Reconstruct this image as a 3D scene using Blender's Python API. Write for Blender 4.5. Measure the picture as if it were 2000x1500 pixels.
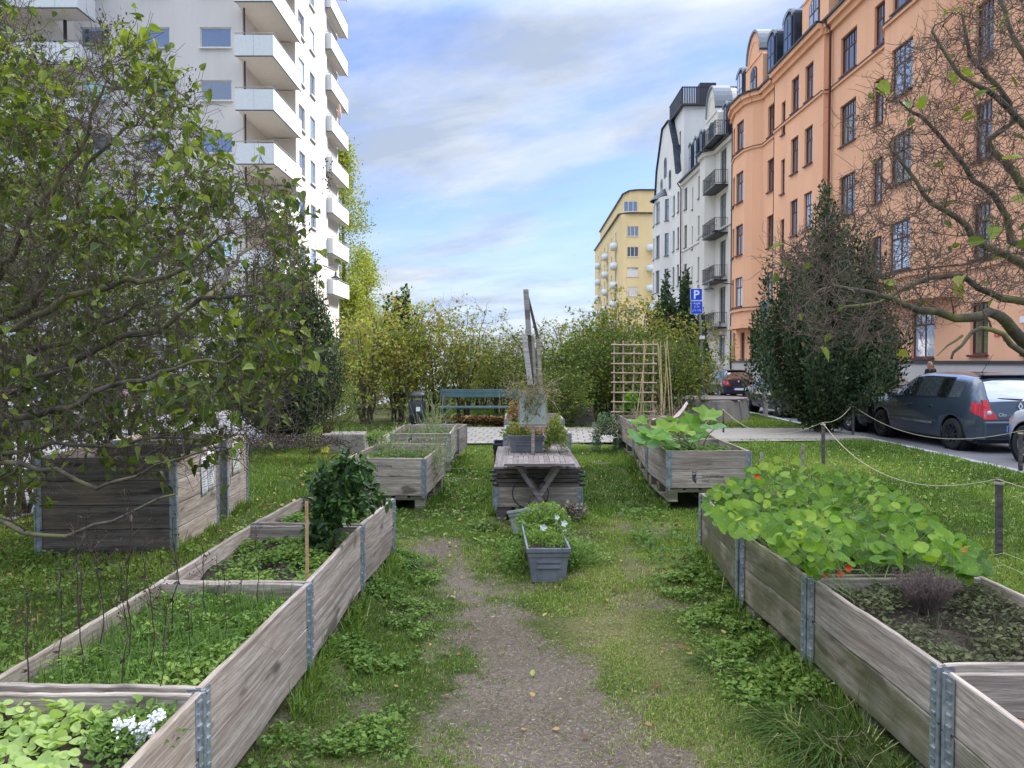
import bpy, math, random
import numpy as np
from mathutils import Vector, Matrix
R = math.radians
sc = bpy.context.scene
for o in list(bpy.data.objects): bpy.data.objects.remove(o)
col = sc.collection
# ---------------------------------------------------------------- camera
F = 1500.0; CAMH = 1.55; PITCH = math.atan(46 / 1500.0)
cam = bpy.data.cameras.new('camera'); cam_o = bpy.data.objects.new('camera', cam); col.objects.link(cam_o)
cam.sensor_width = 36; cam.lens = 36 * F / 2000; cam.clip_start = 0.05; cam.clip_end = 3000
cam_o.location = (0, 0, CAMH); cam_o.rotation_euler = (R(90) - PITCH, 0, 0)
sc.camera = cam_o
# ---------------------------------------------------------------- world
SUN_EL, SUN_AZ = 38.0, 52.0      # azimuth measured from +Y towards +X
w = bpy.data.worlds.new('World'); sc.world = w; w.use_nodes = True
nt = w.node_tree; nt.nodes.clear()
def wn(t, **k):
    n = nt.nodes.new(t)
    for a, b in k.items(): setattr(n, a, b)
    return n
out = wn('ShaderNodeOutputWorld'); bg = wn('ShaderNodeBackground')
sky = wn('ShaderNodeTexSky', sky_type='NISHITA', sun_disc=False)
sky.sun_elevation = R(SUN_EL); sky.sun_rotation = R(SUN_AZ); sky.air_density = 1.0; sky.dust_density = 0.4; sky.ozone_density = 1.6
tc = wn('ShaderNodeTexCoord'); sep = wn('ShaderNodeSeparateXYZ')
nt.links.new(tc.outputs['Generated'], sep.inputs[0])
def wm(op, a, b=None, clamp=False):
    n = wn('ShaderNodeMath', operation=op); n.use_clamp = clamp
    for i, v in enumerate((a, b)):
        if v is None: continue
        if isinstance(v, (int, float)): n.inputs[i].default_value = v
        else: nt.links.new(v, n.inputs[i])
    return n.outputs[0]
zz = wm('ADD', wm('MAXIMUM', sep.outputs['Z'], 0.0), 0.16)
cx = wm('DIVIDE', sep.outputs['X'], zz); cy = wm('DIVIDE', sep.outputs['Y'], zz)
comb = wn('ShaderNodeCombineXYZ'); nt.links.new(cx, comb.inputs[0]); nt.links.new(cy, comb.inputs[1])
def wnoise(loc, rot, scale, sc_, det, rough, dist):
    mr = wn('ShaderNodeMapping'); mr.inputs['Rotation'].default_value = (0, 0, R(rot)); nt.links.new(comb.outputs[0], mr.inputs[0])
    mp = wn('ShaderNodeMapping'); mp.inputs['Location'].default_value = loc; mp.inputs['Scale'].default_value = scale
    n = wn('ShaderNodeTexNoise'); n.inputs['Scale'].default_value = sc_; n.inputs['Detail'].default_value = det; n.inputs['Roughness'].default_value = rough; n.inputs['Distortion'].default_value = dist
    nt.links.new(mr.outputs[0], mp.inputs[0]); nt.links.new(mp.outputs[0], n.inputs['Vector'])
    return n.outputs['Fac']
n1 = wnoise((3.1, 7.7, 0), 31, (0.52, 1.0, 1), 1.35, 9, 0.58, 0.25)
n2 = wnoise((1.0, 2.2, 0), 20, (0.8, 1.2, 1), 3.0, 8, 0.6, 0.1)
nn = wm('ADD', wm('MULTIPLY', n1, 0.7), wm('MULTIPLY', n2, 0.3))
cr = wn('ShaderNodeValToRGB'); cr.color_ramp.elements[0].position = 0.43; cr.color_ramp.elements[1].position = 0.60
cr.color_ramp.elements[0].color = (0.12, 0.12, 0.12, 1); cr.color_ramp.elements[1].color = (0.97, 0.97, 0.97, 1)
nt.links.new(nn, cr.inputs[0])
# cloud brightness: lavender grey undersides, white crests
cc = wn('ShaderNodeValToRGB'); e = cc.color_ramp.elements
e[0].position = 0.40; e[0].color = (7.9, 9.1, 11.3, 1); e[1].position = 0.60; e[1].color = (12.4, 13.2, 14.4, 1)
n3 = wnoise((5.0, 1.2, 0), 34, (0.6, 1.1, 1), 2.2, 8, 0.58, 0.2)
nt.links.new(n3, cc.inputs[0])
tint = wn('ShaderNodeMixRGB', blend_type='MULTIPLY'); tint.inputs[0].default_value = 1.0; tint.inputs[2].default_value = (2.15, 2.3, 3.15, 1)
nt.links.new(sky.outputs[0], tint.inputs[1])
hz = wn('ShaderNodeValToRGB'); hz.color_ramp.elements[0].position = 0.02; hz.color_ramp.elements[0].color = (.85, .85, .85, 1); hz.color_ramp.elements[1].position = 0.22; hz.color_ramp.elements[1].color = (0, 0, 0, 1)
nt.links.new(sep.outputs['Z'], hz.inputs[0])
mx = wn('ShaderNodeMixRGB'); nt.links.new(wm('MAXIMUM', cr.outputs[0], hz.outputs[0]), mx.inputs[0]); nt.links.new(tint.outputs[0], mx.inputs[1]); nt.links.new(cc.outputs[0], mx.inputs[2])
# sky brightened and warmed overhead, added to light the ground from above
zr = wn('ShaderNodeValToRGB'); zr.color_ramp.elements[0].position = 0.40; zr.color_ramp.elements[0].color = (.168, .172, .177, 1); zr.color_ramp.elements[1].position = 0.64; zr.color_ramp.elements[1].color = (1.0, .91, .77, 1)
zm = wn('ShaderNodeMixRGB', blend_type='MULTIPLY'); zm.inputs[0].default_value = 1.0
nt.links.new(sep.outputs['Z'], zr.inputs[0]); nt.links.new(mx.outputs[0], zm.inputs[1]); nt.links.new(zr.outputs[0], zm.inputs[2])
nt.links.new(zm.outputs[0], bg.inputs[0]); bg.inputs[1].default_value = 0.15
nt.links.new(bg.outputs[0], out.inputs[0])
# ---------------------------------------------------------------- sun
sl = bpy.data.lights.new('sun', 'SUN'); sl.energy = 3.4; sl.angle = R(11); sl.color = (1.0, 0.94, 0.85)
so = bpy.data.objects.new('sun', sl); col.objects.link(so)
sd = Vector((math.sin(R(SUN_AZ)) * math.cos(R(SUN_EL)), math.cos(R(SUN_AZ)) * math.cos(R(SUN_EL)), math.sin(R(SUN_EL))))
so.rotation_euler = sd.to_track_quat('Z', 'Y').to_euler()
sc.view_settings.view_transform = 'Standard'; sc.view_settings.look = 'None'; sc.view_settings.gamma = 1
sc.view_settings.use_curve_mapping = False
sc.view_settings.exposure = 1.38
sc.render.resolution_x = 1024; sc.render.resolution_y = 768
sc.render.engine = 'CYCLES'; sc.cycles.max_bounces = 6; sc.cycles.transparent_max_bounces = 6
# ---------------------------------------------------------------- pixel helpers
_fw = Vector((0, math.cos(PITCH), -math.sin(PITCH))); _up = Vector((0, math.sin(PITCH), math.cos(PITCH)))
def ray(px, py): return _fw + _up * ((750 - py) / F) + Vector(((px - 1000) / F, 0, 0))
def P(px, py, Y):
    d = ray(px, py); t = Y / d.y; return Vector((d.x * t, Y, CAMH + d.z * t))
def G(px, py, z=0.0):
    d = ray(px, py); t = (z - CAMH) / d.z; return Vector((d.x * t, d.y * t, z))
# ---------------------------------------------------------------- object helpers
def tag(o, label=None, cat=None, group=None, kind=None):
    if label: o['label'] = label
    if cat: o['category'] = cat
    if group: o['group'] = group
    if kind: o['kind'] = kind
    return o
def empty(name, loc, rz=0.0, label=None, cat=None, group=None):
    o = bpy.data.objects.new(name, None); col.objects.link(o); o.empty_display_size = 0.1
    o.location = loc; o.rotation_euler = (0, 0, rz)
    return tag(o, label, cat, group)
def link(name, me, mat, parent=None, loc=None, rot=None):
    o = bpy.data.objects.new(name, me); col.objects.link(o)
    if mat is not None and len(me.materials) == 0: me.materials.append(mat)
    if parent is not None: o.parent = parent
    if loc is not None: o.location = loc
    if rot is not None: o.rotation_euler = rot
    return o
def copy_tree(o, parent=None):
    c = o.copy(); col.objects.link(c)
    if parent is not None: c.parent = parent
    for ch in list(o.children): copy_tree(ch, c)
    return c
class MB:
    def __init__(s): s.v = []; s.f = []; s.sm = []
    def add(s, vs, fs, smooth=False):
        n = len(s.v); s.v += [tuple(v) for v in vs]; s.f += [tuple(i + n for i in f) for f in fs]; s.sm += [smooth] * len(fs); return s
    def box(s, c, d, rz=0.0, M=None):
        x, y, z = d[0] / 2, d[1] / 2, d[2] / 2
        vs = [Vector((a * x, b * y, g * z)) for g in (-1, 1) for b in (-1, 1) for a in (-1, 1)]
        if M is None: M = Matrix.Rotation(rz, 3, 'Z')
        vs = [M @ v + Vector(c) for v in vs]
        return s.add(vs, [(0, 2, 3, 1), (4, 5, 7, 6), (0, 1, 5, 4), (2, 6, 7, 3), (0, 4, 6, 2), (1, 3, 7, 5)])
    def mm(s, a, b):
        return s.box([(a[i] + b[i]) / 2 for i in range(3)], [abs(b[i] - a[i]) for i in range(3)])
    def beam(s, p, q, wd, th, up=(0, 0, 1)):
        p = Vector(p); q = Vector(q); d = (q - p); L = d.length; d.normalize()
        u = Vector(up); sx = d.cross(u)
        if sx.length < 1e-4: sx = d.cross(Vector((1, 0, 0)))
        sx.normalize(); u = sx.cross(d).normalized()
        M = Matrix((sx, d, u)).transposed()
        return s.box((p + q) / 2, (wd, L, th), M=M)
    def tube(s, pts, r, n=8, cap=True):
        pts = [Vector(p) for p in pts]; rs = r if isinstance(r, (list, tuple)) else [r] * len(pts)
        vs = []; fs = []
        for i, p in enumerate(pts):
            d = (pts[min(i + 1, len(pts) - 1)] - pts[max(i - 1, 0)]).normalized()
            a = Vector((0, 0, 1)) if abs(d.z) < 0.9 else Vector((1, 0, 0))
            u = d.cross(a).normalized(); v = d.cross(u)
            vs += [p + (u * math.cos(6.2832 * k / n) + v * math.sin(6.2832 * k / n)) * rs[i] for k in range(n)]
        for i in range(len(pts) - 1):
            for k in range(n): fs.append((i * n + k, i * n + (k + 1) % n, (i + 1) * n + (k + 1) % n, (i + 1) * n + k))
        s.add(vs, fs, True)
        if cap:
            m = len(vs); s.add(vs[:n], [tuple(range(n))]); s.add(vs[m - n:], [tuple(range(n))[::-1]])
        return s
    def lathe(s, prof, c=(0, 0, 0), n=24, axis='Z', smooth=True):
        vs = []; fs = []; m = len(prof)
        for k in range(n):
            a = 6.2831853 * k / n
            for r, h in prof:
                p = (r * math.cos(a), r * math.sin(a), h)
                if axis == 'Y': p = (p[0], p[2], p[1])
                if axis == 'X': p = (p[2], p[0], p[1])
                vs.append((p[0] + c[0], p[1] + c[1], p[2] + c[2]))
        for k in range(n):
            for j in range(m - 1):
                fs.append((k * m + j, ((k + 1) % n) * m + j, ((k + 1) % n) * m + j + 1, k * m + j + 1))
        return s.add(vs, fs, smooth)
    def prism(s, pts, n):       # closed planar outline (3-D points) pushed along vector n
        n = Vector(n); m = len(pts); a = [Vector(p) for p in pts]; b = [p + n for p in a]
        return s.add(a + b, [tuple(range(m))[::-1], tuple(range(m, 2 * m))] + [(i, (i + 1) % m, m + (i + 1) % m, m + i) for i in range(m)])
    def quad(s, *p): return s.add(p, [tuple(range(len(p)))])
    def mesh(s, name='mesh'):
        me = bpy.data.meshes.new(name); me.from_pydata(s.v, [], s.f)
        me.polygons.foreach_set('use_smooth', s.sm); me.update(); return me
    def build(s, name, mat, parent=None, loc=None, rot=None, bevel=0):
        o = link(name, s.mesh(name), mat, parent, loc, rot)
        if bevel:
            b = o.modifiers.new('bevel', 'BEVEL'); b.width = bevel; b.segments = 2; b.limit_method = 'ANGLE'; b.angle_limit = R(40)
        return o
def np_mesh(name, V, loops, sizes, tint=None, smooth=False):
    me = bpy.data.meshes.new(name); V = np.asarray(V, np.float32)
    me.vertices.add(len(V)); me.vertices.foreach_set('co', V.ravel())
    loops = np.asarray(loops, np.int32); sizes = np.asarray(sizes, np.int32)
    me.loops.add(len(loops)); me.loops.foreach_set('vertex_index', loops)
    me.polygons.add(len(sizes)); st = np.zeros(len(sizes), np.int32); st[1:] = np.cumsum(sizes)[:-1]
    me.polygons.foreach_set('loop_start', st)
    me.polygons.foreach_set('use_smooth', np.full(len(sizes), smooth))
    me.update(calc_edges=True)
    if tint is not None:
        a = me.attributes.new('tint', 'FLOAT', 'POINT'); a.data.foreach_set('value', np.asarray(tint, np.float32))
    return me
def rot_n(a):
    return a / np.maximum(np.linalg.norm(a, axis=1, keepdims=True), 1e-6)
# leaf templates: (verts (axis, side, normal), faces)
def half_leaf(prof, fold=0.12, tipdrop=-0.12):
    vs = [(0, 0, 0)]; n = len(prof)
    for x, y in prof: vs.append((x, y, fold * y * 2 + tipdrop * x * x))
    vs.append((1, 0, tipdrop))
    for x, y in prof: vs.append((x, -y, fold * y * 2 + tipdrop * x * x))
    fs = [[0] + list(range(1, n + 2))[:n + 1], [0, n + 1] + list(range(2 * n + 1, n + 1, -1))]
    return np.array(vs, float), fs
T_DIAMOND = (np.array([(0, 0, 0), (.45, .26, .06), (1, 0, -.05), (.45, -.26, .06)], float), [[0, 1, 2], [0, 2, 3]])
T_HEART = half_leaf([(-.06, .2), (.12, .36), (.42, .36), (.75, .17)], 0.2, -.22)
T_OVAL = half_leaf([(.2, .2), (.5, .28), (.8, .17)], 0.12, -.12)
_a = [6.2832 * k / 11 for k in range(11)]
T_ROUND = (np.array([(0, 0, .02)] + [(.5 * math.cos(a) * (1 + .06 * math.sin(3 * a)), .5 * math.sin(a), .10 + .05 * math.sin(2 * a + 1)) for a in _a], float), [[0, 1 + k, 1 + (k + 1) % 11] for k in range(11)])
_b = [6.2832 * k / 24 for k in range(24)]
def _lob(a): return .5 * (1 + .22 * math.cos(5 * a)) * (1 - .06 * (math.cos(15 * a)))
T_LOBED = (np.array([(0, 0, -.03)] + [(_lob(a) * math.cos(a), _lob(a) * math.sin(a), .12 + .07 * math.sin(4 * a + 1)) for a in _b], float), [[0, 1 + k, 1 + (k + 1) % 24] for k in range(24)])
T_BLADE = (np.array([(0, .5, 0), (0, -.5, 0), (.55, -.38, .0), (.55, .38, .0), (1, 0, 0)], float), [[0, 1, 2, 3], [3, 2, 4]])
def leaves(name, Pn, D, N, size, width=None, T=T_DIAMOND, tint=None, bend=None):
    Pn = np.asarray(Pn, float); n = len(Pn); D = rot_n(np.asarray(D, float)); N = np.asarray(N, float)
    S = rot_n(np.cross(N, D)); N = rot_n(np.cross(D, S))
    tv, tf = T; size = np.broadcast_to(size, (n,)); width = size if width is None else np.broadcast_to(width, (n,))
    V = Pn[:, None, :] + size[:, None, None] * tv[None, :, 0:1] * D[:, None, :] + width[:, None, None] * tv[None, :, 1:2] * S[:, None, :] + size[:, None, None] * tv[None, :, 2:3] * N[:, None, :]
    if bend is not None: V[:, :, 2] -= (np.broadcast_to(bend, (n,))[:, None] * (tv[None, :, 0] ** 2)) * size[:, None]
    k = len(tv); off = np.arange(n)[:, None] * k
    flat = np.array([i for f in tf for i in f]); sz = np.array([len(f) for f in tf])
    loops = (off + flat[None, :]).ravel(); sizes = np.tile(sz, n)
    tint = np.random.default_rng(1).random(n) if tint is None else tint
    me = np_mesh(name, V.reshape(-1, 3), loops, sizes, np.repeat(tint, k), False)
    if n < 14000 and k > 4:
        a = me.attributes.new('luv', 'FLOAT_VECTOR', 'POINT'); a.data.foreach_set('vector', np.tile(tv, (n, 1)).astype(np.float32).ravel())
    return me
def join_np(name, meshes):      # merge several python meshes into one with tint
    Vs = []; L = []; S = []; T = []; o = 0
    for me in meshes:
        n = len(me.vertices); v = np.empty(n * 3, np.float32); me.vertices.foreach_get('co', v); Vs.append(v.reshape(-1, 3))
        l = np.empty(len(me.loops), np.int32); me.loops.foreach_get('vertex_index', l); L.append(l + o)
        s = np.empty(len(me.polygons), np.int32); me.polygons.foreach_get('loop_total', s); S.append(s)
        t = np.zeros(n, np.float32)
        if 'tint' in me.attributes: me.attributes['tint'].data.foreach_get('value', t)
        T.append(t); o += n
    r = np_mesh(name, np.concatenate(Vs), np.concatenate(L), np.concatenate(S), np.concatenate(T))
    for me in meshes: bpy.data.meshes.remove(me)
    return r
def tubes(name, lines, sides=5, tint=None):
    Vs = []; L = []; o = 0; T = []
    ck = np.cos(np.arange(sides) * 2 * np.pi / sides); sk = np.sin(np.arange(sides) * 2 * np.pi / sides)
    base = {}
    for li, (pts, rad) in enumerate(lines):
        p = np.asarray(pts, float); m = len(p); r = np.broadcast_to(rad, (m,))
        t = np.gradient(p, axis=0); t = rot_n(t)
        a = np.array([0, 0, 1.0]) if abs(t[:, 2]).mean() < .85 else np.array([1.0, 0, 0])
        u = rot_n(np.cross(t, a)); v = np.cross(t, u)
        V = p[:, None, :] + r[:, None, None] * (u[:, None, :] * ck[None, :, None] + v[:, None, :] * sk[None, :, None])
        Vs.append(V.reshape(-1, 3))
        if m not in base:
            i = np.arange(m - 1)[:, None]; k = np.arange(sides)[None, :]; k2 = (k + 1) % sides
            base[m] = np.stack([i * sides + k, i * sides + k2, (i + 1) * sides + k2, (i + 1) * sides + k], -1).reshape(-1)
        L.append(base[m] + o); o += m * sides
        T.append(np.full(m * sides, 0.5 if tint is None else tint[li]))
    L = np.concatenate(L)
    return np_mesh(name, np.concatenate(Vs), L, np.full(len(L) // 4, 4), np.concatenate(T), True)
_lat = {}
def vnoise(x, y, s=1.0, seed=0):
    x = np.asarray(x) / s + 100; y = np.asarray(y) / s + 100
    if seed not in _lat: _lat[seed] = np.random.default_rng(seed).random((256, 256))
    g = _lat[seed]; xi = np.floor(x).astype(int); yi = np.floor(y).astype(int); fx = x - xi; fy = y - yi
    fx = fx * fx * (3 - 2 * fx); fy = fy * fy * (3 - 2 * fy)
    q = lambda a, b: g[a % 256, b % 256]
    return (q(xi, yi) * (1 - fx) + q(xi + 1, yi) * fx) * (1 - fy) + (q(xi, yi + 1) * (1 - fx) + q(xi + 1, yi + 1) * fx) * fy
# ---------------------------------------------------------------- materials
MATS = {}
class NM:
    def __init__(s, name):
        s.m = bpy.data.materials.new(name); s.m.use_nodes = True; s.t = s.m.node_tree
        s.b = s.t.nodes['Principled BSDF']; s.o = s.t.nodes['Material Output']; MATS[name] = s.m
    def n(s, t, _in=None, **k):
        x = s.t.nodes.new(t)
        for a, b in k.items(): setattr(x, a, b)
        for a, b in (_in or {}).items(): s.set(x.inputs[a], b)
        return x
    def set(s, i, v):
        if isinstance(v, bpy.types.NodeSocket): s.t.links.new(v, i)
        else: i.default_value = v
    def p(s, **k):
        for a, b in k.items(): s.set(s.b.inputs[a.replace('_', ' ')], b)
        return s
    def ramp(s, fac, stops):
        r = s.n('ShaderNodeValToRGB'); e = r.color_ramp.elements
        while len(e) < len(stops): e.new(0.5)
        for i, (p, c) in enumerate(stops):
            e[i].position = p; e[i].color = (*c, 1) if not isinstance(c, (int, float)) else (c, c, c, 1)
        s.set(r.inputs[0], fac); return r.outputs[0]
    def noise(s, scale, det=4, rough=.55, vec=None, dist=0, sc3=None, co='Object'):
        if vec is None:
            vec = s.n('ShaderNodeTexCoord').outputs[co]
        if sc3 is not None:
            vec = s.n('ShaderNodeMapping', {'Vector': vec, 'Scale': sc3}).outputs[0]
        return s.n('ShaderNodeTexNoise', {'Vector': vec, 'Scale': scale, 'Detail': det, 'Roughness': rough, 'Distortion': dist}).outputs['Fac']
    def mix(s, f, a, b, mode='MIX'):
        x = s.n('ShaderNodeMixRGB', blend_type=mode)
        s.set(x.inputs[0], f); s.set(x.inputs[1], a if not isinstance(a, tuple) or len(a) == 4 else (*a, 1)); s.set(x.inputs[2], b if not isinstance(b, tuple) or len(b) == 4 else (*b, 1))
        return x.outputs[0]
    def bump(s, h, st=.3, d=.01):
        x = s.n('ShaderNodeBump', {'Height': h, 'Strength': st, 'Distance': d}); s.set(s.b.inputs['Normal'], x.outputs[0]); return s
    def math(s, op, a, b=0.0):
        x = s.n('ShaderNodeMath', operation=op); s.set(x.inputs[0], a); s.set(x.inputs[1], b); return x.outputs[0]
def c4(c): return (*c, 1)
def plain(name, c, rough=.6, metal=0.0, nz=0.12, scale=6, coat=0, spec=.5, bump=0.0):
    q = NM(name); f = q.noise(scale, 5)
    a = tuple(max(0, x * (1 - nz)) for x in c); b = tuple(min(1, x * (1 + nz)) for x in c)
    q.p(Base_Color=q.ramp(f, [(.3, a), (.7, b)]), Roughness=rough, Metallic=metal)
    q.b.inputs['Coat Weight'].default_value = coat; q.b.inputs['Specular IOR Level'].default_value = spec
    if bump: q.bump(q.noise(scale * 8, 4), bump, .01)
    return q.m
def foliage(name, stops, rough=.5, trans=.3, veins=None):
    q = NM(name); at = q.n('ShaderNodeAttribute', attribute_name='tint').outputs['Fac']
    c = q.ramp(at, stops)
    if veins:
        lu = q.n('ShaderNodeSeparateXYZ', {0: q.n('ShaderNodeAttribute', attribute_name='luv').outputs['Vector']}); x, y = lu.outputs[0], lu.outputs[1]
        if veins == 'radial':
            rr = q.math('SQRT', q.math('ADD', q.math('MULTIPLY', x, x), q.math('MULTIPLY', y, y))); an = q.math('ARCTAN2', y, x)
            v = q.math('ADD', q.ramp(q.math('ABSOLUTE', q.math('SINE', q.math('MULTIPLY', an, 4.5))), [(.0, .55), (.13, 0.0)]), q.ramp(rr, [(.02, .9), (.07, 0.0)]))
            c = q.mix(q.ramp(q.noise(60, 4), [(.62, 0.0), (.75, .55)]), c, (.30, .30, .06))
        else:
            v = q.ramp(q.math('ABSOLUTE', y), [(.0, .6), (.035, 0.0)])
        c = q.mix(v, c, q.mix(.6, c, (.45, .55, .22)))
    q.p(Base_Color=c, Roughness=rough); q.b.inputs['Specular IOR Level'].default_value = .25
    tr = q.n('ShaderNodeBsdfTranslucent', {'Color': q.mix(1.0, c, (1.25, 1.35, .7), 'MULTIPLY')})
    mx = q.n('ShaderNodeMixShader', {0: trans}); q.t.links.new(q.b.outputs[0], mx.inputs[1]); q.t.links.new(tr.outputs[0], mx.inputs[2])
    q.t.links.new(mx.outputs[0], q.o.inputs[0]); return q.m
def wood(name, dark, mid, light, moss=0.0, warm=0.25):
    q = NM(name); tcx = q.n('ShaderNodeTexCoord').outputs['Object']; rnd = q.n('ShaderNodeObjectInfo').outputs['Random']
    off = q.n('ShaderNodeCombineXYZ', {0: q.math('MULTIPLY', rnd, 37.0), 1: q.math('MULTIPLY', rnd, 11.0), 2: q.math('MULTIPLY', rnd, 23.0)}).outputs[0]
    v = q.n('ShaderNodeVectorMath', {0: tcx, 1: off}, operation='ADD').outputs[0]
    g1 = q.noise(1.0, 8, .68, v, .45, (1.1, 34, 34)); g2 = q.noise(1.0, 5, .7, v, .2, (7, 160, 160)); big = q.noise(2.3, 3, .5, v, 0, (1, 2, 2))
    base = q.ramp(g1, [(.34, dark), (.5, mid), (.66, light)])
    base = q.mix(q.ramp(g2, [(.42, 0.0), (.64, .8)]), base, dark)
    base = q.mix(q.ramp(big, [(.45, 0.0), (.68, warm)]), base, (.30, .20, .12))
    base = q.mix(q.ramp(q.noise(1.0, 2, .5, v, 0, (3.0, 9, 9)), [(.62, 0.0), (.70, .8)]), base, tuple(x * .5 for x in dark))
    hv = q.n('ShaderNodeHueSaturation', {'Color': base, 'Value': q.math('ADD', q.math('MULTIPLY', rnd, .35), .83)}).outputs[0]
    if moss:
        sp = q.n('ShaderNodeSeparateXYZ', {0: tcx}).outputs[2]
        mk = q.ramp(q.math('ADD', q.noise(2.6, 5, .6, v, 0, (1, 1, 2)), q.math('MULTIPLY', sp, -.7)), [(.38, 0.0), (.56, moss)])
        hv = q.mix(mk, hv, (.085, .095, .03))
    q.p(Base_Color=hv, Roughness=.85); q.b.inputs['Specular IOR Level'].default_value = .2
    q.bump(q.math('ADD', g1, q.math('MULTIPLY', g2, .5)), .5, .004); return q.m
WOOD = wood('weathered_wood', (.20, .162, .125), (.455, .385, .31), (.63, .55, .45))
WOODM = wood('mossy_wood', (.16, .14, .105), (.37, .325, .25), (.53, .48, .38), .7, .5)
WOODD = wood('dark_and_shaded_wood', (.06, .05, .042), (.145, .122, .103), (.23, .20, .17))  # dark wood; also paints shade on the compost front and a concrete block
WOODB = wood('brown_table_wood', (.14, .115, .10), (.29, .245, .22), (.42, .38, .34))
BAMBOO = plain('bamboo', (.50, .36, .18), .55, nz=.3, scale=20)
STAKE = wood('fresh_pine', (.35, .2, .09), (.5, .32, .17), (.6, .42, .25), 0, 0)
GALV = NM('galvanised_steel'); _f = GALV.noise(30, 5); GALV.p(Base_Color=GALV.ramp(_f, [(.3, (.20, .235, .25)), (.55, (.36, .39, .405)), (.75, (.52, .54, .55))]), Metallic=.55, Roughness=.45); GALV.bump(GALV.noise(80, 3), .2, .002); GALV = GALV.m
SOIL = NM('soil'); _f = SOIL.noise(9, 8, .7); SOIL.p(Base_Color=SOIL.ramp(_f, [(.3, (.018, .012, .008)), (.6, (.06, .042, .028)), (.8, (.13, .10, .07))]), Roughness=1); SOIL.bump(_f, .9, .05); SOIL = SOIL.m
BARK = NM('bark'); _f = BARK.noise(14, 6, .65); BARK.p(Base_Color=BARK.mix(BARK.ramp(BARK.noise(3.5, 5), [(.45, 0.0), (.62, .8)]), BARK.ramp(_f, [(.3, (.035, .028, .02)), (.7, (.15, .12, .09))]), (.19, .18, .05)), Roughness=.9); BARK.bump(_f, .6, .01); BARK = BARK.m
TWIG = plain('twig_bark', (.085, .062, .042), .9, nz=.4, scale=12); TWIGB = plain('brown_twig_bark', (.13, .088, .062), .9, nz=.4, scale=12)
CONC = NM('concrete'); _f = CONC.noise(5, 8, .7); CONC.p(Base_Color=CONC.mix(CONC.ramp(CONC.noise(1.2, 5), [(.5, 0.0), (.7, .5)]), CONC.ramp(_f, [(.3, (.22, .19, .155)), (.7, (.42, .37, .31))]), (.10, .10, .06)), Roughness=.9); CONC.bump(CONC.noise(60, 4), .5, .01); CONC = CONC.m
BLACK = plain('black_metal', (.02, .022, .028), .4)
BENCHG = plain('bench_green_paint', (.05, .105, .10), .35, nz=.2)
PLANTER = plain('grey_plastic', (.17, .18, .195), .6, nz=.25, scale=9, bump=.2)
ROPE = plain('rope', (.50, .43, .28), .9)
PAPER = plain('paper', (.62, .62, .60), .8, nz=.1)
PAPERW = plain('waxed_paper', (.60, .60, .50), .7, nz=.1)
INK = plain('ink', (.05, .05, .055), .7)
YELLOW = plain('yellow_sticker', (.80, .74, .04), .5)
WHITE = plain('white_paint', (.78, .78, .78), .5, nz=.04)
# glass for windows: a pane with a dark room behind it
def glassmat(name, c=(.05, .06, .07), spec=.9, rough=.04, bmp=.12):
    q = NM(name); rnd = q.n('ShaderNodeObjectInfo').outputs['Random']
    q.p(Base_Color=q.ramp(rnd, [(0, tuple(x * .5 for x in c)), (.6, c), (.8, tuple(min(1, x * 3) for x in c)), (.86, tuple(min(1, x * 7) for x in c)), (1, tuple(min(1, x * 9) for x in c))]), Roughness=rough, Metallic=0)
    q.b.inputs['IOR'].default_value = 2.5; q.b.inputs['Specular IOR Level'].default_value = spec
    if bmp: q.bump(q.noise(1.3, 2), bmp, .02)
    return q.m
GLASS = glassmat('window_glass'); CARGLASS = glassmat('car_glass', (.012, .014, .016), .9, .02, 0); GLASSB = glassmat('painted_sky_glass', (.07, .11, .16))  # GLASSB base colour carries the blue of the reflected sky
def paint(name, c):
    q = NM(name); q.p(Base_Color=c4(c), Roughness=.32, Metallic=.35); q.b.inputs['Coat Weight'].default_value = 1.0; q.b.inputs['Coat Roughness'].default_value = .04; return q.m
RUBBER = plain('rubber', (.018, .018, .018), .8); RIM = plain('rim_alloy', (.35, .35, .36), .35, .8)
REDL = plain('tail_light_red', (.62, .01, .02), .15, nz=.2, coat=1); CLEARL = plain('lamp_glass', (.55, .56, .58), .1, coat=1)
def stucco(name, c, nz=.08):
    q = NM(name); a = q.noise(.35, 6, .6, sc3=(1, 1, .35)); b = q.noise(4, 6, .6)
    base = q.ramp(a, [(.3, tuple(x * (1 - nz) for x in c)), (.7, tuple(min(1, x * (1 + nz)) for x in c))])
    base = q.mix(q.ramp(b, [(.3, 0.0), (.8, .12)]), base, tuple(x * .75 for x in c))
    base = q.mix(q.ramp(q.noise(1.0, 6, .7, sc3=(1.6, 1.6, .10)), [(.5, 0.0), (.75, .30)]), base, tuple(x * .72 for x in c))
    q.p(Base_Color=base, Roughness=.9); q.b.inputs['Specular IOR Level'].default_value = .15; q.bump(q.noise(40, 3), .15, .01); return q.m
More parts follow.
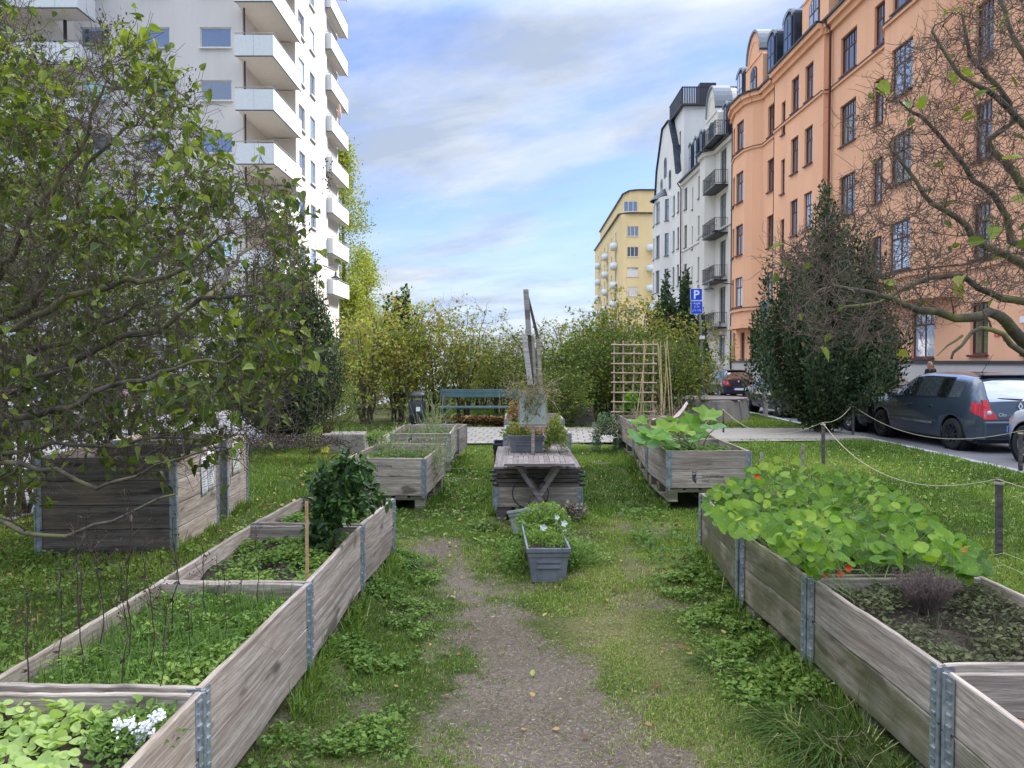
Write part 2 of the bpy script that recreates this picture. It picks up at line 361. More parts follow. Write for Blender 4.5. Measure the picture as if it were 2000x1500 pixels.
# ================================================================ GROUND
rng = np.random.default_rng(7)
def roadz(y): return -0.10 - 0.014 * max(0.0, min(y, 70) - 20)
KL, KR = -4.85, 7.0
PATH = [G(*p) for p in ((850, 1060), (880, 1110), (935, 1180), (985, 1260), (1030, 1350), (1075, 1440), (1110, 1560), (1130, 1900))]
PATH2 = [G(*p) for p in ((1215, 980), (1225, 1060), (1235, 1130), (1210, 1220))]
PATH3 = [G(*p) for p in ((1110, 1480), (1230, 1480), (1330, 1560))]
def dist_poly(x, y, pts):
    d = np.full(np.shape(x), 1e9)
    for a, b in zip(pts[:-1], pts[1:]):
        ax, ay, bx, by = a.x, a.y, b.x, b.y; L2 = (bx - ax) ** 2 + (by - ay) ** 2
        t = np.clip(((x - ax) * (bx - ax) + (y - ay) * (by - ay)) / L2, 0, 1)
        d = np.minimum(d, np.hypot(x - ax - t * (bx - ax), y - ay - t * (by - ay)))
    return d
def dirt(x, y):
    d = dist_poly(x, y, PATH); n = vnoise(x, y, .35, 1) * .35 + vnoise(x, y, .12, 2) * .35 + vnoise(x, y, .05, 3) * .3
    wdt = .21 + .19 * np.clip((4.6 - y) / 1.5, 0, 1)
    a = np.clip((wdt + (n - .5) * .6 - d) / .36 + .5, 0, 1)
    b = np.clip((.05 + (n - .5) * .5 - dist_poly(x, y, PATH2)) / .25 + .3, 0, .5)
    c = np.clip((.16 + (n - .5) * .5 - dist_poly(x, y, PATH3)) / .10 + .5, 0, 1)
    e = np.clip((vnoise(x, y, .22, 9) - .72) / .25, 0, .5) * ((np.abs(x - .3) < 1.3))
    return np.maximum(np.maximum(a, b), np.maximum(c, e))
def dry(x, y):
    n = vnoise(x, y, .5, 4)
    a = np.exp(-((x - .62) / .45) ** 2) * np.clip((7.5 - y) / 2.5, 0, 1) * (.35 + .75 * n)
    b = np.clip((vnoise(x, y, 1.4, 5) - .62) * 2, 0, .5)
    return np.clip(np.maximum(a, b), 0, 1)
def gh(x, y):
    x = np.asarray(x, float); y = np.asarray(y, float)
    h = (vnoise(x, y, .9, 6) - .5) * .05 + (vnoise(x, y, .25, 8) - .5) * .02 - dirt(x, y) * .015
    near = np.clip((6.2 - y) / .4, 0, 1)
    bl = np.clip(1 - np.maximum(np.maximum(x + .92, -1.62 - x), 0) / .20, 0, 1) * near; br = np.clip(1 - np.maximum(np.maximum(1.38 - x, x - 2.2), 0) / .20, 0, 1) * near
    h = h + .10 * np.maximum(bl, br) ** 1.5
    edge = np.clip(np.minimum(x - KL, KR - x) / .6, 0, 1)
    return h * edge + np.clip((y - 24) / 40, 0, 1) * -.5
def grid(name, x0, x1, y0, y1, st, mat, kind='structure'):
    xs = np.arange(x0, x1 + st * .5, st); ys = np.arange(y0, y1 + st * .5, st); X, Y = np.meshgrid(xs, ys); nx, ny = len(xs), len(ys)
    V = np.stack([X, Y, gh(X, Y)], -1).reshape(-1, 3)
    i = np.arange(ny - 1)[:, None] * nx + np.arange(nx - 1)[None, :]
    L = np.stack([i, i + 1, i + nx + 1, i + nx], -1).reshape(-1)
    me = np_mesh(name, V, L, np.full(len(L) // 4, 4), dirt(X, Y).ravel(), True)
    a = me.attributes.new('dry', 'FLOAT', 'POINT'); a.data.foreach_set('value', dry(X, Y).ravel().astype(np.float32))
    return me
q = NM('garden_soil_and_turf')
dt = q.n('ShaderNodeAttribute', attribute_name='tint').outputs['Fac']; dr = q.n('ShaderNodeAttribute', attribute_name='dry').outputs['Fac']
fine = q.noise(45, 8, .75); med = q.noise(6, 7, .7); big = q.noise(1.3, 4)
turf = q.ramp(fine, [(.3, (.03, .034, .013)), (.55, (.075, .09, .028)), (.75, (.15, .16, .06))])
strw = q.ramp(fine, [(.3, (.09, .075, .035)), (.6, (.23, .20, .09)), (.8, (.36, .32, .17))])
turf = q.mix(q.math('MULTIPLY', dr, q.ramp(med, [(.3, .5), (.6, 1.0)])), turf, strw)
peb = q.n('ShaderNodeTexVoronoi', {'Vector': q.n('ShaderNodeTexCoord').outputs['Object'], 'Scale': 85.0}); pc = q.ramp(peb.outputs['Color'], [(.2, (.085, .066, .048)), (.55, (.17, .135, .102)), (.86, (.245, .20, .155)), (.97, (.48, .43, .36))])
earth = q.mix(q.ramp(med, [(.3, .75), (.7, .35)]), pc, q.ramp(big, [(.35, (.12, .093, .068)), (.65, (.195, .155, .118))]))
fac = q.ramp(q.math('ADD', dt, q.math('MULTIPLY', q.math('SUBTRACT', q.mix(.5, med, fine), .5), 1.6)), [(.26, 0.0), (.62, 1.0)])
q.p(Base_Color=q.mix(fac, turf, earth), Roughness=1); q.b.inputs['Specular IOR Level'].default_value = .1
q.bump(q.math('ADD', fine, q.math('MULTIPLY', peb.outputs['Distance'], -.6)), .7, .012); TURF = q.m
g1 = grid('ground', KL, KR, -3, 9, .04, TURF); g2 = grid('ground', KL, KR, 9, 22, .1, TURF); g3 = grid('ground', KL, KR, 22, 62, .5, TURF)
def join_two(ms):
    me = join_np('garden_ground', ms); return me
dvals = [np.empty(len(m.vertices), np.float32) for m in (g1, g2, g3)]
for m, d in zip((g1, g2, g3), dvals): m.attributes['dry'].data.foreach_get('value', d)
gm = join_two([g1, g2, g3]); a = gm.attributes.new('dry', 'FLOAT', 'POINT'); a.data.foreach_set('value', np.concatenate(dvals))
gm.polygons.foreach_set('use_smooth', np.ones(len(gm.polygons), bool))
tag(link('garden_ground', gm, TURF), kind='structure')
# earth sheet to the horizon, roads, pavements, kerbs
q = NM('far_ground'); q.p(Base_Color=q.ramp(q.noise(.05, 5), [(.3, (.06, .08, .03)), (.7, (.11, .11, .06))]), Roughness=1); FARG = q.m
tag(MB().mm((-1500, -600, -1.6), (1500, 2500, -1.2)).build('ground', FARG), kind='structure')
q = NM('asphalt'); f1 = q.noise(60, 6, .8); f2 = q.noise(.7, 5)
q.p(Base_Color=q.mix(q.ramp(f2, [(.35, 0.0), (.7, .45)]), q.ramp(f1, [(.35, (.12, .115, .12)), (.65, (.24, .235, .245))]), (.10, .095, .10)), Roughness=.9); q.bump(f1, .3, .01); ASPH = q.m
q = NM('paving_slabs'); br = q.n('ShaderNodeTexBrick', {'Vector': q.n('ShaderNodeMapping', {'Vector': q.n('ShaderNodeTexCoord').outputs['Object'], 'Rotation': (0, 0, R(4))}).outputs[0], 'Scale': 1.0, 'Mortar Size': .012, 'Brick Width': .24, 'Row Height': .36, 'Color1': (.30, .265, .215, 1), 'Color2': (.38, .335, .275, 1), 'Mortar': (.10, .10, .05, 1)})
q.p(Base_Color=q.mix(q.ramp(q.noise(8, 6, .7), [(.35, 0.0), (.8, .5)]), br.outputs['Color'], (.2, .19, .13)), Roughness=.9); q.bump(br.outputs['Fac'], .5, -.01); PAVE = q.m
SIDEW = plain('pavement_concrete', (.26, .255, .25), .9, nz=.2, scale=2)
KERBM = plain('kerb_granite', (.33, .325, .32), .85, nz=.25, scale=14, bump=.3)
def strip(name, x0, x1, off, mat, th=.3, ys=(-30, 20, 70, 260)):
    m = MB()
    for a, b in zip(ys[:-1], ys[1:]):
        za, zb = roadz(a) + off, roadz(b) + off
        m.add([(x0, a, za), (x1, a, za), (x1, b, zb), (x0, b, zb), (x0, a, za - th), (x1, a, za - th), (x1, b, zb - th), (x0, b, zb - th)],
              [(0, 1, 2, 3), (0, 4, 5, 1), (1, 5, 6, 2), (3, 2, 6, 7), (0, 3, 7, 4)])
    return tag(m.build(name, mat), kind='structure')
strip('road', KR + .14, 14.2, 0, ASPH); strip('road', -11.9, KL - .14, 0, ASPH)
strip('pavement', 14.2, 19.5, .12, SIDEW); strip('pavement', -26, -11.9, .12, SIDEW)
for x in (KL - .14, KR): # kerbs flush with the turf, a step above the road
    m = MB(); y = -6.0
    while y < 60:
        L = 1.0; z0 = .02 if y < 24 else .02 - (y - 24) / 40 * .5
        m.box((x + .07, y + L / 2, z0 - .2), (.138, L - .012, .4)); y += L
    tag(m.build('kerb', KERBM, bevel=.01), kind='structure')
m = MB(); m.add([(1.4 if 0 else -2.6, 13.9, .032), (KR + .0, 14.6, .032), (KR, 17.2, .032), (-2.6, 17.6, .032)], [(0, 1, 2, 3)])
tag(m.build('paved_path', PAVE), kind='structure')
q = NM('gravel'); q.p(Base_Color=q.ramp(q.noise(40, 6, .8), [(.3, (.2, .17, .13)), (.7, (.5, .45, .36))]), Roughness=1); q.bump(q.noise(50, 4), .6, .01)
tag(MB().add([(3.6, 14.75, .038), (6.98, 14.9, .038), (6.98, 17.0, .038), (3.6, 17.0, .038)], [(0, 1, 2, 3)]).build('gravel_path', q.m), kind='structure')
# ================================================================ GRASS
BEDS = []      # footprints (cx, cy, rz, w, l) kept clear of grass
def clear_of_beds(x, y):
    ok = np.ones(len(x), bool)
    for (bx, by, rz, w_, l_) in BEDS:
        c, s = math.cos(-rz), math.sin(-rz); u = (x - bx) * c - (y - by) * s; v = (x - bx) * s + (y - by) * c
        ok &= ~((np.abs(u) < w_ / 2 + .0) & (np.abs(v) < l_ / 2))
    return ok
GRASSM = foliage('grass_blades', [(0, (.036, .07, .014)), (.3, (.11, .19, .028)), (.55, (.23, .33, .052)), (.75, (.38, .38, .10)), (1, (.58, .50, .27))], .6, .3)
def blades(x, y, z, h, wd, tint, r, lean=.5, bend=.35):
    n = len(x); az = r.random(n) * 6.2832; ln = r.random(n) * lean
    D = np.stack([np.cos(az) * ln, np.sin(az) * ln, np.ones(n)], -1); N = np.stack([-np.sin(az + r.random(n)), np.cos(az), np.zeros(n)], -1) 
    N = np.cross(D, N); return leaves('blades', np.stack([x, y, z], -1), D, N, h, wd, T_BLADE, tint, bend * r.random(n))
def make_grass():
    r = np.random.default_rng(11); X = []; Y = []; H = []; W = []
    for (x0, x1, y0, y1, dens, h0, wd) in ((-1.1, 1.75, 2.6, 4.6, 15000, .026, .0042), (-1.2, 1.9, 4.6, 7.5, 8500, .034, .0058), (-1.4, 2.2, 7.5, 14, 3600, .05, .010),
                                       (-4.8, -1.5, 2.5, 8, 3600, .05, .0075), (-4.8, -1.0, 8, 14.4, 2300, .06, .011), (1.9, 7, 3.5, 8.5, 3800, .055, .0078), (2.0, 7, 8.5, 14.8, 2500, .065, .012),
                                       (-4.8, -2.4, 14.4, 19, 700, .07, .02), (2.5, 7, 17.2, 23, 1100, .06, .016), (-2.5, 2.5, 17.8, 24, 600, .07, .02)):
        n = int((x1 - x0) * (y1 - y0) * dens); X.append(r.uniform(x0, x1, n)); Y.append(r.uniform(y0, y1, n)); H.append(np.full(n, h0)); W.append(np.full(n, wd))
    x, y, h, wd = map(np.concatenate, (X, Y, H, W)); d = dirt(x, y); dy = dry(x, y)
    k = (r.random(len(x)) < (1 - .93 * d) * (1 - .15 * dy)) & clear_of_beds(x, y)
    x, y, h, wd, d, dy = (q[k] for q in (x, y, h, wd, d, dy))
    # longer grass growing up against the planks
    ex = []
    for (bx, by, rz, w_, l_) in BEDS:
        m = int(l_ * 900); sd = r.choice([-1, 1], m); off = w_ / 2 + np.abs(r.normal(0, .05, m)); v = r.uniform(-l_ / 2, l_ / 2, m); cs, sn = math.cos(rz), math.sin(rz)
        ex.append(np.stack([bx + sd * off * cs - v * sn, by + sd * off * sn + v * cs], -1))
    ex = np.vstack(ex); ex = ex[clear_of_beds(ex[:, 0], ex[:, 1]) & (vnoise(ex[:, 0], ex[:, 1], .2, 23) > .35)]; m = len(ex)
    x = np.append(x, ex[:, 0]); y = np.append(y, ex[:, 1]); h = np.append(h, r.uniform(.06, .15, m)); wd = np.append(wd, np.full(m, .006) * np.clip(ex[:, 1] / 4, 1, 3)); d = np.append(d, np.zeros(m)); dy = np.append(dy, np.zeros(m))
    n = len(x); cl = vnoise(x, y, .28, 21); lg = vnoise(x, y, 1.2, 22)
    h = h * (.45 + 1.1 * cl) * (.7 + .6 * r.random(n)) * (1 - .25 * np.clip(dy + d, 0, 1))
    t = np.clip(.12 + .42 * lg + .34 * (r.random(n) - .5) + .52 * dy * (r.random(n) * .8 + .35) + .25 * d + .12 * cl - .05, 0, 1)
    t = np.where(r.random(n) < .03, .95, t)
    me = blades(x, y, gh(x, y) - .004, h, wd, t, r, 1.3, .5)
    # flattened straw and clippings on the worn ground
    m = 26000; sx = r.normal(.25, .75, m); sy = r.uniform(2.6, 8, m); k = (r.random(m) < .06 + .13 * dirt(sx, sy) + .6 * dry(sx, sy)) & clear_of_beds(sx, sy); sx, sy = sx[k], sy[k]; m = len(sx); az = r.random(m) * 6.28
    st = leaves('straw', np.stack([sx, sy, gh(sx, sy) + .004 + .006 * r.random(m)], -1), np.stack([np.cos(az), np.sin(az), r.normal(0, .12, m)], -1), np.tile([0, 0, 1.0], (m, 1)), .008 + .014 * r.random(m), .0017, T_BLADE, np.clip(.76 + .3 * r.random(m), 0, 1))
    me = join_np('grass', [me, st])
    tag(link('grass', me, GRASSM), 'short green lawn grass, straw coloured and thin beside the dirt path', 'grass', kind='stuff')
    print('grass', n)
WEEDM = foliage('weed_leaves', [(0, (.035, .065, .014)), (.4, (.09, .17, .03)), (.75, (.18, .29, .05)), (1, (.32, .38, .09))], .55, .3)
def leafmass(x, y, z, size, r, T=T_OVAL, tint=None, up=.7, wf=1.0):
    n = len(x); az = r.random(n) * 6.2832
    D = np.stack([np.cos(az), np.sin(az), r.uniform(-.2, .8, n)], -1); N = np.stack([r.normal(0, .35, n), r.normal(0, .35, n), np.full(n, up)], -1)
    return leaves('leafmass', np.stack([x, y, z], -1), D, N, size, np.asarray(size) * wf, T, tint)
def make_weeds():
    r = np.random.default_rng(5); ms = []
    def area(n, fx, h, s, lo, hi):
        x, y = fx(n); m_ = vnoise(x, y, .16, 31); m_ = m_ * .6 + .4 * vnoise(x, y, .06, 32); k = (r.random(n) < np.clip((m_ - .38) * 2.8, 0, 1) * (1 - .9 * dirt(x, y))) & clear_of_beds(x, y); x, y, m_ = x[k], y[k], m_[k]; n = len(x)
        z = gh(x, y) + h * r.random(n) ** .7 * (.3 + 1.0 * m_)
        ms.append(leafmass(x, y, z, s * (.5 + r.random(n)), r, tint=np.clip(lo + (hi - lo) * (r.random(n) * .6 + m_ * .5), 0, 1), wf=1.25))
    area(34000, lambda n: (-.90 + .42 * r.random(n) ** 1.5 + .05 * r.normal(0, 1, n), r.uniform(2.3, 6.0, n)), .05, .019, .1, .95)          # clover along the left beds
    area(12000, lambda n: (1.34 - .30 * r.random(n) ** 1.4 + .05 * r.normal(0, 1, n), r.uniform(3.3, 5.4, n)), .06, .022, .3, 1.0)
    area(2500, lambda n: (1.5 - .45 * r.random(n), r.uniform(5.3, 8.2, n)), .07, .030, .1, .7)
    area(4000, lambda n: (r.uniform(-.3, .8, n), r.uniform(5.6, 7.4, n)), .06, .026, .3, 1.0)
    area(9000, lambda n: (r.normal(.3, .8, n), r.uniform(2.7, 7, n)), .02, .013, .2, 1.0)
    area(26000, lambda n: (r.uniform(-4.6, -1.7, n), r.uniform(3.2, 7.4, n)), .06, .026, .1, .95)
    area(9000, lambda n: (r.uniform(2.3, 6.9, n), r.uniform(5, 14, n)), .05, .036, .4, 1.0)
    area(6000, lambda n: (r.uniform(-1.7, -.2, n), r.uniform(6.2, 13, n)), .05, .032, .3, .9)
    me = join_np('weeds', ms); tag(link('weeds', me, WEEDM), 'low leafy clover and weeds growing along the raised beds', 'weeds', kind='stuff')
FALLM = foliage('fallen_leaves', [(0, (.10, .045, .02)), (.35, (.26, .12, .05)), (.6, (.42, .25, .10)), (.85, (.5, .42, .12)), (1, (.34, .40, .10))], .7, .15)
def make_fallen():
    r = np.random.default_rng(15)
    x = np.concatenate([r.uniform(-1.1, 1.7, 420), r.uniform(-4.6, -1.5, 900), r.uniform(2.2, 6.9, 330), r.uniform(-3.5, 2.6, 1500)]); y = np.concatenate([r.uniform(3.0, 13, 420), r.uniform(3.5, 13, 900), r.uniform(6, 20, 330), r.uniform(15.5, 21, 1500)])
    k = clear_of_beds(x, y); x, y = x[k], y[k]; n = len(x)
    me = leafmass(x, y, gh(x, y) + .012 + .012 * r.random(n), np.where(y < 6, .014 + .026 * r.random(n), .025 + .03 * r.random(n)), r, T_OVAL, np.clip(r.random(n), 0, 1), 1.5, 1.3)
    tag(link('fallen_leaves', me, FALLM), 'scattered yellow and brown fallen leaves lying on the grass', 'leaves', kind='stuff')
    n = 4200; x = r.uniform(-1.9, .55, n); y = 18.0 + np.abs(r.normal(0, .7, n)); z = .04 + .16 * np.exp(-((y - 18.3) / .6) ** 2) * r.random(n)
    me = leafmass(x, y, z, .06 + .05 * r.random(n), r, T_OVAL, np.clip(.15 + .5 * r.random(n), 0, 1), 1.0, 1.3)
    tag(link('leaf_pile', me, FALLM), 'long heap of rust brown autumn leaves under the green bench', 'leaves', kind='stuff')
def make_tuft(px, py, hgt, n, label, seed, spread=.10):
    r = np.random.default_rng(seed); c = G(px, py); rr = spread * np.sqrt(r.random(n)); a = r.random(n) * 6.2832
    x = rr * np.cos(a); y = rr * np.sin(a); az = a + r.normal(0, .4, n); ln = .25 + 1.1 * rr / spread + .3 * r.random(n)
    D = np.stack([np.cos(az) * ln, np.sin(az) * ln, np.ones(n)], -1); N = np.stack([-np.cos(az), -np.sin(az), ln], -1)
    me = leaves('grass_tuft', np.stack([x, y, np.zeros(n)], -1), D, N, 1.3 * hgt * (.5 + .7 * r.random(n)), .0055 * (c.y / 3.2), T_BLADE, np.clip(.0 + .34 * r.random(n) + .6 * (r.random(n) < .05), 0, 1), .55)
    o = link('grass_tuft', me, GRASSM); o.location = (c.x, c.y, float(gh(c.x, c.y)) - .005)
    tag(o, label, 'grass tuft', 'dark grass tufts along the path')
# ================================================================ RAISED BEDS
CH = .195; BT = .022
_bc = {}
def board_mesh(L, h=CH - .004, t=BT):
    key = (round(L, 2), round(h, 3), t)
    if key in _bc: return _bc[key]
    r = random.Random(int(L * 1000)); ns = 14; vs = []; fs = []; c = .004
    sec = [(-t / 2, -h / 2 + c), (-t / 2 + c, -h / 2), (t / 2 - c, -h / 2), (t / 2, -h / 2 + c), (t / 2, h / 2 - c), (t / 2 - c, h / 2), (-t / 2 + c, h / 2), (-t / 2, h / 2 - c)]
    for i in range(ns + 1):
        x = L * i / ns; dz = r.uniform(-.0020, .0020); dy = .003 * math.sin(i * .7 + L)
        for (y, z) in sec: vs.append((x, y + dy, z + dz * (1 if z > 0 else .6)))
    for i in range(ns):
        for k in range(8): fs.append((i * 8 + k, i * 8 + (k + 1) % 8, (i + 1) * 8 + (k + 1) % 8, (i + 1) * 8 + k))
    fs += [tuple(range(8))[::-1], tuple(ns * 8 + k for k in range(8))]
    m = MB().add(vs, fs).mesh('plank'); _bc[key] = m; return m
_mv = {}
def plank(parent, p, q, z, mat, h=CH - .004, t=BT):
    L = math.hypot(q[0] - p[0], q[1] - p[1]); src = board_mesh(L, h, t); k = (src.name, mat.name)
    if k not in _mv:
        _mv[k] = src.copy() if len(src.materials) else src
        _mv[k].materials.clear(); _mv[k].materials.append(mat)
    return link('plank', _mv[k], None, parent, (p[0], p[1], z), (0, 0, math.atan2(q[1] - p[1], q[0] - p[0])))
def bracket_mesh():
    m = MB(); wd = .048; t = .0025; H = CH - .012
    for sgn in (0, 1):
        def pt(a, b, z): return (-a, b, z) if sgn == 0 else (b, -a, z)
        # plate on the outer face: a runs back along the board, b outward
        def bx(a0, a1, b0, b1, z0, z1): m.mm(pt(a0, b0, z0), pt(a1, b1, z1))
        bx(.004, wd, .002, .002 + t, -H / 2, H / 2)
        for k in range(5):
            z = -H / 2 + .018 + k * (H - .036) / 4; bx(.010, wd - .012, .004, .010, z - .004, z + .004)
        bx(.008, .034, .0045, .0075, -H / 2 - .028, -H / 2 + .01)
    m.tube([(.004, .004, -H / 2 - .004), (.004, .004, H / 2)], .0085, 8)
    return m.mesh('hinge')
BRK = bracket_mesh(); BRK.materials.append(GALV)
def raised_bed(loc, rz, W_, L_, n, label, mats=(WOOD,), fill=.10, group='grey plank raised beds', z0=0.0, soilmat=None, cat='raised bed', foot=True, clear=True):
    root = empty('raised_bed', (loc[0], loc[1], z0), rz, label, cat, group)
    if clear: BEDS.append((loc[0], loc[1], rz, W_, L_))
    hw, hl = W_ / 2 - BT / 2, L_ / 2 - BT / 2
    for k in range(n):
        z = CH * (k + .5); mt = mats[min(k, len(mats) - 1)]
        plank(root, (-hw, -hl - BT / 2), (-hw, hl + BT / 2), z, mt); plank(root, (hw, -hl - BT / 2), (hw, hl + BT / 2), z, mt)
        plank(root, (-hw + BT / 2 + .001, -hl), (hw - BT / 2 - .001, -hl), z, mt); plank(root, (-hw + BT / 2 + .001, hl), (hw - BT / 2 - .001, hl), z, mt)
        for i, (a, b) in enumerate(((1, 1), (-1, 1), (-1, -1), (1, -1))):
            link('hinge', BRK, None, root, (a * W_ / 2, b * L_ / 2, z), (0, 0, R(90 * i)))
    nx, ny = 16, 24; m = MB(); zt = CH * n - fill
    vs = [((-hw + BT / 2) + (W_ - 2 * BT) * i / nx, (-hl + BT / 2) + (L_ - 2 * BT) * j / ny, zt + .018 * math.sin(i * 1.3 + j * .7) + random.Random(i * 31 + j).uniform(-.012, .012)) for j in range(ny + 1) for i in range(nx + 1)]
    m.add(vs, [(j * (nx + 1) + i, j * (nx + 1) + i + 1, (j + 1) * (nx + 1) + i + 1, (j + 1) * (nx + 1) + i) for j in range(ny) for i in range(nx)], True)
    m.build('soil', SOIL, root); return root
def pallet(loc, rz, W_, L_, label, z0=0.0, mat=WOODM):
    root = empty('pallet', (loc[0], loc[1], z0), rz, label, 'pallet', 'pallets under the raised beds')
    for i, sx in enumerate((-1, 0, 1)):
        for sy in (-1, 0, 1): MB().box((0, 0, 0), (.098, .14, .078)).build('block', mat, root, (sx * (W_ / 2 - .052), sy * (L_ / 2 - .075), .061), bevel=.004)
        MB().box((0, 0, 0), (.1, L_ - .004, .022)).build('runner', mat, root, (sx * (W_ / 2 - .052), 0, .011))
    for sy in (-1, 0, 1): MB().box((0, 0, 0), (W_ - .004, .14, .022)).build('cross_board', mat, root, (0, sy * (L_ / 2 - .075), .111))
    for k in range(5): MB().box((0, 0, 0), (W_ / 5 - .03, L_ - .006, .021)).build('deck_board', mat, root, ((k - 2) * (W_ / 5 - .003), 0, .1330))
    return root
def frame_from(a, b, W_, side):   # a near, b far top corner on the path side; side +1: bed lies to +x
    d = Vector((b.x - a.x, b.y - a.y)); L = d.length; d.normalize(); nrm = Vector((d.y, -d.x)) * side
    c = Vector((a.x, a.y)) + d * L / 2 + nrm * W_ / 2; return c, math.atan2(-d.x, d.y), L, d, nrm
ZP = .146; ZT = ZP + 2 * CH
INFO = {}
def place(key, pa, pb, W_, side, n, ztop, label, mats, fill, pl=None, **k):
    a = G(*pa, ztop) if not isinstance(pa, Vector) else pa; b = G(*pb, ztop); c, rz, L, d, nrm = frame_from(a, b, W_, side)
    z0 = ztop - n * CH; o = raised_bed(c, rz, W_, L, n, label, mats, fill, z0=z0, **k)
    if pl: pallet(c, rz, W_ - .03, L - .03, pl, max(0, z0 - .1455))
    INFO[key] = (c, rz, W_, L, ztop, fill); return o
WL = .70
place('LA', G(392, 1350, ZT) + Vector((.0, -1.16, 0)), (392, 1350), WL, -1, 2, ZT, 'nearest left raised bed with pale green salad leaves and white flowers', (WOOD,), .07, 'pallet under the nearest left bed')
place('LB', (396, 1342), (603, 1138), WL, -1, 2, ZT, 'left raised bed full of tall weeds and dry brown stalks', (WOOD,), .10, 'pallet under the left bed of weeds and dry stalks')
place('LC', (605, 1135), (706, 1026), WL, -1, 2, ZT, 'left raised bed with low weeds and a thin pine stake at its corner', (WOOD,), .10, 'pallet under the left bed with the pine stake')
place('LD', (708, 1023), (769, 973), WL, -1, 2, ZT, 'short raised bed at the far end of the near left row, behind the leafy bush', (WOOD,), .10, 'pallet under the short far end bed of the near left row')
WR = .82
place('R0', G(1850, 1312, ZT) + Vector((.0, -1.1, 0)), (1850, 1312), WR, 1, 2, ZT, 'nearest right raised bed with almost bare soil at the frame edge', (WOODM, WOOD), .14, 'pallet under the nearest right bed')
place('R1', (1836, 1298), (1583, 1128), WR, 1, 2, ZT, 'right raised bed of mossy planks with a dry lavender bush and thyme', (WOODM, WOOD), .06, 'pallet under the right bed of lavender and thyme')
place('R2', (1575, 1124), (1450, 1042), WR, 1, 2, ZT, 'mossy right raised bed under the near half of the nasturtiums', (WOODM,), .08, 'pallet under the near half of the nasturtium beds')
place('R3', (1442, 1036), (1368, 962), WR, 1, 2, ZT, 'right raised bed farthest from us under the nasturtiums', (WOODM,), .08, 'pallet under the far nasturtium bed')
# second pair of rows farther back
Z2 = .62
place('Q1', (1303, 880), (1264, 857), .86, 1, 2, Z2, 'raised bed on a pallet with large pale green squash leaves and a printed city crest', (WOOD,), .12, 'pallet open at the front below the squash bed')
place('Q2', (1262, 855), (1238, 827), .86, 1, 2, Z2, 'middle raised bed of the far right row, behind the squash bed', (WOOD,), .06, 'pallet under the middle bed of the far right row')
place('Q3', (1236, 825), (1209, 811), .86, 1, 2, Z2, 'last raised bed of the far right row with the willow trellis', (WOOD,), .05, 'pallet under the trellis bed')
Z3 = .56
place('K1', (831, 895), (868, 866), .82, -1, 2, Z3 - .01, 'raised bed with tall pale grasses hanging over its side and a city crest', (WOOD,), .13, 'pallet under the bed of tall pale grasses')
place('K2', (880, 846), (892, 829), .80, -1, 2, Z3 + .02, 'raised bed with a city crest, second from the path in the far left row', (WOOD,), .12, 'pallet under the second bed of the far left row')
place('K3', (896, 836), (911, 828), .80, -1, 2, Z3 - .03, 'last raised bed of the far left row beside the paved path', (WOOD,), .10)
# tall compost boxes
def compost(px, py, W_, L_, label, mats):
    c = G(px, py, .0); rz = R(2.0); ctr = Vector((c.x - W_ / 2, c.y + L_ / 2))
    return raised_bed(ctr, rz, W_, L_, 4, label, mats, .12, 'tall plank compost boxes', cat='compost box'), ctr
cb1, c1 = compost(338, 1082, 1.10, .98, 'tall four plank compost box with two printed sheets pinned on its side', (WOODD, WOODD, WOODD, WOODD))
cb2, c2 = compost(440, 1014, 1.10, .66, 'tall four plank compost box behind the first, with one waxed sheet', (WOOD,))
for cbx in (cb1,):  # side planks get lighter wood: sunlit side and shaded front painted by material
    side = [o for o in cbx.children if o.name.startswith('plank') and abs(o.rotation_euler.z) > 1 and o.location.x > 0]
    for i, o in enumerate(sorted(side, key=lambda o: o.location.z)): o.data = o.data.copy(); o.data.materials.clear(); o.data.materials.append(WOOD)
def sheet(name, root, x, y0, y1, z0, z1, mat, label, lines=14, seed=1):
    m = MB(); n = 6; vs = []
    for i in range(n + 1):
        for j in range(n + 1): vs.append((x + .004 + .003 * math.sin(i * 1.1 + j), y0 + (y1 - y0) * i / n, z0 + (z1 - z0) * j / n))
    m.add(vs, [(i * (n + 1) + j, (i + 1) * (n + 1) + j, (i + 1) * (n + 1) + j + 1, i * (n + 1) + j + 1) for i in range(n) for j in range(n)], True)
    W3 = Matrix.Translation(root.location) @ Matrix.Rotation(root.rotation_euler.z, 4, 'Z'); c = W3 @ Vector((x, (y0 + y1) / 2, (z0 + z1) / 2))
    me = m.mesh(name); me.transform(Matrix.Translation((-x, -(y0 + y1) / 2, -(z0 + z1) / 2)))
    o = link(name, me, mat, None, c, (0, 0, root.rotation_euler.z)); s = o.modifiers.new('thickness', 'SOLIDIFY'); s.thickness = .0015
    tag(o, label, 'paper sheet', 'sheets pinned on the compost boxes'); r = random.Random(seed); t = MB(); hy = (y1 - y0) / 2; hz = (z1 - z0) / 2
    for k in range(lines):
        z = hz * (.82 - 1.64 * k / lines); a = -hy * .8; b = a + hy * 1.6 * r.uniform(.5, 1); th = .004 if k else .009
        t.mm((.0085, a, z - th / 2), (.0095, b, z + th / 2))
    t.build('text_lines', INK, o)
sheet('paper_sheet', cb1, .553, .06, .20, .36, .70, PAPER, 'left one of the two printed white sheets on the nearer compost box', 12, 3)
sheet('paper_sheet', cb1, .553, .21, .37, .38, .74, PAPER, 'right one of the two printed white sheets on the nearer compost box', 16, 4)
sheet('paper_sheet', cb2, .553, -.17, .06, .40, .74, PAPERW, 'yellowish waxed sheet on the rear compost box', 9, 5)
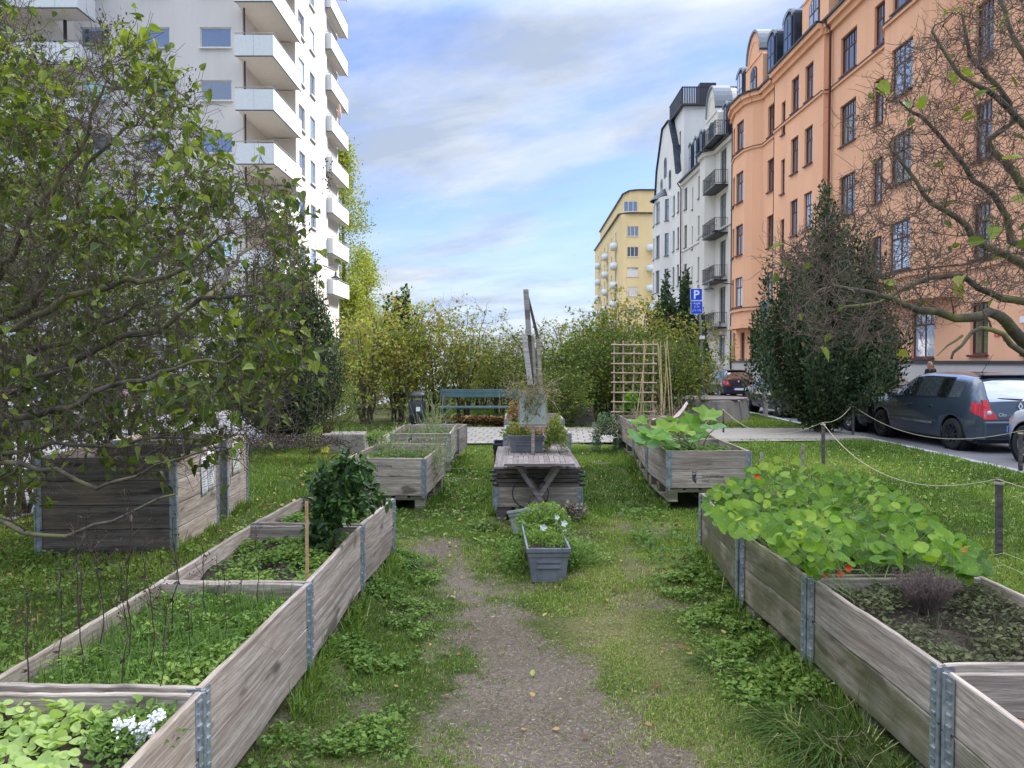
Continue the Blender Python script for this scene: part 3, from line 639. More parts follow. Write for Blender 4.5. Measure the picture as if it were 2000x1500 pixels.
# printed crest and writing on the bed fronts
def text_mesh(s, size, ext=.0006, align='LEFT', bold=False):
    cu = bpy.data.curves.new('txt', 'FONT'); cu.body = s; cu.size = size; cu.extrude = ext; cu.align_x = align; cu.resolution_u = 3
    if bold: cu.offset = size * .018
    o = bpy.data.objects.new('txt', cu); col.objects.link(o); dg = bpy.context.evaluated_depsgraph_get()
    me = bpy.data.meshes.new_from_object(o.evaluated_get(dg)); me.materials.clear(); bpy.data.objects.remove(o); bpy.data.curves.remove(cu); return me
def crest(root, x, y, z):
    out = [(-.03, .035), (-.018, .03), (0, .037), (.018, .03), (.03, .035), (.03, 0), (.02, -.025), (0, -.04), (-.02, -.025), (-.03, 0)]
    x -= 0; m = MB(); m.prism([(a, 0, b) for a, b in out], (0, -.001, 0)); 
    m.mm((-.03, -.001, .042), (.03, 0, .047)); [m.mm((k - .004, -.001, .047), (k + .004, 0, .058)) for k in (-.024, 0, .024)]
    m.build('crest', INK, root, (x, y, z), ).scale = (1.35, 1, 1.35)
    hd = MB(); hd.lathe([(0, 0), (.012, 0), (.012, .001), (0, .001)], n=12, axis='Y'); hd.build('crest_head', plain('print_grey', (.2, .19, .175)), root, (x, y - .0026, z))
    for i, s in enumerate(('Stockholms', 'stad')):
        link('lettering', text_mesh(s, .048), INK, root, (x + .06, y - .001, z + (.008 if i == 0 else -.038)), (R(90), 0, 0))
def bed_root(k):
    for o in col.objects:
        if o.name.startswith('raised_bed') and (Vector(o.location[:2]) - INFO[k][0]).length < .01: return o
for k, x, z in (('Q1', -.13, .10), ('K1', -.22, .285), ('K2', -.12, .285)):
    crest(bed_root(k), x, -INFO[k][3] / 2 - .0015, z)
# centre stack: pallet, collar, folded collars, deck
cX = .245; cW = .84
y0c, y1c = 7.3, 9.05; cy_ = (y0c + y1c) / 2; L_ = y1c - y0c
BEDS.append((cX, cy_, 0, cW, L_))
pallet((cX, y0c + .6), 0, .80, 1.2, 'dark pallet at the bottom of the centre stack', 0.0, WOODD)
raised_bed((cX, y0c + .6), 0, cW, 1.2, 1, 'single low plank frame with steel corners in the centre stack', (WOOD,), .05, 'planks of the centre stack', z0=.146, clear=False)
for k in range(4):
    r_ = empty('folded_crate', (cX + .006 * (-1) ** k, y0c + .6, .342 + k * .042), R(.6 * (-1) ** k), ['lowest', 'second lowest', 'second highest', 'topmost'][k] + ' black folded wooden crate in the centre stack', 'folded crate', 'folded crates of the centre stack')
    for s in (-1, 1):
        MB().box((0, 0, 0), (cW - .05, .025, .034)).build('plank', WOODD, r_, (0, s * .58, .018)); MB().box((0, 0, 0), (.025, 1.13, .034)).build('plank', WOODD, r_, (s * (cW / 2 - .03), 0, .018))
        MB().box((0, 0, 0), (.06, .03, .022)).build('hinge', BLACK, r_, (s * (cW / 2 - .005), -.58, .018))
dk = empty('wooden_deck', (cX, cy_, .512), 0, 'worn grey plank lid lying on top of the centre stack', 'plank lid')
for k in range(6): plank(dk, (-cW / 2 + .07 + k * .14, -L_ / 2 + .004 * (k % 3)), (-cW / 2 + .07 + k * .14, L_ / 2 - .01 * (k % 2)), .011, WOODB, .02, .134)
for s in (-1, 1): MB().box((0, 0, 0), (cW - .02, .09, .012)).build('batten', WOODD, dk, (0, s * (L_ / 2 - .1), -.007))
for y0_, zt, lb in ((9.42, .66, 'raised bed behind the lidded centre stack'), (10.65, .74, 'rear raised bed of the centre row with a galvanised corner')):
    raised_bed((.31, y0_ + .58), 0, .82, 1.16, 3 if zt < .7 else 3, lb, (WOOD,), .16, z0=zt - 3 * CH)
# ================================================================ WOODY PLANTS
def smooth_line(pts, seg=.12, wob=.02, r=None):
    p = np.array([tuple(a) for a in pts], float); n = len(p); out_ = []
    q_ = np.vstack([2 * p[0] - p[1], p, 2 * p[-1] - p[-2]])
    for i in range(n - 1):
        a, b, c, d = q_[i], q_[i + 1], q_[i + 2], q_[i + 3]; L = np.linalg.norm(c - b); k = max(2, int(L / seg)); t = np.arange(k)[:, None] / k
        out_.append(.5 * (2 * b + (c - a) * t + (2 * a - 5 * b + 4 * c - d) * t ** 2 + (-a + 3 * b - 3 * c + d) * t ** 3))
    o = np.vstack(out_ + [p[-1:]])
    if r is not None: o[1:-1] += r.normal(0, wob, (len(o) - 2, 3))
    return o
def colonise(limbs, targets, r, rmax=.012, wob=.03, step=.09, up=.25, order=None, maxr=.02):
    """limbs: list of (points, radii). Each target grows a branch from the nearest wood."""
    nodes = np.vstack([l[0] for l in limbs]); tg = np.vstack([np.gradient(l[0], axis=0) for l in limbs]); tg = rot_n(tg)
    N = np.zeros((len(nodes) + len(targets) * 14, 3)); Tn = np.zeros_like(N); Rn = np.zeros(len(N)); c = len(nodes)
    N[:c] = nodes; Tn[:c] = tg; Rn[:c] = np.concatenate([np.broadcast_to(l[1], (len(l[0]),)) for l in limbs])
    d0 = np.array([np.min(np.sum((nodes - t) ** 2, 1)) for t in targets]); lines = []; ends = []
    for i in np.argsort(d0):
        t = targets[i]; dv = t - N[:c]; d2 = np.sum(dv * dv, 1); al = np.sum(dv * Tn[:c], 1) / np.sqrt(d2 + 1e-9)
        j = int(np.argmin(d2 * (1.6 - al))); b = N[j].copy(); L = math.sqrt(d2[j])
        if L < .03: continue
        k = min(12, max(3, int(L / step))); s = np.linspace(0, 1, k + 1)[:, None]
        m1 = b + (Tn[j] * .35 + np.array([0, 0, up])) * L * .5; line = (1 - s) ** 2 * b + 2 * s * (1 - s) * m1 + s * s * t
        line[1:] += r.normal(0, wob * min(1, L / .5) , (k, 3)) * (1 + 0 * s[1:])
        r0 = min(Rn[j] * .75, .004 + .012 * L, maxr); rr = r0 * (1 - .72 * s[:, 0]) + .0012
        lines.append((line, rr)); N[c:c + k] = line[1:]; g = rot_n(np.gradient(line, axis=0))[1:]; Tn[c:c + k] = g; Rn[c:c + k] = rr[1:]; c += k
        ends.append((line[-1], g[-1]))
    return lines, ends
def twiglets(ends, r, n=3, L=.22, rad=.0025, gn=.02, up=.3):
    out_ = []
    for p, d in ends:
        for _ in range(n):
            v = d * .6 + r.normal(0, .6, 3) + np.array([0, 0, up]); v /= np.linalg.norm(v); l = L * r.uniform(.4, 1.3); k = 4
            q_ = p + v * np.linspace(0, 1, k + 1)[:, None] * l; q_[1:] += r.normal(0, gn, (k, 3)); out_.append((q_, rad * np.linspace(1, .45, k + 1)))
    return out_
def leaves_on(lines, r, per, size, T, jitter=.03, droop=.3, tf=None, name='leaves', frac=None, w=1.0):
    Pn = []; D = []
    for q_, _ in lines:
        if frac is not None and r.random() > frac(q_[-1]): continue
        k = r.poisson(per)
        for _ in range(k):
            t = r.random() ** .6 * (len(q_) - 1.001); i = int(t); a = q_[i] + (q_[i + 1] - q_[i]) * (t - i)
            d = (q_[i + 1] - q_[i]); d = d / (np.linalg.norm(d) + 1e-6); Pn.append(a + r.normal(0, jitter, 3)); D.append(d * .5 + r.normal(0, .6, 3) - np.array([0, 0, droop]))
    Pn = np.array(Pn); D = np.array(D); n = len(Pn); N = np.stack([r.normal(0, .6, n), r.normal(-.25, .6, n), np.ones(n) * .8], -1)
    t = r.random(n) if tf is None else tf(Pn, r.random(n)); s = size * (.55 + .75 * r.random(n))
    return leaves(name, Pn, D, N, s, s * w, T, np.clip(t, 0, 1))
LILAC = foliage('lilac_leaves', [(0, (.03, .045, .014)), (.3, (.06, .09, .018)), (.6, (.13, .175, .026)), (.88, (.26, .30, .04)), (.96, (.33, .31, .06)), (1, (.20, .09, .03))], .42, .35, 'mid')
DARKL = foliage('dark_evergreen_leaves', [(0, (.012, .028, .015)), (.45, (.038, .068, .026)), (.8, (.10, .14, .05)), (.93, (.18, .20, .08)), (1, (.24, .17, .06))], .4, .15)
YELL = foliage('autumn_shrub_leaves', [(0, (.045, .075, .02)), (.3, (.11, .17, .03)), (.6, (.24, .28, .045)), (.8, (.44, .39, .06)), (1, (.26, .14, .06))], .55, .35)
def in_poly(px, py, poly):
    px = np.asarray(px); py = np.asarray(py); ins = np.zeros(px.shape, bool); n = len(poly)
    for i in range(n):
        x1, y1 = poly[i]; x2, y2 = poly[(i + 1) % n]; c_ = ((y1 > py) != (y2 > py)) & (px < (x2 - x1) * (py - y1) / (y2 - y1 + 1e-9) + x1); ins ^= c_
    return ins
def crown_targets(poly, y0, y1, n, r, dens=None):
    xs = [p[0] for p in poly]; ys = [p[1] for p in poly]; out_ = []
    while len(out_) < n:
        px = r.uniform(min(xs), max(xs), 400); py = r.uniform(min(ys), max(ys), 400); k = in_poly(px, py, poly)
        if dens is not None: k &= r.random(400) < dens(px, py)
        for a, b in zip(px[k], py[k]): out_.append(tuple(P(a, b, r.uniform(y0, y1))))
    return np.array(out_[:n])
def plant(name, label, cat, trunk, crown=None, base=(0, 0, 0), group=None, tmat=BARK, cmat=LILAC, cname='crown', tname='trunk'):
    root = empty(name, base, 0, label, cat, group); M = Matrix.Translation(-Vector(base))
    if trunk is not None: trunk.transform(M); link(tname, trunk, tmat, root)
    if crown is not None: crown.transform(M); link(cname, crown, cmat, root)
    return root
def limb(pts, r0, r1, r, wob=.012):
    l = smooth_line([P(*p) for p in pts], .11, wob, r); return (l, np.linspace(r0, r1, len(l)))
# --- big lilac on the left -------------------------------------------------
def left_lilac():
    r = np.random.default_rng(42); B = P(-420, 1000, 5.6)
    base = Vector((B.x, B.y, 0)); b0 = (-420, 1135, 5.6)
    lb = [limb([b0, (-260, 930, 5.4), (-100, 835, 5.2), (0, 785, 5.1), (75, 743, 5.0), (160, 697, 4.9), (240, 657, 4.8), (320, 641, 4.75), (400, 585, 4.7), (500, 576, 4.65)], .06, .010, r),
          limb([(-420, 1060, 5.5), (-200, 850, 5.6), (0, 729, 5.6), (80, 681, 5.6), (160, 657, 5.6), (260, 600, 5.5)], .05, .012, r),
          limb([(-300, 860, 5.5), (-120, 700, 5.1), (0, 649, 4.9), (67, 623, 4.8), (133, 577, 4.7), (213, 556, 4.6), (280, 553, 4.55), (360, 521, 4.5), (420, 470, 4.5)], .045, .010, r),
          limb([(-250, 900, 5.0), (-80, 810, 4.8), (0, 767, 4.7), (80, 735, 4.6), (170, 715, 4.6)], .035, .010, r),
          limb([(-120, 835, 5.2), (40, 812, 4.6), (160, 793, 4.4), (187, 767, 4.35), (253, 745, 4.3), (293, 743, 4.3), (347, 721, 4.3), (400, 705, 4.3), (460, 700, 4.3)], .028, .007, r),
          limb([(-300, 930, 4.9), (-120, 980, 4.4), (0, 1024, 4.1), (87, 1043, 4.0), (157, 1038, 3.95), (224, 1013, 3.9), (297, 985, 3.9), (345, 965, 3.9)], .026, .005, r),
          limb([(-200, 890, 5.0), (-40, 890, 4.7), (70, 880, 4.6), (140, 870, 4.5), (227, 870, 4.4), (315, 852, 4.4), (400, 858, 4.3)], .022, .006, r),
          limb([(-150, 900, 4.6), (0, 905, 4.3), (105, 922, 4.2), (185, 954, 4.1), (224, 940, 4.1), (315, 908, 4.0), (400, 880, 4.0)], .022, .005, r),
          limb([(-300, 820, 5.8), (-60, 660, 5.6), (60, 590, 5.5), (95, 521, 5.4), (130, 448, 5.3), (175, 420, 5.2), (228, 423, 5.2)], .045, .016, r),
          limb([(60, 590, 5.6), (110, 480, 5.8), (150, 420, 5.8), (171, 322, 5.8), (217, 273, 5.7), (266, 245, 5.7)], .03, .010, r),
          limb([(-300, 800, 5.9), (-140, 560, 5.6), (-60, 380, 5.4), (20, 240, 5.2), (60, 120, 5.2)], .05, .010, r),
          limb([(-40, 600, 5.0), (20, 500, 4.6), (70, 400, 4.5), (150, 300, 4.5), (200, 180, 4.5)], .03, .008, r),
          limb([(266, 553, 4.8), (330, 480, 5.0), (390, 420, 5.2), (450, 370, 5.3)], .02, .007, r),
          limb([(400, 585, 4.7), (470, 500, 5.2), (520, 450, 5.5), (560, 420, 5.6)], .016, .006, r)]
    up = [(-150, -60), (30, -40), (60, 70), (130, 150), (150, 120), (200, 60), (235, 50), (280, 100), (330, 150), (385, 175), (395, 200), (370, 235), (400, 290), (455, 320), (500, 360), (560, 390), (580, 470), (600, 560), (585, 640), (600, 700), (590, 740), (520, 780), (440, 760), (330, 760), (150, 740), (-150, 780)]
    lo = [(-150, 740), (150, 720), (440, 740), (560, 760), (560, 830), (480, 900), (380, 900), (300, 930), (130, 900), (40, 1010), (-150, 1020)]
    tgt = np.vstack([crown_targets(up, 4.1, 6.6, 2300, r), crown_targets(lo, 3.9, 5.8, 520, r)])
    lines, ends = colonise(lb, tgt, r, wob=.030, step=.08, up=.15)
    tw = twiglets(ends, r, 3, .24, .0022, .018)
    def fr(p):
        c_ = np.clip((float(vnoise(p[0] * 1.0 + p[1] * .4, p[2], .34, 44)) - .27) * 3.4, .08, 1)
        return c_ * (.28 if (p[0] < -2.05 and 1.1 < p[2] < 2.25) else 1.0 if p[2] > 2.35 else (.8 if (p[2] > 1.2 and p[0] > -2.3) else .25))
    tf = lambda p, u: .12 + .66 * u + .20 * (vnoise(p[:, 0] + p[:, 1], p[:, 2], .5, 41) - .3)
    lv = leaves_on(tw + lines[::2], r, 1.75, .064, T_HEART, .02, .45, tf, 'lilac leaves', fr)
    seeds = []
    for px, py, Y in ((205, 55, 4.8), (240, 65, 4.9), (85, 80, 4.8), (560, 395, 5.4), (75, 100, 5.0), (370, 170, 4.9), (640, 345, 5.3), (100, 790, 4.5)):
        for _ in range(46): seeds.append(tuple(P(px + r.normal(0, 8), py + r.normal(0, 20), Y)))
    sd = np.array(seeds); n = len(sd); sv = leaves('seed heads', sd, r.normal(0, 1, (n, 3)) + np.array([0, 0, .8]), r.normal(0, 1, (n, 3)), .022, .02, T_OVAL)
    o = plant('lilac_tree', 'large gnarled lilac with mossy twisted branches and green leaves at the left edge', 'tree', tubes('limbs', lb, 8), lv, base, tname='limbs'); twm = tubes('twigs', lines + tw, 5); twm.transform(Matrix.Translation(-base)); link('twigs', twm, TWIG, o)
    sv.transform(Matrix.Translation(-base)); link('seed_heads', sv, TWIG, o)
# --- nearly bare lilac on the right ------------------------------------------
def right_lilac():
    r = np.random.default_rng(43); B = P(2330, 1150, 5.4); base = Vector((B.x, B.y, 0)); s = (2330, 1165, 5.4); t_ = (2310, 1000, 5.4)
    lb = [limb([s, t_, (2200, 860, 5.2), (2080, 740, 5.0), (2000, 672, 4.9), (1965, 630, 4.8), (1930, 612, 4.75), (1900, 625, 4.7), (1830, 612, 4.65), (1790, 603, 4.6), (1740, 582, 4.55), (1690, 568, 4.5), (1625, 558, 4.5)], .075, .010, r, .006),
          limb([s, t_, (2180, 760, 5.3), (2060, 640, 5.2), (2000, 592, 5.1), (1960, 585, 5.1), (1910, 560, 5.0), (1870, 540, 5.0), (1790, 550, 4.9), (1720, 590, 4.8), (1640, 600, 4.7)], .055, .009, r, .008),
          limb([t_, (2250, 800, 5.5), (2100, 600, 5.4), (2000, 520, 5.3), (1960, 497, 5.2), (1900, 465, 5.2), (1872, 425, 5.15), (1820, 400, 5.1), (1790, 350, 5.1), (1740, 290, 5.1)], .06, .010, r, .008),
          limb([t_, (2250, 780, 5.7), (2120, 560, 5.7), (2010, 480, 5.7), (1975, 470, 5.7), (1965, 420, 5.65), (1940, 380, 5.6), (1900, 350, 5.6), (1860, 290, 5.5), (1800, 230, 5.5), (1760, 200, 5.4)], .055, .010, r, .008),
          limb([(2120, 560, 5.8), (2010, 380, 5.8), (1960, 320, 5.8), (1930, 270, 5.8), (1980, 240, 5.7), (1950, 170, 5.7), (1900, 110, 5.6), (1880, 30, 5.6)], .045, .010, r, .008),
          limb([(2200, 600, 5.2), (2080, 350, 5.2), (2000, 245, 5.2), (1930, 175, 5.1), (1880, 150, 5.1), (1820, 60, 5.1)], .04, .009, r, .008),
          limb([(2060, 740, 4.6), (2000, 690, 4.4), (1960, 655, 4.35), (1915, 640, 4.3), (1885, 660, 4.3), (1865, 690, 4.3), (1860, 700, 4.3)], .022, .005, r, .006),
          limb([(1880, 655, 4.3), (1850, 675, 4.3), (1830, 695, 4.3)], .008, .003, r, .003),
          limb([(2100, 300, 5.5), (2000, 110, 5.4), (1960, 20, 5.4), (1930, -60, 5.4)], .03, .01, r, .008)]
    po = [(2150, -60), (1920, -50), (1870, 10), (1820, 60), (1760, 100), (1700, 190), (1650, 240), (1690, 300), (1640, 380), (1600, 440), (1520, 470), (1500, 520), (1560, 580), (1530, 640), (1600, 690), (1720, 680), (1820, 650), (1900, 600), (2150, 600)]
    tgt = crown_targets(po, 4.2, 6.2, 2700, r)
    lines, ends = colonise(lb, tgt, r, wob=.026, step=.075, up=.12, maxr=.014)
    tw = twiglets(ends, r, 2, .17, .0020, .014)
    tf = lambda p, u: .45 + .5 * u
    lv = leaves_on(tw, r, .022, .085, T_HEART, .01, .45, tf, 'lilac leaves')
    o = plant('lilac_tree', 'almost bare lilac with bent mossy limbs and a few green leaves at the right edge', 'tree', tubes('limbs', lb, 8), lv, base, tname='limbs'); twm = tubes('twigs', lines + tw, 5); twm.transform(Matrix.Translation(-base)); link('twigs', twm, TWIGB, o)
# --- upright dark trees ----------------------------------------------------------
def upright(base, h, rad, nshoot, nleaf, size, seed, prof=None, zlow=.05, autumn=0.0):
    r = np.random.default_rng(seed); lines = []; Pn = []; D = []
    prof = prof or (lambda t: np.interp(t, [0, .08, .35, .7, 1], [.35, .85, 1, .85, .55]))
    for i in range(nshoot):
        a = r.random() * 6.2832; rr = rad * math.sqrt(r.random()); top = h * (1 - .72 * (rr / rad) ** 1.25 * r.uniform(.6, 1)) * r.uniform(.74, 1.0)
        k = 9; t = np.linspace(0, 1, k); z = h * zlow * .4 + (top - h * zlow * .4) * t
        x = math.cos(a) * rr * prof(z / h) * np.minimum(1, t * 2.2) + r.normal(0, .03, k).cumsum() * .5; y = math.sin(a) * rr * prof(z / h) * np.minimum(1, t * 2.2) + r.normal(0, .03, k).cumsum() * .5
        q_ = np.stack([x, y, z], -1); lines.append((q_, np.linspace(.018, .004, k)))
        m = int(nleaf * (top / h)); tt = 1 - (1 - zlow) * r.random(m) ** .8; ii = np.clip(tt * (k - 1), 0, k - 1.001); i0 = ii.astype(int); f = (ii - i0)[:, None]
        c_ = q_[i0] * (1 - f) + q_[i0 + 1] * f; wd = rad * .13 * (1.15 - tt) ** .5 + .03
        off = r.normal(0, 1, (m, 3)); off /= np.linalg.norm(off, axis=1)[:, None] + 1e-6; off *= (r.random(m) ** .4 * wd)[:, None]
        Pn.append(c_ + off); d = off * np.array([1, 1, .3]) / wd[:, None] + np.array([0, 0, .9]) + r.normal(0, .35, (m, 3)); D.append(d)
    Pn = np.vstack(Pn); D = np.vstack(D); n = len(Pn); N = np.stack([Pn[:, 0], Pn[:, 1], np.full(n, .5 * rad)], -1) + r.normal(0, .5 * rad, (n, 3))
    u = r.random(n); t = .15 + .62 * u + (r.random(n) < .05) * .3
    if autumn: t = np.where(r.random(n) < autumn * (Pn[:, 2] / h) , .93 + .07 * r.random(n), t)
    s = size * (.6 + .7 * r.random(n))
    lv = leaves('leaves', Pn, D, N, s, s * 1.15, T_OVAL if size > .1 else T_DIAMOND, np.clip(t, 0, 1))
    tr = [(np.array([[0, 0, -.1], [.02, 0, h * .12], [.0, .02, h * .3], [0, 0, h * .6]]), np.array([rad * .09 + .03, rad * .08 + .02, rad * .05 + .015, .02]))]
    for m_ in range(3):
        a = m_ * 2.1 + seed; tr.append((np.array([[0, 0, .05], [math.cos(a) * .12, math.sin(a) * .12, h * .1], [math.cos(a) * rad * .3, math.sin(a) * rad * .3, h * .35]]), np.array([.06, .05, .02]) * (rad + .2)))
    return tubes('trunk', tr + lines, 6), lv
def put_upright(label, px, py, Y, h, rad, ns, nl, size, seed, x=None, group='dark upright trees', **k):
    b = P(px, py, Y); base = (b.x, Y, 0 if Y < 26 else -.3); tr, lv = upright(base, h, rad, ns, nl, size, seed, **k)
    root = empty('upright_tree', base, 0, label, 'tree', group); link('trunk', tr, BARK, root); link('crown', lv, DARKL, root); return root
# --- multi-stemmed shrubs ----------------------------------------------------------
def shrub_meshes(h, rad, nt_, per, size, seed, yellow=.5, bare=.3, T=T_DIAMOND):
    r = np.random.default_rng(seed); lb = []
    for i in range(9):
        a = r.random() * 6.2832; rr = rad * r.uniform(.2, .8); hh = h * r.uniform(.6, .9)
        pts = [(math.cos(a) * .1, math.sin(a) * .1, -.05), (math.cos(a) * rr * .3, math.sin(a) * rr * .3, hh * .35), (math.cos(a) * rr * .65, math.sin(a) * rr * .65, hh * .7), (math.cos(a) * rr, math.sin(a) * rr, hh)]
        l = smooth_line([Vector(p) for p in pts], .16, .025, r); lb.append((l, np.linspace(.028, .006, len(l))))
    v = r.normal(0, 1, (nt_, 3)); v /= np.linalg.norm(v, axis=1)[:, None]; v *= (r.random(nt_) ** .42)[:, None]
    lump = 1 + .28 * np.sin(3 * np.arctan2(v[:, 1], v[:, 0]) + seed) * (1 - np.abs(v[:, 2]))
    tg = np.stack([v[:, 0] * rad * lump, v[:, 1] * rad * lump, h * .52 + v[:, 2] * h * .47], -1); tg = tg[tg[:, 2] > .12]
    lines, ends = colonise(lb, tg, r, wob=.035, step=.14, up=.3)
    tw = twiglets(ends, r, 2, .2, .0025, .015)
    tf = lambda p, u: .08 + .34 * u + yellow * .62 * np.clip(vnoise(p[:, 0] + p[:, 1] * .5, p[:, 2], .6, 50 + seed) * 1.1 - .05 + .25 * (p[:, 2] / h - .4), 0, 1) + .3 * (u > .9)
    fr = lambda p: 1 - bare * np.clip(p[2] / h - .45, 0, 1) * 1.6
    lv = leaves_on(tw + lines, r, per, size, T, .05, .3, tf, 'leaves', fr, 1.25)
    return tubes('stems', lb + lines + tw, 4), lv
SHRUBS = []
def put_shrub(k, px, py, Y, sc_, label, rz=0.0, z=None, group='autumn shrubs behind the paved path', sz=None):
    tr, lv = SHRUBS[k]; b = P(px, py, Y); root = empty('shrub', (b.x, Y, float(gh(b.x, Y)) if z is None else z), rz, label, 'shrub', group); root.scale = (sc_, sc_, sz or sc_)
    link('stems', tr, TWIG, root); link('crown', lv, YELL, root); return root
# --- small plants for the beds ---------------------------------------------------
def bed_pts(key, n, r, u0=0, u1=1, v0=0, v1=1, m=.05):
    c, rz, W_, L_, zt, fill = INFO[key]; u = (r.uniform(u0, u1, n) - .5) * (W_ - 2 * m); v = (r.uniform(v0, v1, n) - .5) * (L_ - 2 * m); cs, sn = math.cos(rz), math.sin(rz)
    return c.x + u * cs - v * sn, c.y + u * sn + v * cs, np.full(n, zt - fill)
def bed_cover(key, n, size, h, label, lo, hi, seed, T=T_OVAL, mat=WEEDM, grass=0, gh_=.12, u=(0, 1), v=(0, 1), name='bed_weeds', cat='weeds', fern=0):
    r = np.random.default_rng(seed); x, y, z = bed_pts(key, n, r, *u, *v); m_ = vnoise(x, y, .14, seed); k = r.random(n) < np.clip((m_ - .2) * 2.4, .12, 1); x, y, z, m_ = x[k], y[k], z[k], m_[k]; n2 = len(x)
    ms = [leafmass(x, y, z + .01 + h * m_ * r.random(n2) ** .8, size * (.5 + r.random(n2)), r, T, np.clip(lo + (hi - lo) * (.55 * r.random(n2) + .5 * m_), 0, 1), .8, 1.1)]
    if grass:
        x, y, z = bed_pts(key, grass, r, *u, *v); ms.append(blades(x, y, z, gh_ * (.4 + .9 * r.random(grass)), .0045, np.clip(.15 + .5 * r.random(grass), 0, 1), r, 1.0, .7))
    if fern:   # arching feathery leaves
        x, y, z = bed_pts(key, fern, r, *u, *v, .17); V = []; D = []; S = []
        for i in range(fern):
            a = r.random() * 6.2832; L = r.uniform(.08, .17); k_ = 12; t = np.linspace(.1, 1, k_); c_ = np.stack([x[i] + np.cos(a) * L * t, y[i] + np.sin(a) * L * t, z[i] + L * (1.1 * t - .8 * t * t)], -1)
            for sg in (-1, 1): V.append(c_); D.append(np.tile([-math.sin(a) * sg + .5 * math.cos(a), math.cos(a) * sg + .5 * math.sin(a), .1], (k_, 1))); S.append(.024 * np.sin(np.pi * (t * .85 + .12)) * 1.3)
        V = np.vstack(V); ms.append(leaves('fern', V, np.vstack(D), np.tile([0, 0, 1.0], (len(V), 1)), np.concatenate(S), np.concatenate(S) * .45, T_DIAMOND, np.repeat(np.clip(.3 + .4 * r.random(fern), 0, 1), 24)))
    me = join_np('bed plants', ms); return tag(link(name, me, mat), label, cat, kind='stuff')
def stalk_group():
    r = np.random.default_rng(77); spots = [(250, 1310, 960), (205, 1290, 1000), (165, 1345, 1080), (330, 1260, 1010), (395, 1240, 1060), (300, 1330, 1100), (120, 1330, 1090), (420, 1200, 1085), (345, 1180, 1080), (470, 1215, 1090), (280, 1200, 1050), (230, 1390, 1110), (505, 1200, 1030), (375, 1350, 1150), (60, 1370, 1130), (440, 1290, 1120), (190, 1230, 1060), (315, 1400, 1170), (150, 1250, 1010)]
    proto = []
    for i in range(4):
        k = 9; h = 1.0; z = np.linspace(0, h, k); x = r.normal(0, .018, k).cumsum() * .7; y = r.normal(0, .018, k).cumsum() * .7; st = [(np.stack([x, y, z], -1), np.linspace(.0052, .0028, k))]
        for j in range(7):
            q0 = np.array([x[5 + j // 3], y[5 + j // 3], z[5 + j // 3]]) ; v = r.normal(0, .5, 3) + [0, 0, 1.0]; v /= np.linalg.norm(v); st.append((q0 + v * np.linspace(0, .14, 4)[:, None], np.linspace(.0024, .0018, 4)))
        tm = tubes('stalk', st, 4); ps = np.vstack([s_[0][-1] for s_ in st for _ in range(4)]) + r.normal(0, .012, (len(st) * 4, 3))
        hd = leaves('heads', ps, r.normal(0, 1, ps.shape), r.normal(0, 1, ps.shape), .022, .02, T_OVAL)
        ps2 = np.array([[x[a], y[a], z[a]] for a in r.integers(2, 8, 8)]); dl = leaves('dry', ps2, r.normal(0, .7, ps2.shape) - [0, 0, .8], r.normal(0, 1, ps2.shape), .05, .03, T_OVAL, .3 * r.random(8)); proto.append((tm, hd, dl))
    c, rz, W_, L_, zt, fill = INFO['LB']
    words = ['tall dry brown stalk standing in the weedy left bed']
    for i, (px, pb, pt) in enumerate(spots):
        a = G(px, max(pb, 1150), zt - fill); t = P(px, pt, a.y); h = max(.15, min(.75, t.z - (zt - fill))); tm, hd, dl = proto[i % 4]
        o = empty('dry_stalk', a, r.random() * 6.28, words[0], 'dry stalk', 'dry stalks in the weedy left bed'); o.scale = (h * 1.1, h * 1.1, h)
        link('stem', tm, STALKM, o); link('seed_head', hd, STALKM, o); link('withered_leaf', dl, DRYM, o)
STALKM = plain('dry_stalk', (.05, .028, .02), .9, nz=.5, scale=14)
DRYM = foliage('dry_plant', [(0, (.05, .035, .03)), (.5, (.14, .11, .09)), (.8, (.26, .21, .15)), (1, (.36, .30, .20))], .8, .1)
PALEG = foliage('pale_grass', [(0, (.14, .15, .07)), (.5, (.30, .30, .16)), (1, (.48, .44, .30))], .8, .3)
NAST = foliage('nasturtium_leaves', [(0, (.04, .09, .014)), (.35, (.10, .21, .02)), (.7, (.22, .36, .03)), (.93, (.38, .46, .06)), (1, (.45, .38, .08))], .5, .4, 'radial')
SQSH = foliage('squash_leaves', [(0, (.06, .15, .03)), (.5, (.14, .30, .04)), (.8, (.27, .42, .05)), (1, (.16, .30, .14))], .5, .4, 'radial')
BUSHM = foliage('bush_leaves', [(0, (.018, .04, .014)), (.5, (.05, .105, .024)), (.85, (.11, .20, .04)), (1, (.17, .28, .06))], .35, .2)
ORNG = plain('nasturtium_orange', (.85, .10, .01), .5); WHITEP = plain('white_petals', (.80, .80, .76), .6, nz=.05); PURP = plain('dark_purple_petals', (.06, .004, .03), .5); BLUEP = plain('blue_petals', (.2, .25, .7), .5)
GREENST = plain('green_stems', (.13, .20, .06), .6); PALEST = plain('pale_green_stems', (.30, .36, .14), .6)
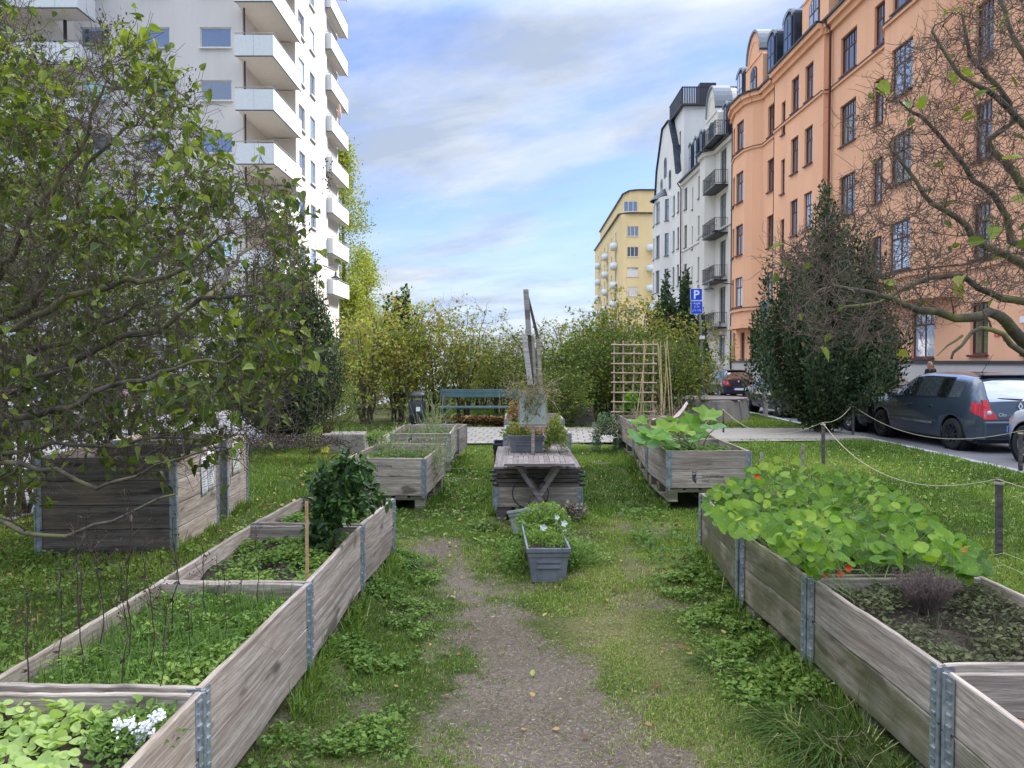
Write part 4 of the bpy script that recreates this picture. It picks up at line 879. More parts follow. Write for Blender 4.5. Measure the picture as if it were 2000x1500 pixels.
def nasturtium():
    r = np.random.default_rng(8); ms = []; stems = []; root = None
    poly = [(1372, 985), (1395, 955), (1445, 922), (1500, 895), (1560, 890), (1640, 905), (1700, 930), (1760, 965), (1810, 1005), (1870, 1045), (1925, 1085), (1935, 1125), (1880, 1135), (1800, 1110), (1700, 1100), (1630, 1105), (1600, 1135), (1575, 1110), (1520, 1070), (1490, 1050), (1440, 1045), (1400, 1030)]
    Pn = []; T_ = []; xs = [p[0] for p in poly]; ys = [p[1] for p in poly]; lim = INFO['R1'][0]
    cands = []
    while len(cands) < 1500:
        px = r.uniform(min(xs), max(xs)); py = r.uniform(min(ys), max(ys))
        if not in_poly(px, py, poly): continue
        # near foliage is low in the picture: depth follows the row of beds
        hgt = ZT + r.uniform(-.02, .32); g_ = G(px, py, hgt)
        if g_.y < 3.3 or g_.y > 6.1: continue
        if hgt > ZT + .03 + .24 * vnoise(g_.x, g_.y, .26, 61) + .10 * r.random(): continue
        cands.append(g_)
    Pn = np.array([tuple(c) for c in cands]); n = len(Pn); base = Vector((Pn[:, 0].mean(), Pn[:, 1].mean(), ZT - .08))
    N = np.stack([r.normal(-.15, .7, n), r.normal(-.6, .7, n), np.ones(n)], -1); az = r.random(n) * 6.28; D = np.stack([np.cos(az), np.sin(az), r.normal(0, .2, n)], -1); D = D - N * (np.sum(D * N, 1) / np.sum(N * N, 1))[:, None]
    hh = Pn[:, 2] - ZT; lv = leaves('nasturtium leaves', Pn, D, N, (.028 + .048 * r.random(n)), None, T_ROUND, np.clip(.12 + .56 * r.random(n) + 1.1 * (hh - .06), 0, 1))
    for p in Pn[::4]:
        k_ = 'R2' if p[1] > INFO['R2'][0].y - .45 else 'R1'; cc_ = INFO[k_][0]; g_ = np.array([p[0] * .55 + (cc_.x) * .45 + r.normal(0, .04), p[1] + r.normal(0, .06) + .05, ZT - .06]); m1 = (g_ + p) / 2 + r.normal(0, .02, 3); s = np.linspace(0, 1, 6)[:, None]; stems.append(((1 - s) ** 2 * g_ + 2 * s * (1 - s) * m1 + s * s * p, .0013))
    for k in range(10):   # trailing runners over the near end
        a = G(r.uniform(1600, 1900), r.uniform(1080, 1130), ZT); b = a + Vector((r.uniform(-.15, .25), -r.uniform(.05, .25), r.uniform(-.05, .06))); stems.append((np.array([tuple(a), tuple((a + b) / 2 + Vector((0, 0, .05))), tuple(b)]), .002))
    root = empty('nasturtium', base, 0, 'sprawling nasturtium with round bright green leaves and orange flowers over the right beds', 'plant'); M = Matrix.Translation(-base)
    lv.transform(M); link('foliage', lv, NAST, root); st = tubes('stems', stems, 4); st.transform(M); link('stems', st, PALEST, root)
    for px, py, Y in ((1474, 1040, 4.2), (1880, 1070, 3.75), (1478, 930, 5.0), (1610, 1120, 3.6), (1640, 1118, 3.6), (1655, 1108, 3.6)):
        c_ = P(px, py, Y); pp = np.tile(np.array(tuple(c_)), (6, 1)); a = np.arange(6) * 1.047; D = np.stack([np.cos(a), -.9 + 0 * a, np.sin(a)], -1); N = np.stack([np.zeros(6), -np.ones(6), np.zeros(6)], -1)
        f = leaves('flower', pp, D, N, .026, .03, T_OVAL); f.transform(M); link('flower', f, ORNG, root)
def squash():
    r = np.random.default_rng(9); c, rz, W_, L_, zt, fill = INFO['Q1']; base = Vector((c.x - .05, c.y + .1, zt - fill)); root = empty('squash_plant', base, 0, 'squash plant with big lobed yellow green leaves on pale stalks', 'plant')
    stems = []; 
    for px, py, Y, s, t in ((1275, 850, 8.3, .34, .5), (1300, 838, 8.6, .30, .75), (1262, 868, 8.1, .34, .95), (1245, 858, 8.2, .26, .9), (1335, 842, 8.4, .28, .8), (1320, 822, 8.8, .24, .5), (1350, 828, 8.6, .30, .55), (1378, 812, 8.7, .30, .85), (1395, 838, 8.3, .26, .95), (1290, 858, 8.0, .28, .55), (1365, 858, 8.1, .24, .3), (1250, 825, 9.0, .25, .6), (1310, 870, 8.0, .22, .4), (1398, 808, 8.9, .18, .8)):
        p = P(px, py, Y) - base; b = Vector((r.uniform(-.12, .2), r.uniform(-.15, .15), 0)); stems.append((np.array([tuple(b), tuple((b * .5 + p * .5) + Vector((0, 0, .05))), tuple(p)]), np.array([.010, .007, .005])))
        d = p.copy(); d.z = -.02; 
        lf = leaves('leaf', [tuple(p)], [tuple(d)], [(r.normal(0, .3), -.55, 1)], s, s * .9, T_LOBED, np.array([t])); lf.transform(Matrix.Translation((0, 0, 0))); link('leaf', lf, SQSH, root)
    link('stems', tubes('stems', [(smooth_line([Vector(q_) for q_ in a], .05), np.interp(np.linspace(0, 1, len(smooth_line([Vector(q_) for q_ in a], .05))), [0, .5, 1], b)) for a, b in stems], 6), PALEST, root)
def mound(name, label, cat, px, py, Y, sx, sy, sz, n, size, mat, lo, hi, seed, T=T_OVAL, group=None, cname='foliage', stems=12, smat=GREENST, hang=0, kind=None):
    r = np.random.default_rng(seed); b = P(px, py, Y); root = empty(name, b, 0, label, cat, group); v = r.normal(0, 1, (n, 3)); v /= np.linalg.norm(v, axis=1)[:, None]; v *= (r.random(n) ** .35)[:, None]; v[:, 2] = np.abs(v[:, 2])
    lump = .75 + .5 * vnoise(v[:, 0] * 3 + seed, v[:, 1] * 3 + v[:, 2] * 2, .8, seed); p = v * np.array([sx, sy, sz]) * lump[:, None]
    if hang: k = np.abs(p[:, 0]) > sx * .42; p[k, 2] -= hang * r.random(k.sum())
    D = v + r.normal(0, .5, (n, 3)); N = v * .6 + np.array([0, -.2, .8]) + r.normal(0, .35, (n, 3)); s = size * (.5 + .8 * r.random(n))
    link(cname, leaves('leaves', p, D, N, s, s * 1.1, T, np.clip(lo + (hi - lo) * (.65 * r.random(n) + .35 * v[:, 2]), 0, 1)), mat, root)
    if stems:
        L = []
        for i in range(stems):
            t = p[r.integers(0, n)] * .9; L.append((np.array([[r.normal(0, .02), r.normal(0, .02), -.03], t * .45 + r.normal(0, .02, 3), t]), np.array([.006, .004, .002])))
        link('stems', tubes('stems', L, 4), smat, root)
    return root
DULLG = foliage('dull_herb_leaves', [(0, (.035, .03, .018)), (.4, (.075, .08, .035)), (.75, (.13, .15, .06)), (1, (.22, .21, .10))], .8, .2)
SAGEM = foliage('sage_leaves', [(0, (.05, .075, .045)), (.5, (.11, .16, .09)), (1, (.19, .24, .13))], .7, .25)
# ================================================================ CARS
def itp(x, pts): return float(np.interp(x, [p[0] for p in pts], [p[1] for p in pts]))
def wheel(parent, x, y, r, side, spokes=5):
    w_ = empty('wheel', (x, y, r)); w_.parent = parent
    MB().lathe([(r * .62, -.09), (r * .9, -.10), (r * .985, -.075), (r, 0), (r * .985, .075), (r * .9, .10), (r * .62, .09)], n=28, axis='Y').build('tyre', RUBBER, w_)
    m = MB(); o = side * .075
    m.lathe([(r * .64, o), (r * .60, o + side * .012), (r * .56, o - side * .01), (r * .5, o - side * .05)], n=28, axis='Y')
    m.lathe([(.0, o), (r * .14, o), (r * .17, o - side * .02), (.0, o - side * .02)], n=16, axis='Y')
    for k in range(spokes):
        a = k * 6.2832 / spokes + .3
        for d in (-.13, .13): m.beam((r * .13 * math.cos(a + d), o - side * .012, r * .13 * math.sin(a + d)), (r * .59 * math.cos(a + d * .6), o - side * .004, r * .59 * math.sin(a + d * .6)), r * .085, .02, (0, 1, 0))
    m.build('rim', RIM if spokes < 9 else BLACK, w_)
    MB().lathe([(0, o - side * .05), (r * .6, o - side * .05)], n=20, axis='Y').build('brake_disc', BLACK, w_)
def car(loc, rz, label, pm, L=3.8, Wd=1.66, H=1.42, rw=.30, wb=(.66, -.63), kind='hatch', cat='car', plate=None, badge=None, detail=True, group=None, openlid=False, script=None, spokes=5):
    root = empty('parked_car', loc, rz, label, cat, group); hl = L / 2; ks = H / 1.45
    if kind == 'hatch':
        ZS = [(-1, .62), (-.985, .90), (-.9, .95), (-.3, .94), (.3, .91), (.5, .89), (.8, .82), (.95, .70), (1, .55)]
        ZR = [(-1, .64), (-.985, .93), (-.95, 1.08), (-.88, 1.30), (-.8, 1.39), (-.55, 1.44), (-.1, 1.455), (.1, 1.42), (.22, 1.33), (.50, .96), (.6, .93), (.8, .86), (.95, .73), (1, .56)]
    else:
        ZS = [(-1, .60), (-.97, .88), (-.7, .93), (-.3, .92), (.3, .90), (.5, .87), (.8, .78), (.95, .66), (1, .52)]
        ZR = [(-1, .62), (-.97, .92), (-.72, .98), (-.62, 1.05), (-.40, 1.34), (-.15, 1.44), (.08, 1.42), (.18, 1.34), (.42, .95), (.6, .90), (.8, .82), (.95, .70), (1, .53)]
    WS = [(-1, .80), (-.96, .91), (-.85, .97), (-.6, 1), (.5, 1), (.82, .95), (.95, .82), (1, .62)]
    zs = lambda u: itp(u, ZS) * ks; zr = lambda u: itp(u, ZR) * ks; ws = lambda u: itp(u, WS) * Wd / 2
    def cab(u): return min(1, max(0, (zr(u) - zs(u)) / (.42 * ks)))
    def sec(u):
        x = u * hl; zb = .21 if abs(u) < .9 else .25
        for wu in wb:
            d = abs(x - wu * hl); ra = rw + .055
            if d < ra: zb = max(zb, rw + math.sqrt(ra * ra - d * d) * .98)
        s, rf, w_ = zs(u), zr(u), ws(u); z1 = max(.42 * ks, zb + .01); z2 = max(.66 * ks, z1 + .015); s = max(s, z2 + .01) if u < .96 else max(s, z1 + .05)
        z2 = min(z2, s - .005); rf = max(rf, s + .012); c = cab(u)
        return [(w_ * .93, zb), (w_ * .99, z1), (w_, z2), (w_ * .955, s), (w_ * (.88 - .17 * c), rf - .03 * (0.3 + c)), (w_ * .5, rf), (0, rf + .008)]
    us = sorted(set([round(-1 + 2 * i / 72, 4) for i in range(73)] + [round(w_ + s_ * (rw + .056) / hl, 4) for w_ in wb for s_ in (-1, 1)] + [-.985, -.95, .22, .5]))
    m = MB(); S = [sec(u) for u in us]; vs = []; k = 7
    for u, s in zip(us, S): vs += [(u * hl, y, z) for y, z in s] + [(u * hl, -y, z) for y, z in s[:-1][::-1]]
    kk = 13; fs = [(i * kk + j, i * kk + j + 1, (i + 1) * kk + j + 1, (i + 1) * kk + j) for i in range(len(us) - 1) for j in range(kk - 1)]
    m.add(vs, fs, True); m.add([vs[j] for j in range(kk)], [tuple(range(kk))]); n0 = (len(us) - 1) * kk; m.add([vs[n0 + j] for j in range(kk)], [tuple(range(kk))[::-1]])
    m.build('body', pm, root)
    MB().mm((-hl * .93, -Wd * .42, .17), (hl * .93, Wd * .42, .34)).build('underbody', BLACK, root)
    for wu in wb:
        for s in (-1, 1): MB().lathe([(0, s * Wd * .30), (rw + .05, s * Wd * .30), (rw + .05, s * (Wd / 2 - .035))], (wu * hl, 0, rw), 24, 'Y').build('wheel_arch_liner', BLACK, root)
    def patch(name, mat, u0, u1, t0, t1, off, seg=(3, 4), nu=8, nv=3, side=1, tt=None):
        vs = []; a, b = seg
        for i in range(nu + 1):
            u = u0 + (u1 - u0) * i / nu; s = sec(u); ta, tb = (t0, t1) if tt is None else tt(i / nu)
            for j in range(nv + 1):
                t = ta + (tb - ta) * j / nv; y = s[a][0] + (s[b][0] - s[a][0]) * t; z = s[a][1] + (s[b][1] - s[a][1]) * t
                vs.append((u * hl, side * (y + off * .95), z + off * .25))
        return MB().add(vs, [(i * (nv + 1) + j, (i + 1) * (nv + 1) + j, (i + 1) * (nv + 1) + j + 1, i * (nv + 1) + j + 1) for i in range(nu) for j in range(nv)], True).build(name, mat, root)
    fw_ = (.02, .40) if kind == 'hatch' else (-.02, .34)
    for side in (-1, 1):
        patch('window_surround', BLACK, fw_[0] - .02, fw_[1] + .03, .03, .93, .003, side=side); patch('window_surround', BLACK, (-.55 if kind == 'hatch' else -.50), fw_[0] - .028, .03, .93, .003, side=side)
        patch('side_window', CARGLASS, fw_[0], fw_[1], .08, .88, .007, side=side); patch('side_window', CARGLASS, -.36, fw_[0] - .035, .08, .88, .007, side=side)
        if kind == 'hatch': patch('side_window', CARGLASS, -.53, -.38, .08, .86, .007, side=side); patch('side_window', CARGLASS, -.73, -.56, .10, .80, .007, side=side)
        if detail:
            for u in (-.365, .0, .43): patch('door_gap', BLACK, u - .0038, u + .0038, 0, 1, .004, (1, 3), 1, 6, side); 
            patch('side_moulding', PLANTER, -.34, .42, .1, .3, .012, (1, 2), 8, 1, side)
            for u in (-.30, .07): MB().box((0, 0, 0), (.16, .02, .028)).build('door_handle', pm, root, (u * hl, side * (ws(u) * .975 + .012), .80 * ks), bevel=.006)
        mr = MB().box((0, 0, 0), (.10, .19, .125)).build('mirror', pm, root, (.36 * hl, side * (ws(.36) * .93 + .10), .97 * ks), bevel=.03)
        # lights
        if kind == 'hatch':
            patch('tail_light', REDL, -.999, -.90, .05, .98, .008, (2, 3), 5, 3, side, tt=lambda f: (.05 + .3 * f, .98))
            q0 = ws(-1); lm = MB(); x0 = -hl - .006
            pts = [(x0, side * q0 * 1.0, .62 * ks), (x0, side * q0 * .60, .62 * ks), (x0 + .004, side * q0 * .80, .80 * ks), (x0 + .03, side * q0 * .9, .97 * ks), (x0 + .03, side * q0 * 1.02, .97 * ks), (x0 + .01, side * q0 * 1.015, .8 * ks)]
            lm.prism(pts, (.05, 0, 0)); tl = lm.build('tail_light', REDL, root)
            MB().lathe([(0, 0), (.042, 0), (.042, .01)], n=14, axis='X').build('reversing_lamp', CLEARL, tl, (x0 - .008, side * q0 * .86, .74 * ks))
        else: patch('tail_light', REDL, -.99, -.86, .15, .75, .006, (2, 3), 4, 2, side)
        patch('headlight', CLEARL, .84, .975, .25, .95, .006, (2, 3), 5, 3, side)
        for wu in wb: wheel(root, wu * hl, side * (Wd / 2 - .115), rw, side, spokes)
    def topglass(name, u0, u1, fy, mat=CARGLASS, nu=6, off=.012):
        vs = []
        for i in range(nu + 1):
            u = u0 + (u1 - u0) * i / nu; x = u * hl; z = zr(u); w_ = sec(u)[4][0] * fy; e_ = .01; sl = (zr(u + e_) - zr(u - e_)) / (2 * e_ * hl); nl = math.hypot(sl, 1)
            for j in range(7):
                y = w_ * (j / 3 - 1); d = sec(u); zz_ = np.interp(abs(y), [d[6][0], d[5][0], d[4][0]], [d[6][1], d[5][1], d[4][1]])
                vs.append((x - sl / nl * off, y, zz_ + off / nl))
        return MB().add(vs, [(i * 7 + j, (i + 1) * 7 + j, (i + 1) * 7 + j + 1, i * 7 + j + 1) for i in range(nu) for j in range(6)], True).build(name, mat, root)
    topglass('windscreen', .235, .475, .92) if kind == 'hatch' else topglass('windscreen', .20, .40, .92)
    topglass('rear_window', -.982, -.84, .90) if kind == 'hatch' else topglass('rear_window', -.60, -.42, .9)
    MB().mm((hl * .985, -.35, .42), (hl * 1.004, .35, .56)).build('grille', BLACK, root)
    if detail:
        xr = -hl - .004
        MB().mm((-hl - .035, -Wd * .40, .30), (-hl + .2, Wd * .40, .58)).build('bumper', pm, root, bevel=.03)
        if kind == 'hatch':
            MB().beam((-hl * .985 - .01, -.05, .98 * ks), (-hl * .96 - .02, .38, 1.0 * ks), .02, .02).build('wiper', BLACK, root)
            MB().box((0, 0, 0), (.16, Wd * .62, .02)).build('roof_spoiler', pm, root, (-hl * .83, 0, 1.405 * ks), (0, R(12), 0), bevel=.008)
        MB().tube([(-.45 * hl, 0, 1.44 * ks), (-.62 * hl, 0, 1.44 * ks + .36)], [.006, .003], 5).build('antenna', BLACK, root)
    pl = MB().mm((-.004, -.26, -.055), (.004, .26, .055)).build('number_plate', WHITE, root, (-hl - .041, 0, .44 if kind == 'hatch' else .5))
    MB().mm((-.0055, .215, -.053), (-.0042, .258, .053)).build('blue_band', PBLUE, pl)
    if plate: link('plate_text', text_mesh(plate, .105, .0008, 'LEFT', True), INK, pl, (-.0055, .195, -.038), (R(90), 0, R(-90)))
    if badge == 'diamond':
        m = MB(); o = [(0, .075), (.045, 0), (0, -.075), (-.045, 0)]; i_ = [(a * .5, b * .5) for a, b in o]
        vs = [(-.006, a, b) for a, b in o] + [(-.006, a, b) for a, b in i_] + [(0.004, a, b) for a, b in o]
        m.add(vs, [(k, (k + 1) % 4, 4 + (k + 1) % 4, 4 + k) for k in range(4)] + [(k, (k + 1) % 4, 8 + (k + 1) % 4, 8 + k) for k in range(4)]); m.build('emblem', CLEARL, root, (-hl - .006, 0, .86 * ks))
    if badge == 'disc': MB().lathe([(0, -.004), (.048, -.004), (.052, .006)], n=20, axis='X').build('emblem', CLEARL, root, (-hl - .006, 0, .84 * ks))
    if script: link('lettering', text_mesh(script, .085), CLEARL, root, (-hl - .008, .30 * Wd * .8, .68 * ks), (R(90), 0, R(-90)))
    if openlid:
        m = MB(); vs = []
        for i in range(8):
            a = i / 7; x = -.80 * hl - .85 * a; z = 1.42 * ks + .16 * math.sin(a * 2.6) + .02 * a
            for y in (-.62, -.3, 0, .3, .62): vs.append((x, y * (1 - .12 * a), z))
        m.add(vs, [(i * 5 + j, (i + 1) * 5 + j, (i + 1) * 5 + j + 1, i * 5 + j + 1) for i in range(7) for j in range(4)], True)
        o = m.build('open_tailgate', BLACK, root); s = o.modifiers.new('s', 'SOLIDIFY'); s.thickness = .06
    return root
PBLUE = plain('plate_blue', (.01, .06, .5), .5)
def vehicles():
    slate = paint('slate_blue_paint', (.055, .078, .105)); darkg = paint('dark_green_black_paint', (.012, .02, .024)); navy = paint('navy_paint', (.012, .016, .03)); whitep = paint('white_car_paint', (.7, .71, .73)); silver = paint('silver_paint', (.36, .38, .39)); redp = paint('red_paint', (.45, .03, .03)); blk = paint('black_paint', (.012, .013, .015))
    g = 'cars parked along the kerbs'; z = roadz(10)
    car((8.86, 15.42, z), R(92.5), 'slate blue hatchback with red tail lights beside the lawn', slate, 3.85, 1.64, 1.42, .295, plate='LLE', badge='diamond', script='Clio', group=g, spokes=9)
    car((9.05, 10.95, z), R(91), 'white car at the right edge, only its front wheel and wing in view', whitep, 4.0, 1.7, 1.45, .31, group=g, kind='hatch')
    car((8.72, 19.4, z), R(91), 'dark green sedan parked behind the dense upright tree', darkg, 4.45, 1.76, 1.43, .315, group=g, kind='sedan')
    car((8.78, 24.25, z - .03), R(91), 'dark estate car with five spoke wheels behind the round concrete platform', darkg, 4.5, 1.78, 1.44, .33, group=g, kind='sedan')
    car((12.0, 42.6, roadz(42)), R(90), 'navy hatchback with a red roof edge across the street, next to the red car', navy, 3.9, 1.68, 1.46, .3, badge='disc', group=g)
    car((12.1, 52, roadz(52)), R(90), 'red car with a roof rack far down the right street', redp, 4.2, 1.72, 1.50, .3, group=g, detail=False)
    car((13.35, 30.2, roadz(30)), R(90), 'white estate car with its black tailgate open, beside the woman', whitep, 4.3, 1.74, 1.44, .31, group=g, openlid=True)
    car((-8.6, 38.5, roadz(38)), R(-90), 'silver car seen between the shrubs on the left street', silver, 4.4, 1.75, 1.44, .31, group=g, kind='sedan', detail=False)
    car((-6.1, 5.9, z), R(90), 'white car behind the lilac at the left kerb', whitep, 4.4, 1.75, 1.5, .32, group=g)
    car((-10.7, 17.6, z), R(-90), 'dark blue car across the left street behind the lilac', navy, 4.4, 1.75, 1.45, .31, group=g)
    car((-10.7, 26.5, roadz(26)), R(-90), 'black car farther along the left street behind the lilac', blk, 4.4, 1.75, 1.45, .31, group=g, kind='sedan', detail=False)
# ================================================================ STREET FURNITURE
def tube_obj(name, mat, parent, pts, r, n=8, **k): return MB().tube(pts, r, n).build(name, mat, parent, **k)
SIGNB = plain('sign_blue', (.005, .06, .55), .45, nz=.04); SIGNR = plain('sign_red', (.65, .01, .02), .45, nz=.04); POLEM = plain('grey_steel_pole', (.26, .27, .27), .5, .3)
SIGNG = plain('sign_back_grey', (.22, .24, .25), .5)
def round_rect(w_, h_, r_, n=5):
    pts = []
    for cx_, cz_, a0 in ((w_ / 2 - r_, h_ / 2 - r_, 0), (-w_ / 2 + r_, h_ / 2 - r_, 90), (-w_ / 2 + r_, -h_ / 2 + r_, 180), (w_ / 2 - r_, -h_ / 2 + r_, 270)):
        for k in range(n + 1): a = R(a0 + 90 * k / n); pts.append((cx_ + r_ * math.cos(a), cz_ + r_ * math.sin(a)))
    return pts
def furniture():
    # parking sign
    Y = 22.0; c = P(1360, 575, Y); root = empty('parking_sign', (c.x + .09, Y, -.02), R(-3), 'blue parking sign with white P on a leaning grey pole', 'road sign'); cz = c.z + .02
    tube_obj('pole', POLEM, root, [(.20, .03, 0), (-.03, .03, cz + .28)], .03, 10)
    wd = 23.5 * Y / 1500
    pl = MB().prism([(a, 0, b) for a, b in round_rect(wd, wd, .03)], (0, -.006, 0)).build('sign_plate', WHITE, root, (-.09, 0, cz))
    MB().prism([(a, 0, b) for a, b in round_rect(wd - .025, wd - .025, .02)], (0, -.002, 0)).build('blue_field', SIGNB, pl, (0, -.0065, 0))
    link('letter_p', text_mesh('P', .34, .001, 'CENTER', True), WHITE, pl, (0, -.0105, -.118), (R(90), 0, 0))
    h2 = .38; p2 = MB().prism([(a, 0, b) for a, b in round_rect(wd - .01, h2, .02)], (0, -.006, 0)).build('lower_plate', WHITE, root, (-.075, 0, cz - wd / 2 - h2 / 2 - .01))
    MB().prism([(a, 0, b) for a, b in round_rect(wd - .03, h2 - .02, .015)], (0, -.002, 0)).build('blue_field', SIGNB, p2, (0, -.0065, 0))
    for i, s in enumerate(('Avgift', '7-19', '(11-17)', '')):
        if s: link('writing', text_mesh(s, .085, .0008, 'CENTER'), WHITE, p2, (0, -.0105, .09 - i * .10), (R(90), 0, 0))
    MB().box((0, 0, 0), (.16, .03, .10)).build('small_white_plate', WHITE, root, (.08, .0, P(1365, 658, Y).z), bevel=.004)
    # tall grey sign mast seen from its edge
    Y = 21.6; c = P(1492, 640, Y); root = empty('sign_mast', (c.x, Y, -.02), R(6), 'grey mast with a narrow rectangular sign seen from behind, by the upright tree', 'sign')
    tube_obj('pole', POLEM, root, [(.04, 0, 0), (.0, 0, P(1492, 590, Y).z)], .04, 10)
    MB().box((0, 0, 0), (.16, .30, .62)).build('sign_box', SIGNG, root, (.01, 0, P(1492, 608, Y).z), bevel=.01)
    # no stopping sign
    Y = 25.0; c = P(1976, 660, Y); X = c.x; root = empty('no_stopping_sign', (X, Y, roadz(25) + .12), R(-25), 'round red and blue no stopping sign with a cross, by the orange house', 'road sign'); cz = c.z - roadz(25) - .12
    tube_obj('pole', POLEM, root, [(0, .03, 0), (0, .03, cz + .3)], .03, 10); rr = .25
    m = MB().lathe([(0, -.012), (rr, -.012), (rr, .0), (0, .0)], (0, 0, cz), 36, 'Y', False); ds = m.build('red_disc', SIGNR, root)
    b_ = MB(); b_.lathe([(0, -.0155), (rr * .76, -.0155), (rr * .76, -.0125)], (0, 0, cz), 36, 'Y', False); b_.build('blue_field', SIGNB, ds)
    m = MB(); [m.beam((-rr * .56, -.0185, cz - s * rr * .56), (rr * .56, -.0185, cz + s * rr * .56), .07, .004, (0, 1, 0)) for s in (-1, 1)]
    m.build('red_cross', SIGNR, ds)
    # bench
    c0 = G(862, 834); root = empty('park_bench', (P(925, 800, 17.9).x + .12, 17.9, .02), R(1), 'dark green slatted park bench with black legs behind the paved path', 'bench'); wb_ = 1.85
    for k, (y, z) in enumerate(((-.18, .44), (-.06, .45), (.06, .45), (.18, .44))): MB().box((0, 0, 0), (wb_, .10, .035)).build('seat_slat', BENCHG, root, (0, y, z), bevel=.006)
    for z, y in ((.80, .33), (.70, .30)): MB().box((0, 0, 0), (wb_, .03, .095)).build('backrest_slat', BENCHG, root, (0, y, z), (R(-10), 0, 0), bevel=.006)
    for s in (-1, 1): MB().beam((s * .8, -.2, 0), (s * .8, -.18, .42), .05, .04).beam((s * .8, .25, 0), (s * .8, .22, .42), .05, .04).beam((s * .8, .2, .42), (s * .8, .35, .86), .05, .03).beam((s * .8, -.22, .42), (s * .8, .26, .42), .05, .03).build('leg', BLACK, root)
    # litter bin
    c = G(815, 833); root = empty('litter_bin', (c.x, c.y, .02), R(8), 'black street litter bin with a domed lid by the shrubs', 'litter bin')
    MB().lathe([(0, 0), (.17, 0), (.19, .03), (.205, .56), (.19, .58)], n=20).build('bin_body', BLACK, root)
    m = MB()
    for k in range(4): a = R(45 + 90 * k); m.beam((.18 * math.cos(a), .18 * math.sin(a), .55), (.18 * math.cos(a), .18 * math.sin(a), .72), .035, .02)
    m.build('lid_support', BLACK, root); MB().lathe([(0, .81), (.10, .80), (.19, .76), (.215, .70), (.215, .67), (.19, .67)], n=20).build('lid', BLACK, root)
    MB().box((0, 0, 0), (.09, .006, .10)).build('label_plate', WHITE, root, (.02, -.203, .40), bevel=.002)
    # concrete seat left with yellow sticker
    a = G(640, 888); b = P(708, 880, a.y + .25); root = empty('concrete_seat', ((a.x + b.x) / 2, a.y + .35, 0), R(4), 'low pale concrete block left of the far beds, yellow sticker on its end', 'concrete block'); lw = abs(b.x - a.x) + .12
    MB().prism([(-lw / 2, -.25, 0), (lw / 2, -.25, 0), (lw / 2 - .03, -.25, .33), (-lw / 2 + .0, -.25, .33)], (0, .5, 0)).build('block', CONC, root, bevel=.02)
    MB().prism([(-lw / 2 - .1, -.24, 0), (-lw / 2 + .07, -.262, 0), (-lw / 2 + .06, -.262, .31), (-lw / 2 - .1, -.24, .31)], (0, .4, 0)).build('timber_end', WOOD, root, bevel=.006)
    MB().box((0, 0, 0), (.13, .004, .15)).build('yellow_sticker', YELLOW, root, (-lw / 2 - .01, -.272, .10), (0, 0, R(-7)))
    # concrete block, centre right, its shade painted by a dark material
    c = G(1130, 832); root = empty('concrete_seat', (c.x, c.y + .3, 0), R(-8), 'dark concrete block, shade put into its colour, under the shrubs, left of the trellis', 'concrete block')
    MB().prism([(-.42, -.2, 0), (.42, -.2, 0), (.36, -.2, .42), (-.36, -.2, .42)], (0, .5, 0)).build('block', WOODD, root, bevel=.02)
    # round platform with timber top
    c = G(1362, 800); cxp = P(1362, 800, 21.2).x; root = empty('round_platform', (cxp, 20.6, .0), R(10), 'round concrete platform with a flat timber slat top beside the kerb', 'seat platform'); rr = 1.22
    MB().lathe([(rr, 0), (rr - .10, .50), (rr - .11, .53), (0, .53)], n=48).build('concrete_ring', CONC, root, bevel=0)
    for k in range(14):
        x = -rr + .18 + k * (2 * rr - .3) / 14; hl = math.sqrt(max(.02, (rr - .06) ** 2 - x * x)); MB().box((0, 0, 0), (2 * hl, .135, .03)).build('top_slat', WOODB, root, (0, x + .03, .548), bevel=.004)
    for k in range(10):
        a = R(36 * k + 12); MB().beam((math.cos(a) * (rr + .012), math.sin(a) * (rr + .012), 0), (math.cos(a) * (rr - .085), math.sin(a) * (rr - .085), .5), .05, .02, (math.cos(a), math.sin(a), 0)).build('groove_strip', SIGNG, root)
    # posts and ropes
    posts = [('R', 1413, 848, 798), ('R', 1608, 910, 825), ('R', 1951, 1085, 936), ('R', 1666, 853, 791), ('R', 1993, 922, 842)]
    labels = ['short dark post by the gravel path, near the squash bed', 'wooden post in front of the upright tree with rope running down to the right', 'thick wooden rope post nearest to us on the right lawn', 'wooden rope post in front of the slate blue car', 'wooden rope post beside the white car at the right edge']
    tops = []
    for (s, px, pb, pt), lb in zip(posts, labels):
        b = G(px, pb); t = P(px - 2, pt, b.y); tops.append(t); h = t.z; o = empty('rope_post', (b.x, b.y, -.03), 0, lb, 'post', 'rope posts on the lawn')
        thick = .017 if px in (1413,) else .021
        MB().beam((.0, 0, 0), (.0 - .01, 0, h + .03), thick * 2, thick * 2).build('post', STAKEG, o, bevel=.003)
        MB().lathe([(thick * 1.5, -.012), (thick * 1.75, 0), (thick * 1.5, .012)], n=10).build('rope_knot', ROPE, o, (-.01, 0, h - .0))
    farp = P(1320, 835, tops[0].y + 1.5); right = P(2150, 975, tops[2].y - .8); right2 = P(2200, 815, tops[4].y - 1.5)
    for a, b, sag, lb in ((tops[0], tops[1], .33, 'rope sagging from the short dark post to the post by the upright tree'), (tops[1], tops[2], .36, 'nearest long rope sagging over the lawn behind the nasturtiums'), (tops[1], tops[3], .10, 'short rope from the post by the upright tree to the post by the car'), (tops[3], tops[4], .34, 'rope sagging in front of the slate blue car'), (tops[2], right, .03, 'rope leaving the nearest post towards the right edge'), (tops[4], right2, .02, 'rope from the post by the white car towards the right edge')):
        pts = [tuple(a.lerp(b, t / 20) - Vector((0, 0, sag * 4 * (t / 20) * (1 - t / 20)))) for t in range(21)]
